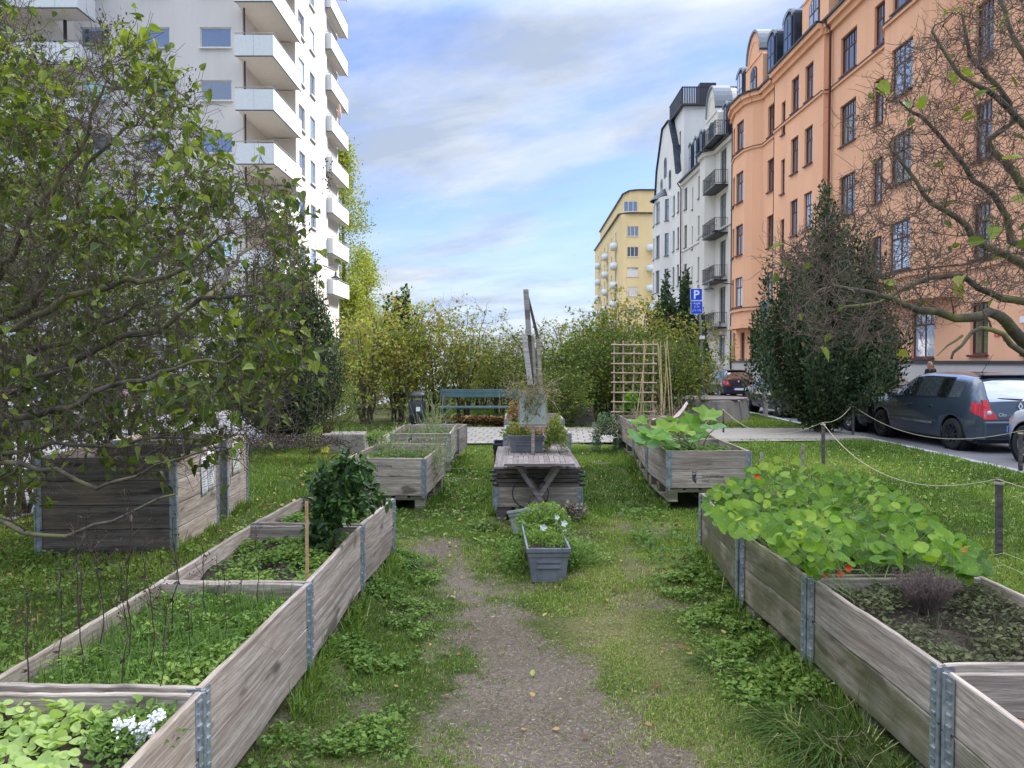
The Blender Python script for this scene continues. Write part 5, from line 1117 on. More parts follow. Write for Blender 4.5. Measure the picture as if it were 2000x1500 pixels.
        o = link('rope', tubes('rope', [(np.array(pts), .0048)], 5), ROPE); tag(o, lb, 'rope', 'ropes between the lawn posts')
    # garden stakes
    for px, pb, pt, lb, m_, w_ in ((600, 1140, 980, 'thin pale pine stake standing at the corner of the left beds', STAKE, .014), (1567, 935, 868, 'grey stake at the far edge of the nasturtiums, right one of two', WOOD, .02), (1487, 945, 884, 'grey stake at the far edge of the nasturtiums, left one of two', WOOD, .02), (1497, 815, 765, 'grey square post on the kerb in front of the dark estate car', WOOD, .06)):
        Y = {600: 3.62, 1567: 6.5, 1487: 6.4, 1497: 20.6}[px]; t = P(px, pt, Y); b = P(px, pb, Y); z0 = 0.0 if Y > 6 else ZT - .1
        tag(MB().beam((0, 0, 0), (.0, 0, t.z - z0), w_, w_).build('stake' if px != 1497 else 'bollard', m_, None, (b.x, Y, z0), bevel=.002), lb, 'stake' if px != 1497 else 'post')
    # upright street post by the kerb near the sign mast is the bollard above; hanging lamps
    for (px, py, Y, ax, ay, lb) in ((1385, 562, 40.0, 1432, 566, 'street lamp hanging on a thin arm in front of the white house'), (656, 540, 44.0, 630, 528, 'street lamp hanging beside the white apartment block')):
        c = P(px, py, Y); e = P(ax, ay, Y + 1.5); root = empty('hanging_lamp', c, 0, lb, 'street lamp', 'hanging street lamps')
        MB().lathe([(0, .25), (.06, .25), (.08, .05), (.26, -.06), (.27, -.10), (0, -.10)], n=16).build('shade', BLACK, root); MB().lathe([(.2, -.10), (.17, -.2), (0, -.24)], n=16).build('globe', CLEARL, root)
        tube_obj('arm', BLACK, root, [(0, 0, .25), (0, 0, .32), tuple(e - c + Vector((0, 0, .3)))], .03, 6)
STAKEG = wood('grey_stake', (.05, .045, .04), (.12, .105, .095), (.22, .20, .18), 0, .1)
# ================================================================ CENTRE THINGS
def centre():
    # folding slatted table
    tx = (P(985, 912, 6.8).x + P(1124, 912, 6.8).x) / 2; root = empty('folding_table', (tx, 7.1, 0), R(-1), 'small weathered slatted folding table with crossed legs in front of the centre stack', 'table'); W_ = .63; D_ = .60; h = .625
    for k in range(12): MB().box((0, 0, 0), (.0445, D_ - .09, .014)).build('slat', WOODB, root, (-W_ / 2 + .052 + k * .048, 0, h), bevel=.002)
    for s in (-1, 1): MB().box((0, 0, 0), (W_, .045, .022)).build('end_rail', WOODB, root, (0, s * (D_ / 2 - .022), h - .002), bevel=.003); MB().box((0, 0, 0), (.03, D_ - .1, .02)).build('side_rail', WOODB, root, (s * (W_ / 2 - .016), 0, h - .004))
    for s, y in ((1, -.12), (-1, -.16), (1, .16), (-1, .12)): MB().beam((s * .20, y, h - .02), (-s * .20, y, .01), .038, .022, (0, 1, 0)).build('leg', WOODB, root)
    MB().beam((-.19, -.14, .04), (-.19, .14, .04), .025, .02).beam((.19, -.14, .04), (.19, .14, .04), .025, .02).build('stretcher', WOODB, root)
    # hose loop
    c = P(1040, 985, 7.22); pts = [(c.x - .02 + .17 * math.cos(a), 7.22 + .015 * math.sin(3 * a), .30 + .15 * math.sin(a)) for a in np.linspace(-.6, 5.0, 26)]
    tag(link('hose', tubes('hose', [(np.array(pts), .006)], 6), BLACK), 'thin black hose looped behind the legs of the folding table', 'hose')
    # planters
    def planter(label, loc, rz, L, wt, wb_, h, mat, tilt=0.0, group='grey plastic planters', lip=.018):
        root = empty('planter', loc, rz, label, 'planter', group); root.rotation_euler = (tilt, 0, rz); m = MB()
        def ring(z, w_, l_): return [(-w_ / 2, -l_ / 2, z), (w_ / 2, -l_ / 2, z), (w_ / 2, l_ / 2, z), (-w_ / 2, l_ / 2, z)]
        lv = [ring(0, wb_, L - .06), ring(h * .72, wt - .035, L - .03), ring(h * .74, wt - .02, L - .02), ring(h * .86, wt - .015, L - .015), ring(h * .88, wt, L), ring(h, wt, L), ring(h, wt - .03, L - .03), ring(h * .8, wt - .04, L - .04)]
        vs = [v for r_ in lv for v in r_]; fs = [(3, 2, 1, 0)] + [(i * 4 + k, i * 4 + (k + 1) % 4, (i + 1) * 4 + (k + 1) % 4, (i + 1) * 4 + k) for i in range(len(lv) - 1) for k in range(4)]
        m.add(vs, fs); m.build('tub', mat, root, bevel=.005)
        e = MB(); y = -L / 2 + .016; e.mm((-wb_ * .36, y - .008, h * .42), (wb_ * .36, y + .01, h * .50)); e.mm((-wb_ * .36, y - .008, h * .58), (wb_ * .36, y + .01, h * .63)); [e.mm((k - .004, y + .0, h * .12), (k + .004, y + .02, h * .38)) for k in (-.07, .07)]; e.build('relief', mat, root)
        MB().mm((-wt / 2 + .03, -L / 2 + .03, h * .7), (wt / 2 - .03, L / 2 - .03, h * .82)).build('soil', SOIL, root); return root
    c = G(1068, 1140, .0); planter('grey plastic planter at the front of the centre row, its end towards us', (c.x, c.y + .42, .0), R(2), .84, .31, .235, .245, PLANTER)
    c2 = G(1045, 1035, .0); planter('pale grey planter tipped to one side in front of the folding table', (c2.x - .02, 6.45, .10), R(22), .55, .26, .19, .20, PALEPL, R(-14))
    c3 = P(1030, 885, 8.35); planter('dark grey planter standing on the plank lid below the small board', (c3.x, 8.75, .537), R(-2), .62, .40, .34, .185, PLANTER)
    planter('black plastic pot half hidden left of the centre row', (P(985, 868, 9.6).x, 9.7, .0), 0, .5, .28, .24, .52, BLACK, group='grey plastic planters')
    # small board on a post with upright planks
    Y = 8.3; z0 = .537; cx_ = P(1040, 850, Y).x; root = empty('board_stand', (cx_, Y, z0), R(0), 'home made wooden stand, pale board on a post with tall leaning planks above', 'wooden stand')
    rel = lambda px, py, dy=0: P(px, py, Y + dy) - Vector((cx_, Y, z0))
    MB().beam((.005, 0, 0), tuple(rel(1041, 760)), .05, .035).build('post', WOOD, root, bevel=.003)
    a, b = rel(1015, 762), rel(1066, 828); m = MB(); m.mm((a.x, -.03, b.z), (b.x, -.018, a.z)); m.build('board', BOARDM, root)
    m = MB(); m.mm((a.x - .01, -.035, b.z - .03), (b.x + .012, .06, b.z)); m.mm((b.x, -.033, b.z), (b.x + .012, .10, a.z)); m.mm((a.x - .01, -.033, b.z), (a.x, .10, a.z)); m.build('board_frame', WOOD, root, bevel=.002)
    def pk(name, p0, p1, w_, t_, mat, dy=0):
        A, B = rel(*p0, 0), rel(*p1, 0); A.y = B.y = dy; MB().beam(tuple(A), tuple(B), w_, t_, (0, 1, 0)).build(name, mat, root, bevel=.003)
    pk('upright_plank', (1036, 752), (1023, 652), .055, .12, WOODP, -.02); pk('upright_plank', (1046, 752), (1040, 655), .032, .10, WOODP, .03); pk('dark_plank', (1040, 752), (1034, 655), .04, .06, WOOD, .08); pk('dark_plank', (1056, 760), (1051, 662), .04, .14, WOOD, .05)
    pk('tall_plank', (1033, 655), (1027, 566), .055, .13, WOODP, .0)
    A = rel(1031, 578); B = rel(1052, 664); MB().prism([(A.x - .006, .06, A.z), (A.x + .014, .06, A.z), (B.x + .018, .06, B.z), (B.x - .014, .06, B.z)], (0, .16, 0)).build('slanting_plank', WOODD, root)
    # willow trellis
    Y = INFO['Q3'][0].y + .25; p = P(1236, 800, Y); root = empty('willow_trellis', (p.x, Y, .55), R(-3), 'brown willow trellis with square openings in the far right raised bed', 'trellis'); r = random.Random(4); sx = Y / 1500
    for k, px in enumerate((1200, 1217, 1237, 1256, 1275)):
        x = (px - 1236) * sx; tp = P(px, 665, Y).z - .55; bt = P(px, 806, Y).z - .55; tube_obj('upright_rod', TRELM, root, [(x + r.uniform(-.01, .01), 0, bt - .06 + (tp - bt) * t / 5 + (.06 if t else 0)) for t in range(6)], .0135, 7)
    for k in range(8):
        z = P(1236, 673 + k * 18.7, Y).z - .55; tube_obj('cross_rod', TRELM, root, [((1193 - 1236) * sx, -.022, z + r.uniform(-.01, .01)), (0, -.022, z + r.uniform(-.012, .012)), ((1282 - 1236) * sx, -.022, z)], .0125, 7)
    # canes
    r = random.Random(6); k = 0
    for (pb, yb, pt_, yt, lb) in ((1249, 815, 1259, 672, 'cane leaning against the trellis, nearly upright'), (1240, 818, 1262, 675, 'cane leaning against the trellis, most slanted of the pair'), (1293, 800, 1284, 668, 0), (1292, 805, 1290, 666, 0), (1298, 800, 1286, 672, 0), (1296, 770, 1302, 665, 0), (1310, 800, 1298, 668, 0), (1315, 795, 1303, 664, 0)):
        Y = INFO['Q3'][0].y - .1 + .35 * (k % 3 - 1); a = P(pb, yb, Y); b = P(pt_, yt, Y + .12); a.z = min(a.z, .50); o = MB().tube([(0, 0, 0), tuple((b - a) * .5 + Vector((.008, 0, 0))), tuple(b - a)], [.009, .008, .0065], 7)
        tag(o.build('bamboo_cane', BAMBOO, None, a), lb or 'bamboo cane in the loose bundle right of the trellis', 'cane', 'canes in the trellis bed' if lb else 'loose bundle of bamboo canes'); k += 1
    # dry climbing tangle right of trellis
    r = np.random.default_rng(12); c = P(1285, 790, INFO['Q2'][0].y); lines = []
    for _ in range(260):
        p0 = np.array([c.x + r.normal(0, .26), c.y + r.normal(0, .35), .56]); v = r.normal(0, .35, 3) + [0, 0, .8]; q_ = p0 + np.linspace(0, 1, 6)[:, None] * v * r.uniform(.15, .42); q_[1:] += r.normal(0, .03, (5, 3)); lines.append((q_, .0028))
    b = Vector((c.x, c.y, .56)); me = tubes('tangle', lines, 3); me.transform(Matrix.Translation(-b)); o = link('dry_plant', me, DRYTW, None, b); tag(o, 'tangle of dead straw coloured stems in the far right raised beds', 'dry plant')
PALEPL = plain('pale_planter', (.42, .46, .47), .6, nz=.12)
BOARDM = plain('pale_board', (.42, .47, .40), .7, nz=.15); WOODP = wood('pale_wood', (.25, .23, .2), (.45, .42, .38), (.58, .55, .5), 0, .05)
TRELM = plain('willow_rods', (.46, .32, .22), .8, nz=.35, scale=14); DRYTW = plain('dry_straw', (.36, .27, .16), .85, nz=.4, scale=14)
# ================================================================ PERSON
def ell(m, c, r3, n=14):
    k = 10; vs = []; fs = []
    for i in range(k + 1):
        t = math.pi * i / k
        for j in range(n): u = 6.2832 * j / n; vs.append((c[0] + r3[0] * math.sin(t) * math.cos(u), c[1] + r3[1] * math.sin(t) * math.sin(u), c[2] + r3[2] * math.cos(t)))
    for i in range(k):
        for j in range(n): fs.append((i * n + j, (i + 1) * n + j, (i + 1) * n + (j + 1) % n, i * n + (j + 1) % n))
    return m.add(vs, fs, True)
def fused(name, m, mat, root, vox):
    o = m.build(name, mat, root); r_ = o.modifiers.new('fuse', 'REMESH'); r_.mode = 'VOXEL'; r_.voxel_size = vox; r_.use_smooth_shade = True
    s = o.modifiers.new('smooth', 'SMOOTH'); s.factor = .5; s.iterations = 5; return o
def person():
    Y = 27.2; c = P(1818, 706, Y); gz = roadz(Y) + .12; H_ = c.z - gz; k = H_ / 1.70
    root = empty('person', (c.x, Y, gz), R(12), 'woman with long light brown hair in a black top beyond the slate blue car', 'person'); root.scale = (k, k, k)
    SK = plain('skin', (.50, .30, .22), .5, nz=.05); HAIR = plain('light_brown_hair', (.28, .15, .08), .6, nz=.3, scale=40); BT_ = plain('black_top', (.012, .012, .014), .8); JN = plain('dark_trousers', (.02, .025, .04), .8)
    b = MB(); ell(b, (0, 0, 1.585), (.074, .092, .112)); ell(b, (0, -.035, 1.535), (.052, .055, .055)); b.tube([(0, .01, 1.36), (0, .0, 1.54)], [.062, .05], 12)
    ell(b, (0, -.098, 1.575), (.012, .02, .022)); [ell(b, (q_ * .076, .005, 1.58), (.012, .02, .03)) for q_ in (-1, 1)]
    ell(b, (0, 0, 1.27), (.155, .10, .15)); ell(b, (0, 0, 1.10), (.125, .092, .14)); ell(b, (0, .01, .95), (.165, .115, .13))
    t = MB(); ell(t, (0, 0, 1.27), (.175, .118, .165)); ell(t, (0, 0, 1.10), (.145, .108, .17)); ell(t, (0, .01, .99), (.17, .12, .11)); ell(t, (0, .0, 1.385), (.12, .07, .05))
    l = MB(); ell(l, (0, .01, .93), (.176, .126, .13))
    for q_ in (-1, 1):
        sh, el, wr = (q_ * .175, 0, 1.375), (q_ * .235, .02, 1.10), (q_ * .17, -.17, .97)
        b.tube([sh, el, wr], [.052, .040, .027], 12); ell(b, (q_ * .155, -.215, .955), (.03, .045, .018))
        t.tube([sh, el, (q_ * .182, -.14, .99)], [.058, .050, .038], 12); ell(t, sh, (.058, .058, .056)); ell(t, el, (.054, .054, .054)); ell(b, el, (.041, .041, .041))
        for k_, (dx, ln) in enumerate(((-.024, .062), (-.008, .072), (.008, .068), (.023, .055))): b.tube([(q_ * .155 + dx, -.245, .957), (q_ * .155 + dx * 1.1, -.245 - ln * .6, .945), (q_ * .155 + dx * 1.1, -.245 - ln * .9, .925)], [.0068, .0064, .0058], 7)
        b.tube([(q_ * .13, -.20, .955), (q_ * .105, -.235, .95), (q_ * .10, -.255, .945)], [.011, .010, .008], 7)
        hip, kn, an = (q_ * .095, .01, .90), (q_ * .105, -.015, .50), (q_ * .11, .02, .09)
        b.tube([hip, kn, an], [.088, .055, .038], 12); ell(b, (q_ * .11, -.045, .04), (.042, .115, .038)); l.tube([hip, kn, an], [.104, .068, .052], 12); ell(l, kn, (.068, .068, .068))
    fused('body', b, SK, root, .005); fused('top', t, BT_, root, .012); fused('trousers', l, JN, root, .014)
    h = MB(); ell(h, (0, .028, 1.615), (.090, .092, .105)); ell(h, (0, .065, 1.52), (.088, .055, .13)); ell(h, (0, .075, 1.42), (.085, .045, .10))
    for q_ in (-1, 1): h.tube([(q_ * .072, -.03, 1.66), (q_ * .088, -.02, 1.57), (q_ * .092, -.035, 1.46), (q_ * .080, -.07, 1.34)], [.026, .03, .034, .02], 10)
    fused('hair', h, HAIR, root, .010)
    for q_ in (-1, 1): e_ = MB(); ell(e_, (q_ * .031, -.082, 1.597), (.013, .008, .007)); e_.build('eye', BLACK, root)
    e_ = MB(); ell(e_, (0, -.0915, 1.532), (.024, .008, .007)); e_.build('mouth', plain('lips', (.4, .12, .10), .5), root)
# ================================================================ BUILDINGS
class Facade:
    """plan polyline (list of world xy), z range; openings per segment; makes wall faces with real recesses."""
    def __init__(s, root, mat): s.root = root; s.mb = MB(); s.mat = mat; s.o = root.location.copy()
    def panel(s, p, q, z0, z1, ops=(), depth=.16, out_left=True):
        p = Vector(p); q = Vector(q); L = (q - p).length; d = (q - p) / L; n = Vector((d.y, -d.x)) if not out_left else Vector((-d.y, d.x))  # outward
        us = sorted(set([0, L] + [round(v, 4) for o in ops for v in (o[0], o[1])])); vs_ = sorted(set([z0, z1] + [round(v, 4) for o in ops for v in (o[2], o[3])]))
        pt = lambda u, z, k=0.0: (p.x + d.x * u - n.x * k, p.y + d.y * u - n.y * k, z)
        for a, b in zip(us[:-1], us[1:]):
            if b - a < 1e-5: continue
            run = None
            for c, e in zip(vs_[:-1], vs_[1:]):
                mu, mz = (a + b) / 2, (c + e) / 2
                hole = any(o[0] < mu < o[1] and o[2] < mz < o[3] for o in ops)
                if hole:
                    if run is not None: s.mb.quad(pt(a, run), pt(b, run), pt(b, c), pt(a, c)); run = None
                elif run is None: run = c
            if run is not None: s.mb.quad(pt(a, run), pt(b, run), pt(b, z1), pt(a, z1))
        for o in ops:
            a, b, c, e = o[:4]; s.mb.quad(pt(a, c), pt(a, c, depth), pt(a, e, depth), pt(a, e)); s.mb.quad(pt(b, c), pt(b, c, depth), pt(b, e, depth), pt(b, e))
            s.mb.quad(pt(a, e), pt(a, e, depth), pt(b, e, depth), pt(b, e)); s.mb.quad(pt(a, c), pt(a, c, depth), pt(b, c, depth), pt(b, c))
            if len(o) > 4 and o[4]:
                style = o[4]; cpt = Vector(pt((a + b) / 2, c, depth)); window(s.root, cpt - s.o, math.atan2(d.y, d.x) + (math.pi if out_left else 0), b - a, e - c, style)
    def finish(s, name='wall'):
        M = Matrix.Translation(-s.o); me = s.mb.mesh(name); me.transform(M); return link(name, me, s.mat, s.root)
_wc = {}
REDF = plain('oxblood_window_frame', (.07, .018, .014), .5); WHF = plain('white_window_frame', (.62, .61, .58), .5); GRF = plain('grey_green_window_frame', (.10, .12, .115), .5); DKF = plain('dark_window_frame', (.03, .03, .035), .5)
FR = {'red': REDF, 'red1': REDF, 'red3': REDF, 'white': WHF, 'white3': WHF, 'grey': GRF, 'dark': DKF, 'lr': WHF}
def window(root, loc, rz, w_, h_, style):
    key = (round(w_, 2), round(h_, 2), style)
    if key not in _wc:
        f = MB(); t = .06 if style != 'white' else .07; dp = .05
        f.mm((-w_ / 2, -dp, 0), (-w_ / 2 + t, 0, h_)); f.mm((w_ / 2 - t, -dp, 0), (w_ / 2, 0, h_)); f.mm((-w_ / 2 + t, -dp, 0), (w_ / 2 - t, 0, t)); f.mm((-w_ / 2 + t, -dp, h_ - t), (w_ / 2 - t, 0, h_))
        wi = w_ / 2 - t
        if style in ('red', 'grey', 'red3', 'dark', 'red1'):
            zt = h_ * .66; f.mm((-wi, -dp + .003, zt - .035), (wi, -.003, zt + .035))
            xs = {'red': (0,), 'grey': (0,), 'dark': (0,), 'red3': (-w_ / 6, w_ / 6), 'red1': ()}[style] if w_ > .75 else ()
            for x in xs: f.mm((x - .03, -dp + .005, t), (x + .03, -.005, zt - .035)); f.mm((x - .022, -dp + .005, zt + .035), (x + .022, -.005, h_ - t))
            if style in ('red', 'red3') and w_ > .75:
                n = len(xs) + 1
                for k in range(n): x = -wi + 2 * wi * (k + .5) / n; f.mm((x - .012, -dp + .01, zt + .035), (x + .012, -.01, h_ - t))
        if style == 'white3':
            for x in (-w_ * .17, w_ * .17): f.mm((x - .04, -dp + .004, t), (x + .04, -.004, h_ - t))
        s = MB().mm((-w_ / 2 - .04, -.24, -.05), (w_ / 2 + .04, -.045, -.003)); s.mm((-w_ / 2 - .04, -.26, -.08), (w_ / 2 + .04, -.236, -.003))
        g = MB().quad((-w_ / 2 + .01, -.02, .01), (w_ / 2 - .01, -.02, .01), (w_ / 2 - .01, -.02, h_ - .01), (-w_ / 2 + .01, -.02, h_ - .01))
        room = MB().quad((-w_ / 2, .03, 0), (w_ / 2, .03, 0), (w_ / 2, .03, h_), (-w_ / 2, .03, h_))
        fm, sm_, gm_ = f.mesh('window'), s.mesh('sill'), g.mesh('pane'); fm.materials.append(FR[style]); gm_.materials.append(GLASSB if style == 'lr' else GLASS); sm_.materials.append(FR[style])
        _wc[key] = (fm, sm_, gm_)
    fm, sm_, gm_ = _wc[key]; o = link('window', fm, None, root, loc, (0, 0, rz)); link('pane', gm_, None, o); link('sill', sm_, None, o); return o
def cap(root, o, mat, pts, z0, z1, name, **k):
    m = MB().prism([(x, y, z0) for x, y in pts], (0, 0, z1 - z0)); me = m.mesh(name); me.transform(Matrix.Translation(-o)); return link(name, me, mat, root)
def FX(s, o=0.0): return (16.5 - .018 * s - o, s)     # right hand street front: s along the street, o towards the street
ROOF = NM('navy_sheet_roof'); wv = ROOF.n('ShaderNodeTexWave', {'Scale': 1.0, 'Vector': ROOF.n('ShaderNodeTexCoord').outputs['Object']}, bands_direction='Y'); ROOF.p(Base_Color=ROOF.ramp(ROOF.noise(1.5, 4), [(.3, (.012, .018, .032)), (.7, (.04, .052, .075))]), Roughness=.42, Metallic=.3); ROOF.bump(wv.outputs['Fac'], .6, .04); ROOF = ROOF.m
ORANGE = stucco('orange_stucco', (.80, .44, .26)); CREAMW = stucco('cream_stucco', (.64, .605, .53)); OFFW = stucco('off_white_stucco', (.70, .67, .62)); YEL = stucco('yellow_stucco', (.76, .58, .30)); PLINTH = stucco('pale_plinth', (.50, .47, .43)); LEFTW = stucco('white_render', (.60, .57, .53), .04)
PIPEM = plain('oxblood_pipe', (.06, .022, .018), .45); IRON = plain('dark_iron', (.015, .016, .018), .5); BALW = plain('white_balcony', (.60, .625, .61), .6, nz=.06); SLAB = plain('balcony_underside', (.60, .56, .51), .8, nz=.05); GUT = plain('dark_gutter', (.03, .028, .03), .5)
def pipe(root, s, o, z0, z1, nm='drain_pipe', mat=None):
    x, y = FX(s, o); O = root.location; m = MB().tube([(x - O.x, y - O.y, z0 - O.z), (x - O.x, y - O.y, z1 - .5 - O.z), (x - .35 - O.x, y - O.y, z1 - O.z)], .06, 8); return m.build(nm, mat or PIPEM, root)
def band(root, pts, z0, z1, pr, mat, name):
    """moulding following a facade plan"""
    O = root.location; m = MB(); n = len(pts)
    for i in range(n - 1):
        a, b = Vector(pts[i]), Vector(pts[i + 1]); d = (b - a).normalized(); nr = Vector((-d.y, d.x))
        q_ = [(a.x + nr.x * .02, a.y + nr.y * .02), (b.x + nr.x * .02, b.y + nr.y * .02), (b.x + nr.x * pr, b.y + nr.y * pr), (a.x + nr.x * pr, a.y + nr.y * pr)]
        m.prism([(x - O.x, y - O.y, z0 - O.z) for x, y in q_], (0, 0, z1 - z0))
    return m.build(name, mat, root)
def arch_pts(w_, h_, n=10): return [(-w_ / 2, 0), (w_ / 2, 0)] + [(w_ / 2 * math.cos(math.pi * k / n), h_ - w_ / 2 * .6 + w_ / 2 * .6 * math.sin(math.pi * k / n)) for k in range(n + 1)]
def arched_window(root, s, o, z, w_, h_, mat, name='arched_window'):
    O = root.location; x, y = FX(s, o); pts = arch_pts(w_, h_)
    f = MB(); f.prism([(0, a, b) for a, b in pts], (.05, 0, 0)); fo = f.build(name, mat, root, (x - O.x - .05, y - O.y, z - O.z))
    ip = arch_pts(w_ - .16, h_ - .16); g = MB().add([(-.004, a, b + .08) for a, b in ip], [tuple(range(len(ip)))]); g.build('pane', GLASS, fo)
    b_ = MB(); b_.mm((-.03, -.025, .08), (-.006, .025, h_ - .1)); b_.mm((-.028, -w_ / 2 + .08, h_ * .55), (-.007, w_ / 2 - .08, h_ * .55 + .05)); [b_.mm((-.026, k - .012, h_ * .56), (-.007, k + .012, h_ * .86)) for k in (-w_ * .22, w_ * .22)]; b_.build('glazing_bars', mat, fo)
def gable(root, s, w_, z0, z1, mat, o=.06, cap_mat=None):
    O = root.location; x, y = FX(s, o); h = z1 - z0; n = 14
    pts = [(-w_ / 2, 0), (w_ / 2, 0), (w_ / 2, h * .52), (w_ / 2 * .82, h * .58)] + [(w_ / 2 * .78 * math.cos(math.pi * k / n), h * .60 + h * .40 * math.sin(math.pi * k / n)) for k in range(n + 1)] + [(-w_ / 2 * .82, h * .58), (-w_ / 2, h * .52)]
    MB().prism([(0, a, b) for a, b in pts], (1.7, 0, 0)).build('gable', mat, root, (x - O.x, y - O.y, z0 - O.z))
    top = pts[4:-2]; m = MB()
    for (a, b), (c, d) in zip(top[:-1], top[1:]): m.add([(-.12, a, b + .03), (-.12, c, d + .03), (1.2, c, d + .03), (1.2, a, b + .03), (-.12, a * 1.06, b + .16), (-.12, c * 1.06, d + .16), (1.2, c * 1.06, d + .16), (1.2, a * 1.06, b + .16)], [(0, 1, 2, 3), (4, 5, 6, 7), (0, 1, 5, 4), (3, 2, 6, 7)])
    m.build('gable_coping', cap_mat or SIGNG, root, (x - O.x, y - O.y, z0 - O.z))
    r_ = MB(); 
    for i in range(n): 
        a0, a1 = math.pi * i / n, math.pi * (i + 1) / n
        f = lambda a, k: (-.03, w_ * .30 * k * math.cos(a), h * .60 + h * .28 * k * math.sin(a))
        r_.add([f(a0, 1), f(a1, 1), f(a1, .9), f(a0, .9)], [(0, 1, 2, 3)])
    r_.mm((-.05, -w_ / 2 + .15, h * .545), (-.0, w_ / 2 - .15, h * .575)); r_.build('gable_moulding', mat, root, (x - O.x, y - O.y, z0 - O.z))
    arched_window(root, s, o + .01, z0 + .15, w_ * .36, h * .44, REDF if mat is ORANGE else GRF)
def mansard(root, s0, s1, z0, z1, back=1.5, name='roof', mat=None, setb=.25):
    O = root.location; a, b = Vector(FX(s0, -setb)), Vector(FX(s1, -setb)); c, d = Vector(FX(s1, -back)), Vector(FX(s0, -back)); e, f = Vector(FX(s1, -12)), Vector(FX(s0, -12))
    vs = [(a.x, a.y, z0), (b.x, b.y, z0), (c.x, c.y, z1), (d.x, d.y, z1), (e.x, e.y, z1 + .8), (f.x, f.y, z1 + .8), (e.x, e.y, z0), (f.x, f.y, z0)]
    return MB().add([(x - O.x, y - O.y, z - O.z) for x, y, z in vs], [(0, 1, 2, 3), (3, 2, 4, 5), (0, 3, 5, 7), (1, 6, 4, 2), (4, 6, 7, 5)]).build(name, mat or ROOF, root)
def dormer(root, s, z0, w_=1.7, h_=3.0, o=-.05, mat=None, fr=None):
    O = root.location; x, y = FX(s, o); mat = mat or ROOF; pts = arch_pts(w_, h_); ip = arch_pts(w_ - .55, h_ - .45)
    d = MB().prism([(0, a, b) for a, b in pts], (1.9, 0, 0)).build('dormer', mat, root, (x - O.x, y - O.y, z0 - O.z))
    tr_ = MB(); 
    for (a, b), (c, e) in zip(pts[2:-1], pts[3:]): tr_.add([(-.10, a, b), (-.10, c, e), (-.10, c * .84, e - .14), (-.10, a * .84, b - .14), (0, a * 1.04, b + .05), (0, c * 1.04, e + .05)], [(0, 1, 2, 3), (0, 1, 5, 4)])
    tr_.build('dormer_hood', SIGNG, d)
    f = MB().prism([(-.06, a, b + .15) for a, b in ip], (.055, 0, 0)).build('dormer_window', fr or DKF, d)
    ip2 = arch_pts(w_ - .72, h_ - .62); MB().add([(-.066, a, b + .23) for a, b in ip2], [tuple(range(len(ip2)))]).build('pane', GLASS, f)
    b_ = MB(); b_.mm((-.085, -.025, .25), (-.068, .025, h_ - .5)); b_.mm((-.084, -w_ / 2 + .38, h_ * .5), (-.068, w_ / 2 - .38, h_ * .5 + .05)); b_.build('glazing_bars', fr or DKF, f)
ROWS = [(1.65, 3.45), (5.05, 6.95), (8.4, 10.35), (11.8, 13.75), (15.15, 17.0)]
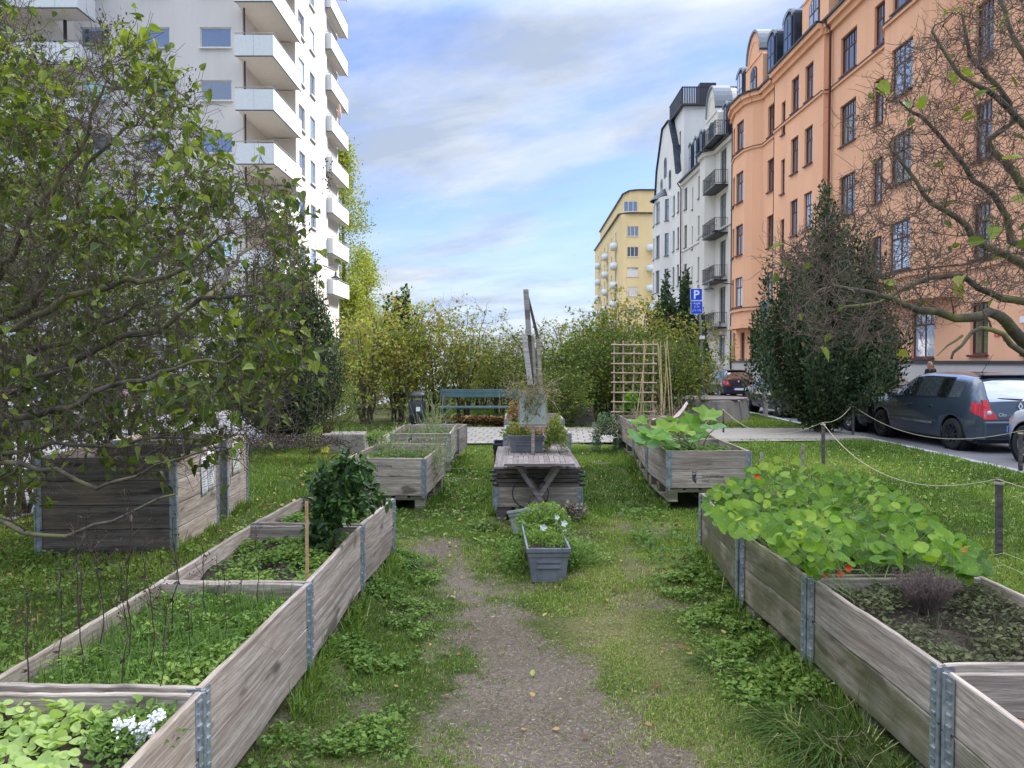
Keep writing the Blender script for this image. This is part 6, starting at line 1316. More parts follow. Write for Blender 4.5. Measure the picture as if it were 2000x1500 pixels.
def orange_house():
    x0, y0 = FX(36); root = empty('orange_house', (x0, y0, 0), 0, 'orange stucco apartment house with oxblood window frames, bays and a dark mansard roof', 'building'); F_ = Facade(root, ORANGE)
    cols = [(20.2, 1.0, 'red', 0), (23.4, 1.5, 'red3', 0), (26.4, 1.0, 'red', 0), (33.6, 1.05, 'red', 0), (36.6, 1.65, 'red3', 0), (40.5, 1.05, 'red', 1), (42.4, 1.05, 'red', 1), (44.1, .6, 'red1', 1), (46.9, 1.05, 'red', 2)]
    z1 = 18.3
    segs = [(17.5, 27.4, 0), (32.4, 38.7, 0), (38.7, 45.5, .28), (45.5, 48.2, 0), (53.4, 54.2, 0)]
    for a, b, o in segs:
        ops = []
        for s, w_, st, _ in cols:
            if a < s < b:
                for k, (c, e) in enumerate(ROWS):
                    dz = -.75 if st == 'red1' else 0; ops.append((s - w_ / 2 - a, s + w_ / 2 - a, c + dz if k else c + .1, e + dz if k else e + .1, st))
        if a == 53.4: ops = [(.15, .6, c, e, 'red1') for c, e in ROWS]
        F_.panel(FX(a, o), FX(b, o), 0, z1, ops)
    F_.panel(FX(38.7, 0), FX(38.7, .28), 0, z1); F_.panel(FX(45.5, .28), FX(45.5, 0), 0, z1)
    F_.panel(FX(27.4), FX(32.4), 0, 4.3, [(1.7, 3.3, 1.65, 3.6, 'red')]); F_.panel(FX(48.2), FX(53.4), 0, 4.1, [(1.0, 2.2, 1.65, 3.45, 'red'), (3.3, 4.2, 1.65, 3.45, 'red')])
    B2 = [(27.4, 0), (27.75, .55), (28.5, .95), (31.3, .95), (32.05, .55), (32.4, 0)]; B1 = [(48.2, 0), (48.7, .5), (49.3, .8), (51.1, .85), (52.5, .6), (53.1, .25), (53.4, 0)]
    for Bp, zb, winsegs in ((B2, 4.05, {2: [(.65, 2.2, 'red')]}), (B1, 3.85, {2: [(.25, 1.6, 'red')], 3: [(.2, 1.15, 'red')], 4: [(.1, .55, 'red1')]})):
        for i in range(len(Bp) - 1):
            ops = [(u0, u1, c, e, st) for (u0, u1, st) in winsegs.get(i, []) for c, e in ROWS[1:]]
            F_.panel(FX(*Bp[i]), FX(*Bp[i + 1]), zb, z1, ops, .14)
        F_.mb.add([(*FX(*p), zb) for p in Bp], [tuple(range(len(Bp)))])
    # side wall towards the viewer, back and top
    F_.mb.quad((*FX(17.5), 0), (*FX(17.5, -12), 0), (*FX(17.5, -12), z1), (*FX(17.5), z1)); F_.mb.quad((*FX(54.2), 0), (*FX(54.2, -12), 0), (*FX(54.2, -12), z1), (*FX(54.2), z1)); F_.mb.quad((*FX(17.5, -12), 0), (*FX(54.2, -12), 0), (*FX(54.2, -12), z1), (*FX(17.5, -12), z1))
    F_.finish()
    plan = [FX(17.5)] + [FX(*p) for p in B2] + [FX(38.7), FX(38.7, .28), FX(45.5, .28), FX(45.5)] + [FX(*p) for p in B1] + [FX(54.2)]
    band(root, plan, 17.75, 18.05, .16, ORANGE, 'cornice'); band(root, plan, 18.05, 18.3, .34, ORANGE, 'cornice'); band(root, plan, 18.3, 18.42, .44, GUT, 'gutter')
    band(root, plan, 14.86, 15.0, .09, ORANGE, 'string_course'); band(root, plan, 14.98, 15.02, .12, PIPEM, 'sill_flashing'); band(root, plan, 4.72, 4.9, .12, ORANGE, 'string_course'); band(root, plan, 4.9, 4.94, .15, PIPEM, 'sill_flashing')
    for Bp, zb in ((B2, 4.05), (B1, 3.85)): band(root, [FX(*p) for p in Bp], zb - .22, zb + .02, .06, ORANGE, 'bay_base')
    flat = [FX(17.5, .02), FX(54.2, .02)]; band(root, [FX(17.5), FX(54.2)], -.8, 1.42, .07, PLINTH, 'plinth'); band(root, [FX(17.5), FX(54.2)], 1.42, 1.54, .12, GUT, 'plinth_ledge')
    for s, o in ((38.3, .14), (45.85, .14), (54.1, .14)): pipe(root, s, o, .1, 18.3)
    mansard(root, 17.5, 54.2, 18.42, 22.6)
    gable(root, 49.9, 3.5, 18.42, 22.5, ORANGE); gable(root, 40.4, 3.5, 18.42, 22.5, ORANGE)
    for s in (53.0, 47.0, 44.3, 37.0, 34.2, 31.4, 27.0): dormer(root, s, 18.44)
    O = root.location
    for k, (px, py, t) in enumerate(((1936, 652, 'EL'),)):
        Yp = 25.4; x, y = FX(Yp, .02); z = P(px, py, Yp).z; w_ = MB().mm((-.01, -.14, -.09), (0, .14, .09)).build('red_number_sign', SIGNR, root, (x - O.x, y - O.y, z)); link('lettering', text_mesh('ST', .12, .001, 'CENTER', True), WHITE, w_, (-.0125, 0, -.045), (R(90), 0, R(-90)))
    for px, py in ((1960, 630), (1998, 624)): Yp = 16.5 * 1500 / (px - 973) - .0; x, y = FX(Yp, .02); MB().mm((-.01, -.16, -.1), (0, .16, .1)).build('white_plate', WHITE, root, (x - O.x, y - O.y, P(px, py, Yp).z))
def balcony_iron(root, s0, s1, z, pr=1.0, o=0.0):
    O = root.location; a, b = FX(s0, o), FX(s1, o); m = MB(); x, y = (a[0] + b[0]) / 2 - pr / 2, (a[1] + b[1]) / 2; L = s1 - s0
    bo = MB().mm((-pr / 2, -L / 2, -.12), (pr / 2, L / 2, 0)).build('balcony', IRON, root, (x - O.x, y - O.y, z - O.z))
    for zz_ in (.08, 1.0): m.mm((-pr / 2, -L / 2, zz_), (-pr / 2 + .03, L / 2, zz_ + .03)); [m.mm((-pr / 2, k - .015, zz_), (pr / 2, k + .015, zz_ + .03)) for k in (-L / 2 + .015, L / 2 - .015)]
    k = -L / 2
    while k <= L / 2: m.mm((-pr / 2 + .006, k - .009, .08), (-pr / 2 + .024, k + .009, 1.0)); k += .13
    k = -pr / 2
    while k <= pr / 2: [m.mm((k - .009, e - .009, .08), (k + .009, e + .009, 1.0)) for e in (-L / 2 + .015, L / 2 - .015)]; k += .13
    m.build('railing', IRON, bo)
    r = random.Random(int(z * 10)); MB().box((0, 0, 0), (.4, .5, .4)).build('flower_box', [IRON, WHITE, SIGNG][r.randrange(3)], bo, (.1, r.uniform(-.6, .6), .2), bevel=.03)
    lv = np.random.default_rng(int(z)); p = lv.normal(0, .16, (60, 3)) + [-.2, lv.uniform(-1, 1), .9]; link('balcony_plant', leaves('bp', p, lv.normal(0, 1, (60, 3)), lv.normal(0, 1, (60, 3)), .14, .1), BUSHM, bo)
def white_house():
    x0, y0 = FX(61); root = empty('white_house', (x0, y0, 0), 0, 'off white house with iron balconies and a round topped gable, next to the orange one', 'building'); F_ = Facade(root, CREAMW); z1 = 17.5
    ops = []
    for k, (c, e) in enumerate(ROWS):
        ops += [(56.7 - .75 - 54.2, 56.7 + .75 - 54.2, c - (.6 if k else 0), e, 'grey'), (61.9 - .4 - 54.2, 61.9 + .4 - 54.2, c - .3, e - .3, 'grey'), (63.4 - .4 - 54.2, 63.4 + .4 - 54.2, c - .3, e - .3, 'grey'), (65.6 - .2 - 54.2, 65.6 + .2 - 54.2, c - .8, e - .8, 'grey'), (68.0 - .5 - 54.2, 68.0 + .5 - 54.2, c - .3, e - .3, 'grey')]
    F_.panel(FX(54.2), FX(58.6), 0, z1, [o for o in ops if o[1] < 4.4]); F_.panel(FX(58.6, 0), FX(59.2, .7), 3, z1); F_.panel(FX(59.2, .7), FX(60.6, .7), 3, z1); F_.panel(FX(60.6, .7), FX(61.2, 0), 3, z1)
    F_.panel(FX(58.6), FX(61.2), 0, 3); F_.panel(FX(61.2), FX(69.3), 0, z1, [(a - 7, b - 7, c, d, st) for a, b, c, d, st in ops if a > 7])
    F_.mb.quad((*FX(54.25), 0), (*FX(54.25, -12), 0), (*FX(54.25, -12), z1), (*FX(54.25), z1)); F_.mb.quad((*FX(69.3), 0), (*FX(69.3, -12), 0), (*FX(69.3, -12), z1), (*FX(69.3), z1)); F_.finish()
    pl = [FX(54.2), FX(58.6), FX(59.2, .7), FX(60.6, .7), FX(61.2), FX(69.3)]
    band(root, pl, 17.1, 17.4, .2, CREAMW, 'cornice'); band(root, pl, 17.4, 17.52, .4, GUT, 'gutter'); band(root, pl, 11.2, 11.35, .08, CREAMW, 'string_course'); band(root, [FX(54.2), FX(69.3)], -.8, 1.3, .06, PLINTH, 'plinth')
    for s in (69.2,): pipe(root, s, .14, .1, 17.4)
    mansard(root, 54.2, 69.3, 17.52, 21.4); gable(root, 59.6, 3.6, 17.5, 22.4, CREAMW, .1)
    for s in (56.4, 63.0, 64.8, 66.6): dormer(root, s, 17.5, 1.3, 2.8)
    for k, z in enumerate((4.0, 7.4, 10.8, 14.2, 17.7)): balcony_iron(root, 55.4, 58.9, z, .95)
def gabled_house():
    x0, y0 = FX(75); root = empty('gabled_white_house', (x0, y0, 0), 0, 'cream house with a steep gable, a round bay and a dark railed roof tower', 'building'); F_ = Facade(root, OFFW); z1 = 18.6
    cols = [(70.8, .8), (72.6, .8)]; ops = [(s - w_ / 2 - 69.3, s + w_ / 2 - 69.3, c, e, 'grey') for s, w_ in cols for c, e in ROWS]
    F_.panel(FX(69.3), FX(73.6), 0, z1, ops)
    B = [(73.6, 0), (74.6, .8), (76.4, 1.0), (78.4, .8), (79.6, 0)]
    for i in range(4): F_.panel(FX(*B[i]), FX(*B[i + 1]), 0, 17.3, [(.3, 1.5 if i in (1, 2) else .8, c - .2, e, 'grey') for c, e in ROWS[:5]])
    F_.mb.add([(*FX(*p), 17.3) for p in B], [tuple(range(5))]); F_.panel(FX(73.6), FX(79.6), 17.3, z1, []); F_.panel(FX(79.6), FX(80.8), 0, z1, [(.3, .9, c, e, 'grey') for c, e in ROWS])
    pk = [(*FX(71.2), z1), (*FX(80.8), z1), (*FX(80.2), 21.0), (*FX(77.5), 24.6), (*FX(74.6), 24.6), (*FX(72.4), 21.6)]; F_.mb.add(pk, [tuple(range(6))])
    F_.mb.quad((*FX(80.8), 0), (*FX(80.8, -12), 0), (*FX(80.8, -12), z1), (*FX(80.8), z1)); F_.finish()
    O = root.location; m = MB()
    for (a, b) in zip(pk[1:], pk[2:] + pk[:1]):
        if a[2] == z1 and b[2] == z1: continue
        m.add([(a[0] - O.x - .2, a[1] - O.y, a[2] + .1), (b[0] - O.x - .2, b[1] - O.y, b[2] + .1), (b[0] - O.x + 11, b[1] - O.y, b[2] + .1), (a[0] - O.x + 11, a[1] - O.y, a[2] + .1)], [(0, 1, 2, 3)])
    m.build('roof', ROOF, root); 
    for s, z, w_, h_ in ((76.3, 19.6, 1.0, 1.9), (74.2, 18.0, .8, 1.8), (78.0, 18.0, .8, 1.8)): arched_window(root, s, .02, z, w_, h_, GRF)
    m = MB().lathe([(1.5, 17.3), (.9, 17.9), (.1, 18.5)], (FX(76.5, .0)[0] - O.x, 76.5 - O.y, 0), 14); m.build('bay_roof', ROOF, root)
    # roof tower
    tx = FX(71.5, -.4); T = Facade(root, OFFW); T.panel((tx[0], 70.4), (tx[0], 75.6), 18, 24.6, [(1.2, 2.0, 20.8, 22.8, 'grey')]); T.mb.quad((tx[0], 70.4, 17), (tx[0] + 5.2, 70.4, 17), (tx[0] + 5.2, 70.4, 24.6), (tx[0], 70.4, 24.6)); T.mb.quad((tx[0], 70.4, 24.6), (tx[0] + 5.2, 70.4, 24.6), (tx[0] + 5.2, 75.6, 24.6), (tx[0], 75.6, 24.6)); T.finish('tower_wall')
    rl = MB(); X0 = tx[0] - O.x - .25; Y0 = 70.15 - O.y
    for k in range(36): rl.mm((X0 + k * .155, Y0, 24.75), (X0 + k * .155 + .10, Y0 + .05, 26.2)); rl.mm((X0, Y0 + k * .155, 24.75), (X0 + .05, Y0 + k * .155 + .10, 26.2))
    rl.mm((X0, Y0 - .02, 26.2), (X0 + 5.6, Y0 + .08, 26.28)); rl.mm((X0 - .02, Y0, 26.2), (X0 + .08, Y0 + 5.6, 26.28)); rl.mm((X0 - .1, Y0 - .1, 24.6), (X0 + 5.7, Y0 + 5.7, 24.75)); rl.build('roof_railing', GUT, root); MB().mm((X0 + 2.0, Y0 + 1.6, 24.7), (X0 + 3.5, Y0 + 3.2, 27.2)).build('lift_housing', GUT, root)
def yellow_house():
    Yf = 112.0; xl = P(1212, 500, Yf).x; xr = P(1300, 500, Yf).x; root = empty('yellow_house', ((xl + xr) / 2, Yf, 0), 0, 'yellow apartment block with white rounded balconies at the end of the street', 'building'); F_ = Facade(root, YEL)
    zt = P(1212, 392, Yf).z; tops = [(P(1230, a, Yf).z, P(1230, b, Yf).z) for a, b in ((461, 442), (501, 482), (540, 522), (578, 560), (617, 600), (656, 638))]
    u = lambda px: P(px, 500, Yf).x - xl
    zf = P(1212, 417, Yf).z
    F_.panel((xl + 1, Yf), (xr, Yf), -2, zf, [(u(1210.5), u(1247) - 1, c, e, 'white3') for c, e in tops], .15, False)
    for k in range(4):    # rounded corner
        a0, a1 = R(90 * k / 4), R(90 * (k + 1) / 4); f = lambda a: (xl + 1 - math.sin(a) * 1.0, Yf + 1 - math.cos(a) * 1.0); F_.panel(f(a0), f(a1), -2, zf)
    xe = P(1162, 500, 150).x
    F_.panel((xl, Yf + 1), (xe, 150), -2, zf - .0, [(4 + k * 5.2, 5.2 + k * 5.2, c, e, 'white') for k in range(6) for c, e in tops], .12)
    ztp = P(1230, 374, Yf + 2).z; ru = [(xr, Yf + 1.2), (xl + 2.6, Yf + 1.2), (xl + 1.6, Yf + 1.8), (xl + 1.0, Yf + 4), (xe + 1.0, 150)]
    for a, b in zip(ru[:-1], ru[1:]): F_.panel(a, b, zf, ztp, [(5.2, 7.6, zf + .7, zf + 2.3, 'white3')] if a == ru[0] and False else ())
    F_.mb.add([(xl, Yf + 1, zf), (xl + 1, Yf, zf), (xr, Yf, zf), (xr, 150, zf), (xe, 150, zf)], [(0, 1, 2, 3, 4)]); F_.mb.add([(*p, ztp) for p in ru] + [(xr, 150, ztp)], [tuple(range(6))])
    F_.finish(); O = root.location
    def eave(pts, z):
        m = MB()
        for a, b in zip(pts[:-1], pts[1:]): m.beam((a[0] - O.x, a[1] - O.y, z), (b[0] - O.x, b[1] - O.y, z), .5, .18)
        m.build('eave', GUT, root)
    eave([(xr, Yf - .05), (xl + 1, Yf - .05), (xl - .05, Yf + 1), (xe, 150)], zf + .05); eave(ru, ztp + .05)
    c = P(1230, 410, Yf + 2); window(root, Vector((P(1234, 410, Yf).x - O.x, 1.15, zf + .5)), 0, 2.0, 1.5, 'white3')
    for col_, yy in enumerate((117, 129, 141)):
        x = xl + (xe - xl) * (yy - Yf - 1) / 37
        for k, (c, e) in enumerate(tops): MB().lathe([(0, 0), (.85, 0), (1.0, .25), (1.05, 1.3), (.98, 1.3), (.9, .3)], n=18).build('balcony', BALW, root, (x - .2 - O.x, yy - O.y, c - 1.3)).scale = (.7, 1.6, .72)
    for k, (c, e) in enumerate(tops[:5]): x_ = P(1277, 500, Yf - 1).x; MB().lathe([(0, 0), (.8, 0), (.9, .2), (.95, 1.2), (.88, 1.2), (.8, .3)], n=18).build('balcony', BALW, root, (x_ - O.x, -.2, c - 2.2)).scale = (1, 1, .75)
def balcony_left(root, x0, x1, y0, y1, z, O, walls='flr'):
    """slab with white panels; front faces -Y, side faces +X"""
    b = MB().mm((x0 - O.x, y0 - O.y, z - .18), (x1 - O.x, y1 - O.y, z)).build('balcony', SLAB, root)
    m = MB(); t = .05; h = 1.0
    m.mm((x0 - O.x, y0 - O.y - t, z - .22), (x1 - O.x + t, y0 - O.y, z + h - .12)); m.mm((x1 - O.x, y0 - O.y + .002, z - .22), (x1 - O.x + t, y1 - O.y, z + h - .12)); m.build('parapet', BALW, b)
    j = MB()
    for k in range(1, int((x1 - x0) / 1.25) + 1): xx = x0 + (x1 - x0) * k / (int((x1 - x0) / 1.25) + 1) - O.x; j.mm((xx - .008, y0 - O.y - t - .003, z - .22), (xx + .008, y0 - O.y - t - .0005, z + h - .12))
    for k in range(1, int((y1 - y0) / 1.25) + 1): yy = y0 + (y1 - y0) * k / (int((y1 - y0) / 1.25) + 1) - O.y; j.mm((x1 - O.x + t + .0005, yy - .008, z - .22), (x1 - O.x + t + .003, yy + .008, z + h - .12))
    if j.v: j.build('panel_joints', SIGNG, b)
    g = MB(); g.mm((x0 - O.x, y0 - O.y - t, z - .27), (x1 - O.x + t, y0 - O.y, z - .222)); g.mm((x1 - O.x, y0 - O.y + .002, z - .27), (x1 - O.x + t, y1 - O.y, z - .222)); g.build('drip_edge', GUT, b)
    r_ = MB(); zt = z + h; r_.tube([(x0 - O.x, y0 - O.y - .02, zt), (x1 - O.x + .02, y0 - O.y - .02, zt), (x1 - O.x + .02, y1 - O.y, zt)], .022, 6)
    for x in (x0 + .1, (x0 + x1) / 2, x1): r_.tube([(x - O.x, y0 - O.y - .02, zt - .14), (x - O.x, y0 - O.y - .02, zt)], .012, 5)
    r_.build('handrail', POLEM, b); return b
def left_block():
    root = empty('white_apartment_block', (-20, 46, 0), 0, 'tall white apartment block with stacked corner balconies on the left', 'building'); O = root.location; F_ = Facade(root, LEFTW); fh = 2.92; YF = 43.5; XS = -13.35
    zr = lambda py, Y: P(500, py, Y).z
    zw = [(zr(93, YF) - fh * 0 + fh * k, zr(53, YF) + fh * k) for k in range(-6, 3)]; zt = zr(53, YF) + fh * 2 + 1.6
    xl = P(145, 100, YF).x; xc = P(474, 100, YF).x; X = lambda px: P(px, 100, YF).x - xl
    ops = [(X(a), X(b), c, e, 'lr') for a, b in ((157, 214), (274, 332), (391, 452)) for c, e in zw]
    F_.panel((xl, YF), (xc, YF), -1, zt, ops, .12, False)
    # recess of the corner balconies
    F_.panel((xc, YF), (xc, YF + 4.4), -1, zt, (), .1, False); F_.panel((xc, YF + 4.4), (XS, YF + 4.4), -1, zt, [(.35, 1.35, c - .9, e, 'lr') for c, e in zw], .1, False)
    # street side
    c1 = P(588, 100, 48.6); ops = []
    z1_ = [(P(600, py, 49).z - 0, P(600, py - 45, 49).z) for py in (68,)]; base_t = P(600, 24, 49.2).z; base_b = P(600, 72, 49.2).z
    for k in range(-6, 4): ops += [(48.6 - YF - 4.4, 50.0 - YF - 4.4, base_b + fh * k, base_t + fh * k, 'lr'), (51.3 - YF - 4.4, 52.6 - YF - 4.4, base_b + fh * k + .1, base_t + fh * k + .1, 'lr')]
    F_.panel((XS, YF + 4.4), (XS, 56), -1, zt, ops, .12, False)
    F_.mb.quad((XS, 56, -1), (-30, 56, -1), (-30, 56, zt), (XS, 56, zt)); F_.mb.quad((xl, YF, zt), (xc, YF, zt), (xc, 56, zt), (xl, 56, zt)); F_.mb.quad((xc, YF + 4.4, zt), (XS, YF + 4.4, zt), (XS, 56, zt), (xc, 56, zt))
    # wing far left, nearer
    F_.panel((-40, 42.6), (xl - .6, 42.6), -1, zt, [(8.5, 10.2, c, e, 'lr') for c, e in zw] + [(11.2, 12.2, c - .9, e, 'lr') for c, e in zw], .12, False); F_.panel((xl - .6, 42.6), (xl, YF), -1, zt, (), .1, False)
    F_.finish()
    zb0 = P(500, 110, 42.4).z   # underside level of one balcony
    for k in range(-6, 3):
        z = zb0 + fh * k + .25
        balcony_left(root, xc - .05, -13.05, 42.4, 47.9, z, O); balcony_left(root, -13.6, -12.98, 55.8, 61.2, P(660, 110, 58).z + fh * k - .1, O)
        balcony_left(root, -33, P(150, 0, 40.9).x, 40.9, 42.6, P(100, 16, 40.9).z + fh * k + .25, O)
    F2 = MB(); F2.mm((-22 - O.x, 57.2 - O.y, -1), (-13.7 - O.x, 61 - O.y, zt)); F2.build('rear_wall', LEFTW, root)
    for px in (478,): x = P(px, 100, 43.3).x; MB().tube([(x - O.x, -2.72, 0), (x - O.x, -2.72, zt)], .05, 6).build('drain_pipe', GUT, root)
    x = P(128, 100, 42.5).x; MB().tube([(x - O.x, -3.5, 0), (x - O.x, -3.5, zt)], .09, 6).build('drain_pipe', GUT, root)
    MB().mm((XS + .02 - O.x, 47.9 - O.y, 2.9), (XS + 1.3 - O.x, 60 - O.y, 3.1)).build('canopy', GUT, root); m = MB()
    for k in range(5): m.mm((XS + .02 - O.x, 48.4 + k * 2.3 - O.y, .2), (XS + .05 - O.x, 50.2 + k * 2.3 - O.y, 2.6))
    m.build('shop_window', GLASS, root)
def parasol():
    c = P(663, 232, 57.0); root = empty('folded_parasol', c, 0, 'folded pale pink parasol standing on one of the far corner balconies', 'parasol')
    MB().lathe([(.02, -.9), (.02, .1)], n=8).build('pole', POLEM, root); MB().lathe([(.03, 1.1), (.13, .6), (.16, .1), (.03, -.05)], n=10).build('canopy', CLOTHP, root)
CLOTHP = plain('pink_cloth', (.62, .42, .38), .8)
def far_houses():
    for x0, x1, y0, y1, h, mat, lb in ((-24, -15, 82, 110, 4.2, OFFW, 'low pale building beyond the white block, seen through the shrubs'),):
        root = empty('distant_house', ((x0 + x1) / 2, y0, -1), 0, lb, 'building'); F_ = Facade(root, mat); F_.panel((x0, y0), (x1, y0), -1, h, [(1 + k * 2.4, 2.3 + k * 2.4, z, z + 1.6, 'white') for k in range(4) for z in (1.2, 4.2, 6.0) if z + 1.6 < h - .2 and z != 6.0], .12, False)
        F_.panel((x1, y0), (x1, y1), -1, h, [(2 + k * 3, 3.4 + k * 3, z, z + 1.6, 'white') for k in range(6) for z in (1.2, 4.2)], .12, False); F_.finish(); MB().prism([(-(x1 - x0) / 2 - .3, -.3, h + 1), ((x1 - x0) / 2 + .3, -.3, h + 1), (0, -.3, h + 3.4)], (0, y1 - y0 + .6, 0)).build('roof', ROOF, root)
# ================================================================ ASSEMBLE
orange_house(); white_house(); gabled_house(); yellow_house(); left_block(); parasol(); far_houses()
make_grass(); make_weeds(); make_fallen()
for i, (px, py, h, n, lb, sp) in enumerate(((1405, 1300, .15, 260, 'dark grass tuft beside the mossy bed, farthest of the three large ones', .06), (1485, 1335, .17, 320, 'dark grass tuft between the two others by the mossy bed', .075), (1555, 1425, .21, 420, 'largest dark grass tuft close to the nearest mossy planks', .09), (795, 1112, .12, 160, 'grass tuft by the corner of the far left planks', .06), (945, 1035, .13, 180, 'grass tuft left of the centre planters', .06), (770, 1465, .07, 140, 'low grass tuft at the bottom edge left of the dirt path', .05), (1130, 1150, .06, 130, 'low grass tuft at the foot of the front planter', .07), (1640, 1480, .24, 340, 'long grass leaning out from under the nearest right bed', .11))):
    make_tuft(px, py, h, n, lb, 100 + i, sp)
left_lilac(); right_lilac()
put_upright('tall dark upright tree behind the left lilac, rusty leaves near its top', 555, 850, 13.2, 4.7, 1.05, 95, 1300, .05, 3, autumn=.30)
put_upright('dense dark upright tree by the kerb left of the slate blue car', 1606, 845, 16.3, 6.0, 1.6, 80, 1500, .08, 4)
put_upright('dark upright tree behind the shrubs left of the centre', 782, 800, 25.5, 5.2, .85, 44, 480, .12, 5)
put_upright('dark upright tree behind the parking sign', 1318, 800, 25.0, 5.3, 1.2, 64, 560, .12, 6)
for i, sd_ in enumerate(((2.8, 1.2, 460, 2.8, .085, 21, 1.0, .35), (2.8, 1.3, 460, 1.9, .075, 22, .75, .65), (2.4, 1.25, 560, 3.4, .085, 23, .25, .15))): SHRUBS.append(shrub_meshes(*sd_[:5], sd_[5], sd_[6], sd_[7]))
for (k, px, py, Y, s_, lb, rz, sz) in ((0, 715, 0, 18.7, 1.05, 'yellow green shrub left of the litter bin, close to the left road', .3, 1.0), (0, 775, 0, 19.6, 1.2, 'tallest yellow green shrub behind the litter bin', 2.0, 1.22), (0, 850, 0, 20.4, 1.1, 'yellow green shrub behind the left end of the bench', 4.0, 1.08), (1, 905, 0, 20.8, 1.2, 'thin shrub with brown seed heads behind the middle of the bench', 1.0, 1.22), (1, 975, 0, 22.2, 1.1, 'sparse dark twigged shrub behind the right end of the bench', 2.2, .92), (2, 940, 0, 24.5, 1.0, 'green shrub deeper in the row behind the bench', .5, .9),
                             (1, 1065, 0, 21.5, 1.15, 'sparse shrub right behind the tall leaning planks', 3.0, .95), (2, 1110, 0, 19.6, 1.05, 'dense green shrub left of the trellis', 1.3, .86), (0, 1130, 0, 22.5, 1.25, 'yellowing shrub rising behind the dense green one', 5.0, 1.1), (2, 1185, 0, 20.2, 1.05, 'green shrub right behind the trellis', 2.6, 1.12), (0, 1225, 0, 22.2, 1.2, 'yellow leaved shrub above the trellis', 3.3, 1.32), (1, 1170, 0, 24.0, 1.2, 'brownish thin shrub above the dark block', 4.4, 1.15), (2, 1285, 0, 19.0, 1.0, 'green shrub behind the bamboo canes', .9, .95), (0, 1330, 0, 22.5, 1.1, 'yellow green shrub below the parking sign', 1.7, 1.08), (2, 1335, 0, 23.9, .9, 'low green shrub behind the round platform', 3.9, .8),
                             (2, 640, 0, 16.0, .55, 'low loose shrub on the left verge beside the concrete block', .2, .55), (2, 1100, 0, 17.9, .55, 'low bushy plant in the shade of the big shrubs', 2.2, .6), (0, 1000, 0, 27, 1.2, 'farthest yellow shrub in the centre of the strip', .4, .95), (2, 700, 0, 24, 1.0, 'green shrub behind the yellow ones on the left side', .4, .9)):
    put_shrub(k, px, 700, Y, s_, lb, rz, sz=sz)
def back_lilac(px, Y, h, rad, seed, label):
    tr, lv = shrub_meshes(h, rad, 620, 3.2, .075, seed, .25, .2, T_OVAL); b = P(px, 700, Y); root = empty('lilac_shrub', (b.x, Y, 0), 0, label, 'shrub'); link('stems', tr, BARK, root); link('crown', lv, LILAC, root)
back_lilac(235, 8.8, 3.9, 1.5, 61, 'second lilac behind the big one, seen through its branches'); back_lilac(20, 7.6, 4.2, 1.3, 62, 'third lilac behind the trunk side of the big one at the left edge')
# yellow poplars beyond the white block
def poplar(px, Y, top, rad, n, label, seed):
    r = np.random.default_rng(seed); b = P(px, 700, Y); h = P(px, top, Y).z + 1; base = (b.x, Y, -1.0); lb = [(smooth_line([Vector((0, 0, 0)), Vector((.2, 0, h * .5)), Vector((0, 0, h * .97))], 1.2, .05, r), None)]; lb = [(lb[0][0], np.linspace(.28, .04, len(lb[0][0])))]
    z = r.uniform(.12, 1, n) ; rr = rad * np.interp(z, [.1, .35, .7, 1], [.7, 1, .8, .15]) * r.random(n) ** .5; a = r.random(n) * 6.28; cl = np.sin(a * 3 + z * 18) * .25 + 1
    tg = np.stack([rr * np.cos(a) * cl, rr * np.sin(a) * cl, z * h], -1); lines, ends = colonise(lb, tg, r, wob=.12, step=.5, up=.6, maxr=.08)
    P_ = np.repeat(np.array([e[0] for e in ends]), 46, 0) + r.normal(0, .42, (len(ends) * 46, 3)); m = len(P_)
    lv = leaves('leaves', P_, r.normal(0, 1, (m, 3)), r.normal(0, 1, (m, 3)), .24, .26, T_DIAMOND, np.clip(.34 + .44 * r.random(m) , 0, .9))
    plant('poplar', label, 'tree', tubes('trunk', lb + lines, 5), None, (0, 0, 0)); rt = [o for o in col.objects if o.get('label') == label][0]; rt.location = base; link('crown', lv, YELL, rt); rt['group'] = 'yellow poplars behind the white block'
poplar(668, 66, 272, 2.5, 300, 'tall yellow green poplar rising behind the corner balconies', 31); poplar(715, 72, 505, 2.0, 150, 'smaller yellow poplar right of the tall one', 32); poplar(690, 64, 560, 2.2, 150, 'low yellow tree in front of the poplars', 33)
# bed plantings
bed_cover('LA', 1700, .030, .07, 'pale green round salad leaves filling the nearest left bed', .35, 1.0, 201, T_ROUND, NAST, name='salad_leaves', cat='salad', u=(0, .75))
bed_cover('LA', 1500, .022, .08, 'small weeds at the right side of the nearest left bed', .2, .9, 202, u=(.5, 1))
bed_cover('LB', 5500, .020, .09, 'tall mixed weeds and feathery yarrow filling the second left bed', .2, 1.0, 203, grass=4200, gh_=.15, fern=420)
bed_cover('LC', 7000, .022, .07, 'low leafy weeds filling the third left bed', .3, 1.0, 204)
bed_cover('LD', 3500, .026, .06, 'low leafy weeds filling the short left bed', .2, .9, 205)
bed_cover('R0', 700, .02, .03, 'sparse dry litter and weeds in the nearest right bed', .1, .9, 206, mat=FALLM, name='dry_litter', cat='leaf litter')
bed_cover('R1', 5200, .019, .075, 'creeping thyme and dull green herbs around the lavender', 0, .9, 207, mat=DULLG, name='thyme', cat='herbs', grass=500, gh_=.09)
bed_cover('R2', 1600, .03, .05, 'small weeds under the nasturtiums', .1, .8, 208)
bed_cover('Q1', 2200, .035, .10, 'small green weeds around the squash plant', .2, .9, 209, grass=300, gh_=.12)
bed_cover('Q2', 900, .05, .08, 'dark leafy weeds in the middle bed of the far right row', .1, .7, 210)
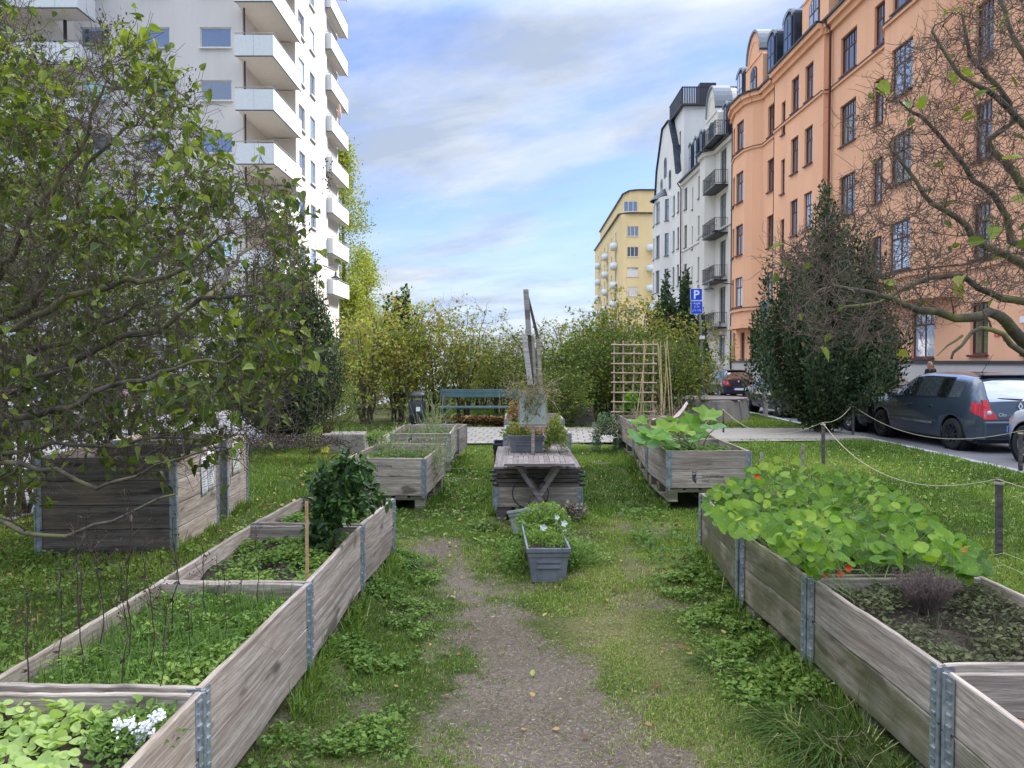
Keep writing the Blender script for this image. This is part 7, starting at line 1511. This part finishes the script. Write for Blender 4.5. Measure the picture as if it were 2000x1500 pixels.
bed_cover('K1', 900, .03, .08, 'pale weeds in the bed of tall grasses', .2, .9, 211, grass=900, gh_=.2)
bed_cover('K2', 700, .03, .08, 'thin weeds in the far left bed', .2, .9, 212, grass=500, gh_=.16)
stalk_group(); nasturtium(); squash()
# alyssum with white heads
al = mound('alyssum', 'low plant with clusters of tiny white flowers in the nearest left bed', 'flowers', 262, 1440, 2.15, .12, .16, .05, 900, .016, WEEDM, .2, .9, 301, T_OVAL)
r = np.random.default_rng(3); pp = []
for px, py in ((255, 1412), (285, 1420), (300, 1405), (270, 1432), (230, 1418), (275, 1445), (262, 1455), (245, 1462), (292, 1432), (310, 1398)):
    c = P(px, py, 2.1) - al.location; pp += [tuple(np.array(tuple(c)) + r.normal(0, .0075, 3)) for _ in range(42)]
pp = np.array(pp); link('white_flowers', leaves('fl', pp, r.normal(0, 1, pp.shape), np.tile([0, -.5, 1.0], (len(pp), 1)), .0075, .010, T_ROUND), WHITEP, al)
# dark leafy bush between the left beds
def bush():
    r = np.random.default_rng(55); poly = [(612, 940), (625, 905), (650, 918), (672, 893), (700, 912), (712, 903), (728, 940), (742, 975), (712, 985), (690, 1000), (650, 1035), (635, 1075), (612, 1085), (605, 1040), (612, 990)]
    tg = crown_targets(poly, 4.25, 4.65, 130, r); b = Vector((P(655, 1060, 4.45).x, 4.45, ZT - .1)); l = smooth_line([b, P(650, 1000, 4.45), P(665, 940, 4.45)], .04, .004, r); lines, ends = colonise([(l, np.linspace(.010, .004, len(l)))], tg, r, wob=.012, step=.04, up=.2)
    lv = leaves_on(lines + twiglets(ends, r, 2, .05, .0015, .006), r, 6.5, .048, T_OVAL, .014, .35, lambda p, u: .05 + .75 * u, 'leaves'); plant('leafy_bush', 'dense glossy dark green bush standing in the left raised beds', 'shrub', tubes('stems', [(l, np.linspace(.01, .004, len(l)))] + lines, 5), lv, b, cmat=BUSHM)
bush()
# lavender
def lavender():
    r = np.random.default_rng(66); b = P(1808, 1185, 3.22); b.z = ZT - .06; L = []; heads = []
    for _ in range(520):
        a = r.random() * 6.28; t = r.random() ** .6; v = np.array([math.cos(a) * t * .85, math.sin(a) * t * .7, 1.0]); v /= np.linalg.norm(v); l = r.uniform(.09, .20); q_ = v * np.linspace(0, 1, 6)[:, None] * l + np.array([math.cos(a) * t * .02, math.sin(a) * t * .02, 0]); q_[1:] += r.normal(0, .004, (5, 3)); L.append((q_, .0011)); heads.append(q_[-1])
    root = empty('lavender', b, 0, 'round dry purple brown lavender bush in the mossy right bed', 'plant'); link('stems', tubes('stems', L, 3), LAVM, root); h = np.repeat(np.array(heads), 3, 0) + r.normal(0, .004, (len(heads) * 3, 3)); link('flower_heads', leaves('h', h, r.normal(0, .4, h.shape) + [0, 0, 1], r.normal(0, 1, h.shape), .011, .007), LAVM, root)
LAVM = plain('lavender_dry', (.17, .12, .10), .9, nz=.4, scale=14)
lavender()
# planter greenery
c_ = G(1068, 1140); f1 = mound('planter_plant', 'leafy green trailing plant spilling over the front planter', 'plant', 1066, 1068, 5.78, .38, .36, .13, 8500, .021, WEEDM, .35, 1.0, 302, T_OVAL, hang=.22)
f2 = mound('planter_plant', 'bright green foliage with white petunias in the tipped pale planter', 'plant', 1062, 1018, 6.2, .24, .28, .14, 2600, .026, WEEDM, .5, 1.0, 303, T_OVAL, hang=.08)
def flower(root, px, py, Y, mat, s):
    c = P(px, py, Y) - root.location; a = np.arange(5) * 1.2566; n = 5; link('flower', leaves('f', np.tile(np.array(tuple(c)), (n, 1)), np.stack([np.cos(a), -.35 + 0 * a, np.sin(a)], -1), np.tile([0, -1.0, .2], (n, 1)), s, s * 1.5, T_OVAL), mat, root)
for px, py, mat, s in ((1061, 1030, WHITEP, .032), (1102, 1022, WHITEP, .028), (1088, 1010, WHITEP, .022), (1104, 1038, WHITEP, .02), (1090, 1034, PURP, .028), (1105, 1044, PURP, .03), (1072, 1056, BLUEP, .02), (1098, 1058, WHITEP, .012)): flower(f2, px, py, 5.75, mat, s)
mound('dead_flowers', 'dried reddish green flowers behind the tipped planter', 'dry plant', 1118, 1005, 6.7, .12, .14, .12, 380, .03, DRYM, .2, 1, 304)
mound('climbing_plant', 'green climber hanging beside the small board over the planter on the lid', 'plant', 1085, 860, 8.5, .13, .2, .26, 900, .036, YELL, .3, .75, 305, hang=.16)
mound('climbing_plant', 'yellowing leaves left of the post in the planter on the lid', 'plant', 1010, 852, 8.7, .15, .18, .16, 500, .036, YELL, .25, .95, 306)
mound('potted_grass', 'ochre dry stems behind the post in the planter on the lid', 'dry plant', 1045, 852, 8.85, .17, .12, .16, 500, .03, FALLM, .3, .9, 311)
mound('dead_flowers', 'pale dried flower heads left of the small board', 'dry plant', 1003, 818, 8.6, .07, .08, .20, 300, .035, FALLM, .5, .8, 307)
def tangle(name, label, px, py, Y, sx, sz, n, L_, rad, mat, seed, leaf=None, nl=0, cat='dry plant', up=.2):
    r = np.random.default_rng(seed); c = P(px, py, Y); ln = []
    for _ in range(n):
        p0 = r.normal(0, 1, 3) * [sx, sx, sz]; v = r.normal(0, 1, 3) + [0, 0, up]; v /= np.linalg.norm(v); q_ = p0 + v * np.linspace(0, 1, 6)[:, None] * L_ * r.uniform(.4, 1.2); q_[1:] += r.normal(0, .012, (5, 3)).cumsum(0); ln.append((q_, rad))
    root = empty(name, c, 0, label, cat); link('stems', tubes('stems', ln, 3), mat, root)
    if nl: pp = np.vstack([l[0][r.integers(1, 6)] for l in ln for _ in range(nl)]); link('foliage', leaves('lv', pp, r.normal(0, 1, pp.shape), r.normal(0, 1, pp.shape), .028, .024, T_OVAL), leaf, root)
tangle('dry_climber', 'grey brown tangled dead climber around the top of the small board', 1040, 765, 8.25, .14, .045, 190, .22, .0022, DRYTW, 308, YELL, 2, up=0)
tangle('dry_climber', 'dead climber hanging in front of the small pale board', 1036, 792, 8.24, .05, .07, 60, .14, .0018, TWIG, 312, YELL, 3, up=-.2)
tangle('pale_grass', 'tall pale dry grass leaning out of the far left bed', 850, 905, 8.35, .07, .10, 170, .34, .0018, PALEST, 309, PALEG, 1, 'grass', 1.2)
tangle('pale_grass', 'fine pale grass stems in the middle of the far left bed', 755, 875, 8.6, .10, .05, 120, .26, .0016, PALEST, 310, PALEG, 1, 'grass', 1.2)
tangle('pale_grass', 'thin pale grass in the second far left bed', 845, 835, 10.8, .12, .06, 120, .36, .002, PALEST, 313, PALEG, 1, 'grass', 1.2)
mound('bushy_herb', 'dusty green herb hanging over the left side of the far right row', 'plant', 1185, 845, 12.9, .26, .4, .30, 2200, .045, SAGEM, .2, .9, 314, hang=.45)
mound('leafy_plant', 'small leafy plant in the corner of the far left bed', 'plant', 733, 862, 9.1, .09, .09, .10, 160, .06, WEEDM, .4, .9, 315)
mound('ground_litter', 'heap of dry stems and fallen twigs below the upright tree on the left verge', 'dry plant', 560, 872, 11.6, 1.1, .4, .16, 3000, .035, DRYM, 0, .5, 316)
tangle('rose_suckers', 'thin shoots with small leaves at the foot of the left upright tree', 600, 820, 12.4, .8, .30, 260, .6, .003, TWIG, 317, DARKL, 5, 'shrub', .5)
mound('climber_leaves', 'bright green bean leaves at the foot of the willow trellis', 'plant', 1235, 805, 12.6, .16, .14, .26, 130, .13, SQSH, .3, .8, 318, T_LOBED)
tangle('straw_grass', 'long bent straw coloured grass stems lying over the second left bed', 290, 1290, 2.95, .2, .03, 70, .26, .0011, DRYTW, 319, None, 0, 'grass', .15)
tangle('straw_grass', 'a few pale stems leaning out from under the mossy right bed', 1640, 1440, 2.9, .16, .02, 40, .22, .0011, DRYTW, 320, None, 0, 'grass', .3)
# pale cloth in the squash bed, small litter under the tree
def cloth():
    c = P(1305, 820, 9.4); m = MB(); vs = []
    for i in range(9):
        t = i / 8
        for j in range(4): vs.append((-.20 + .42 * t, .05 * j - .06 + .02 * math.sin(5 * t), .22 * t * t * t + .04 * math.sin(6 * t + j) - .02 * j))
    m.add(vs, [(i * 4 + j, (i + 1) * 4 + j, (i + 1) * 4 + j + 1, i * 4 + j + 1) for i in range(8) for j in range(3)], True); o = m.build('cloth', CLOTHM, None, c); s = o.modifiers.new('s', 'SOLIDIFY'); s.thickness = .006; tag(o, 'crumpled pinkish white fleece cloth behind the squash leaves', 'cloth')
CLOTHM = plain('pale_cloth', (.60, .46, .40), .8)
cloth(); vehicles(); furniture(); centre(); person()
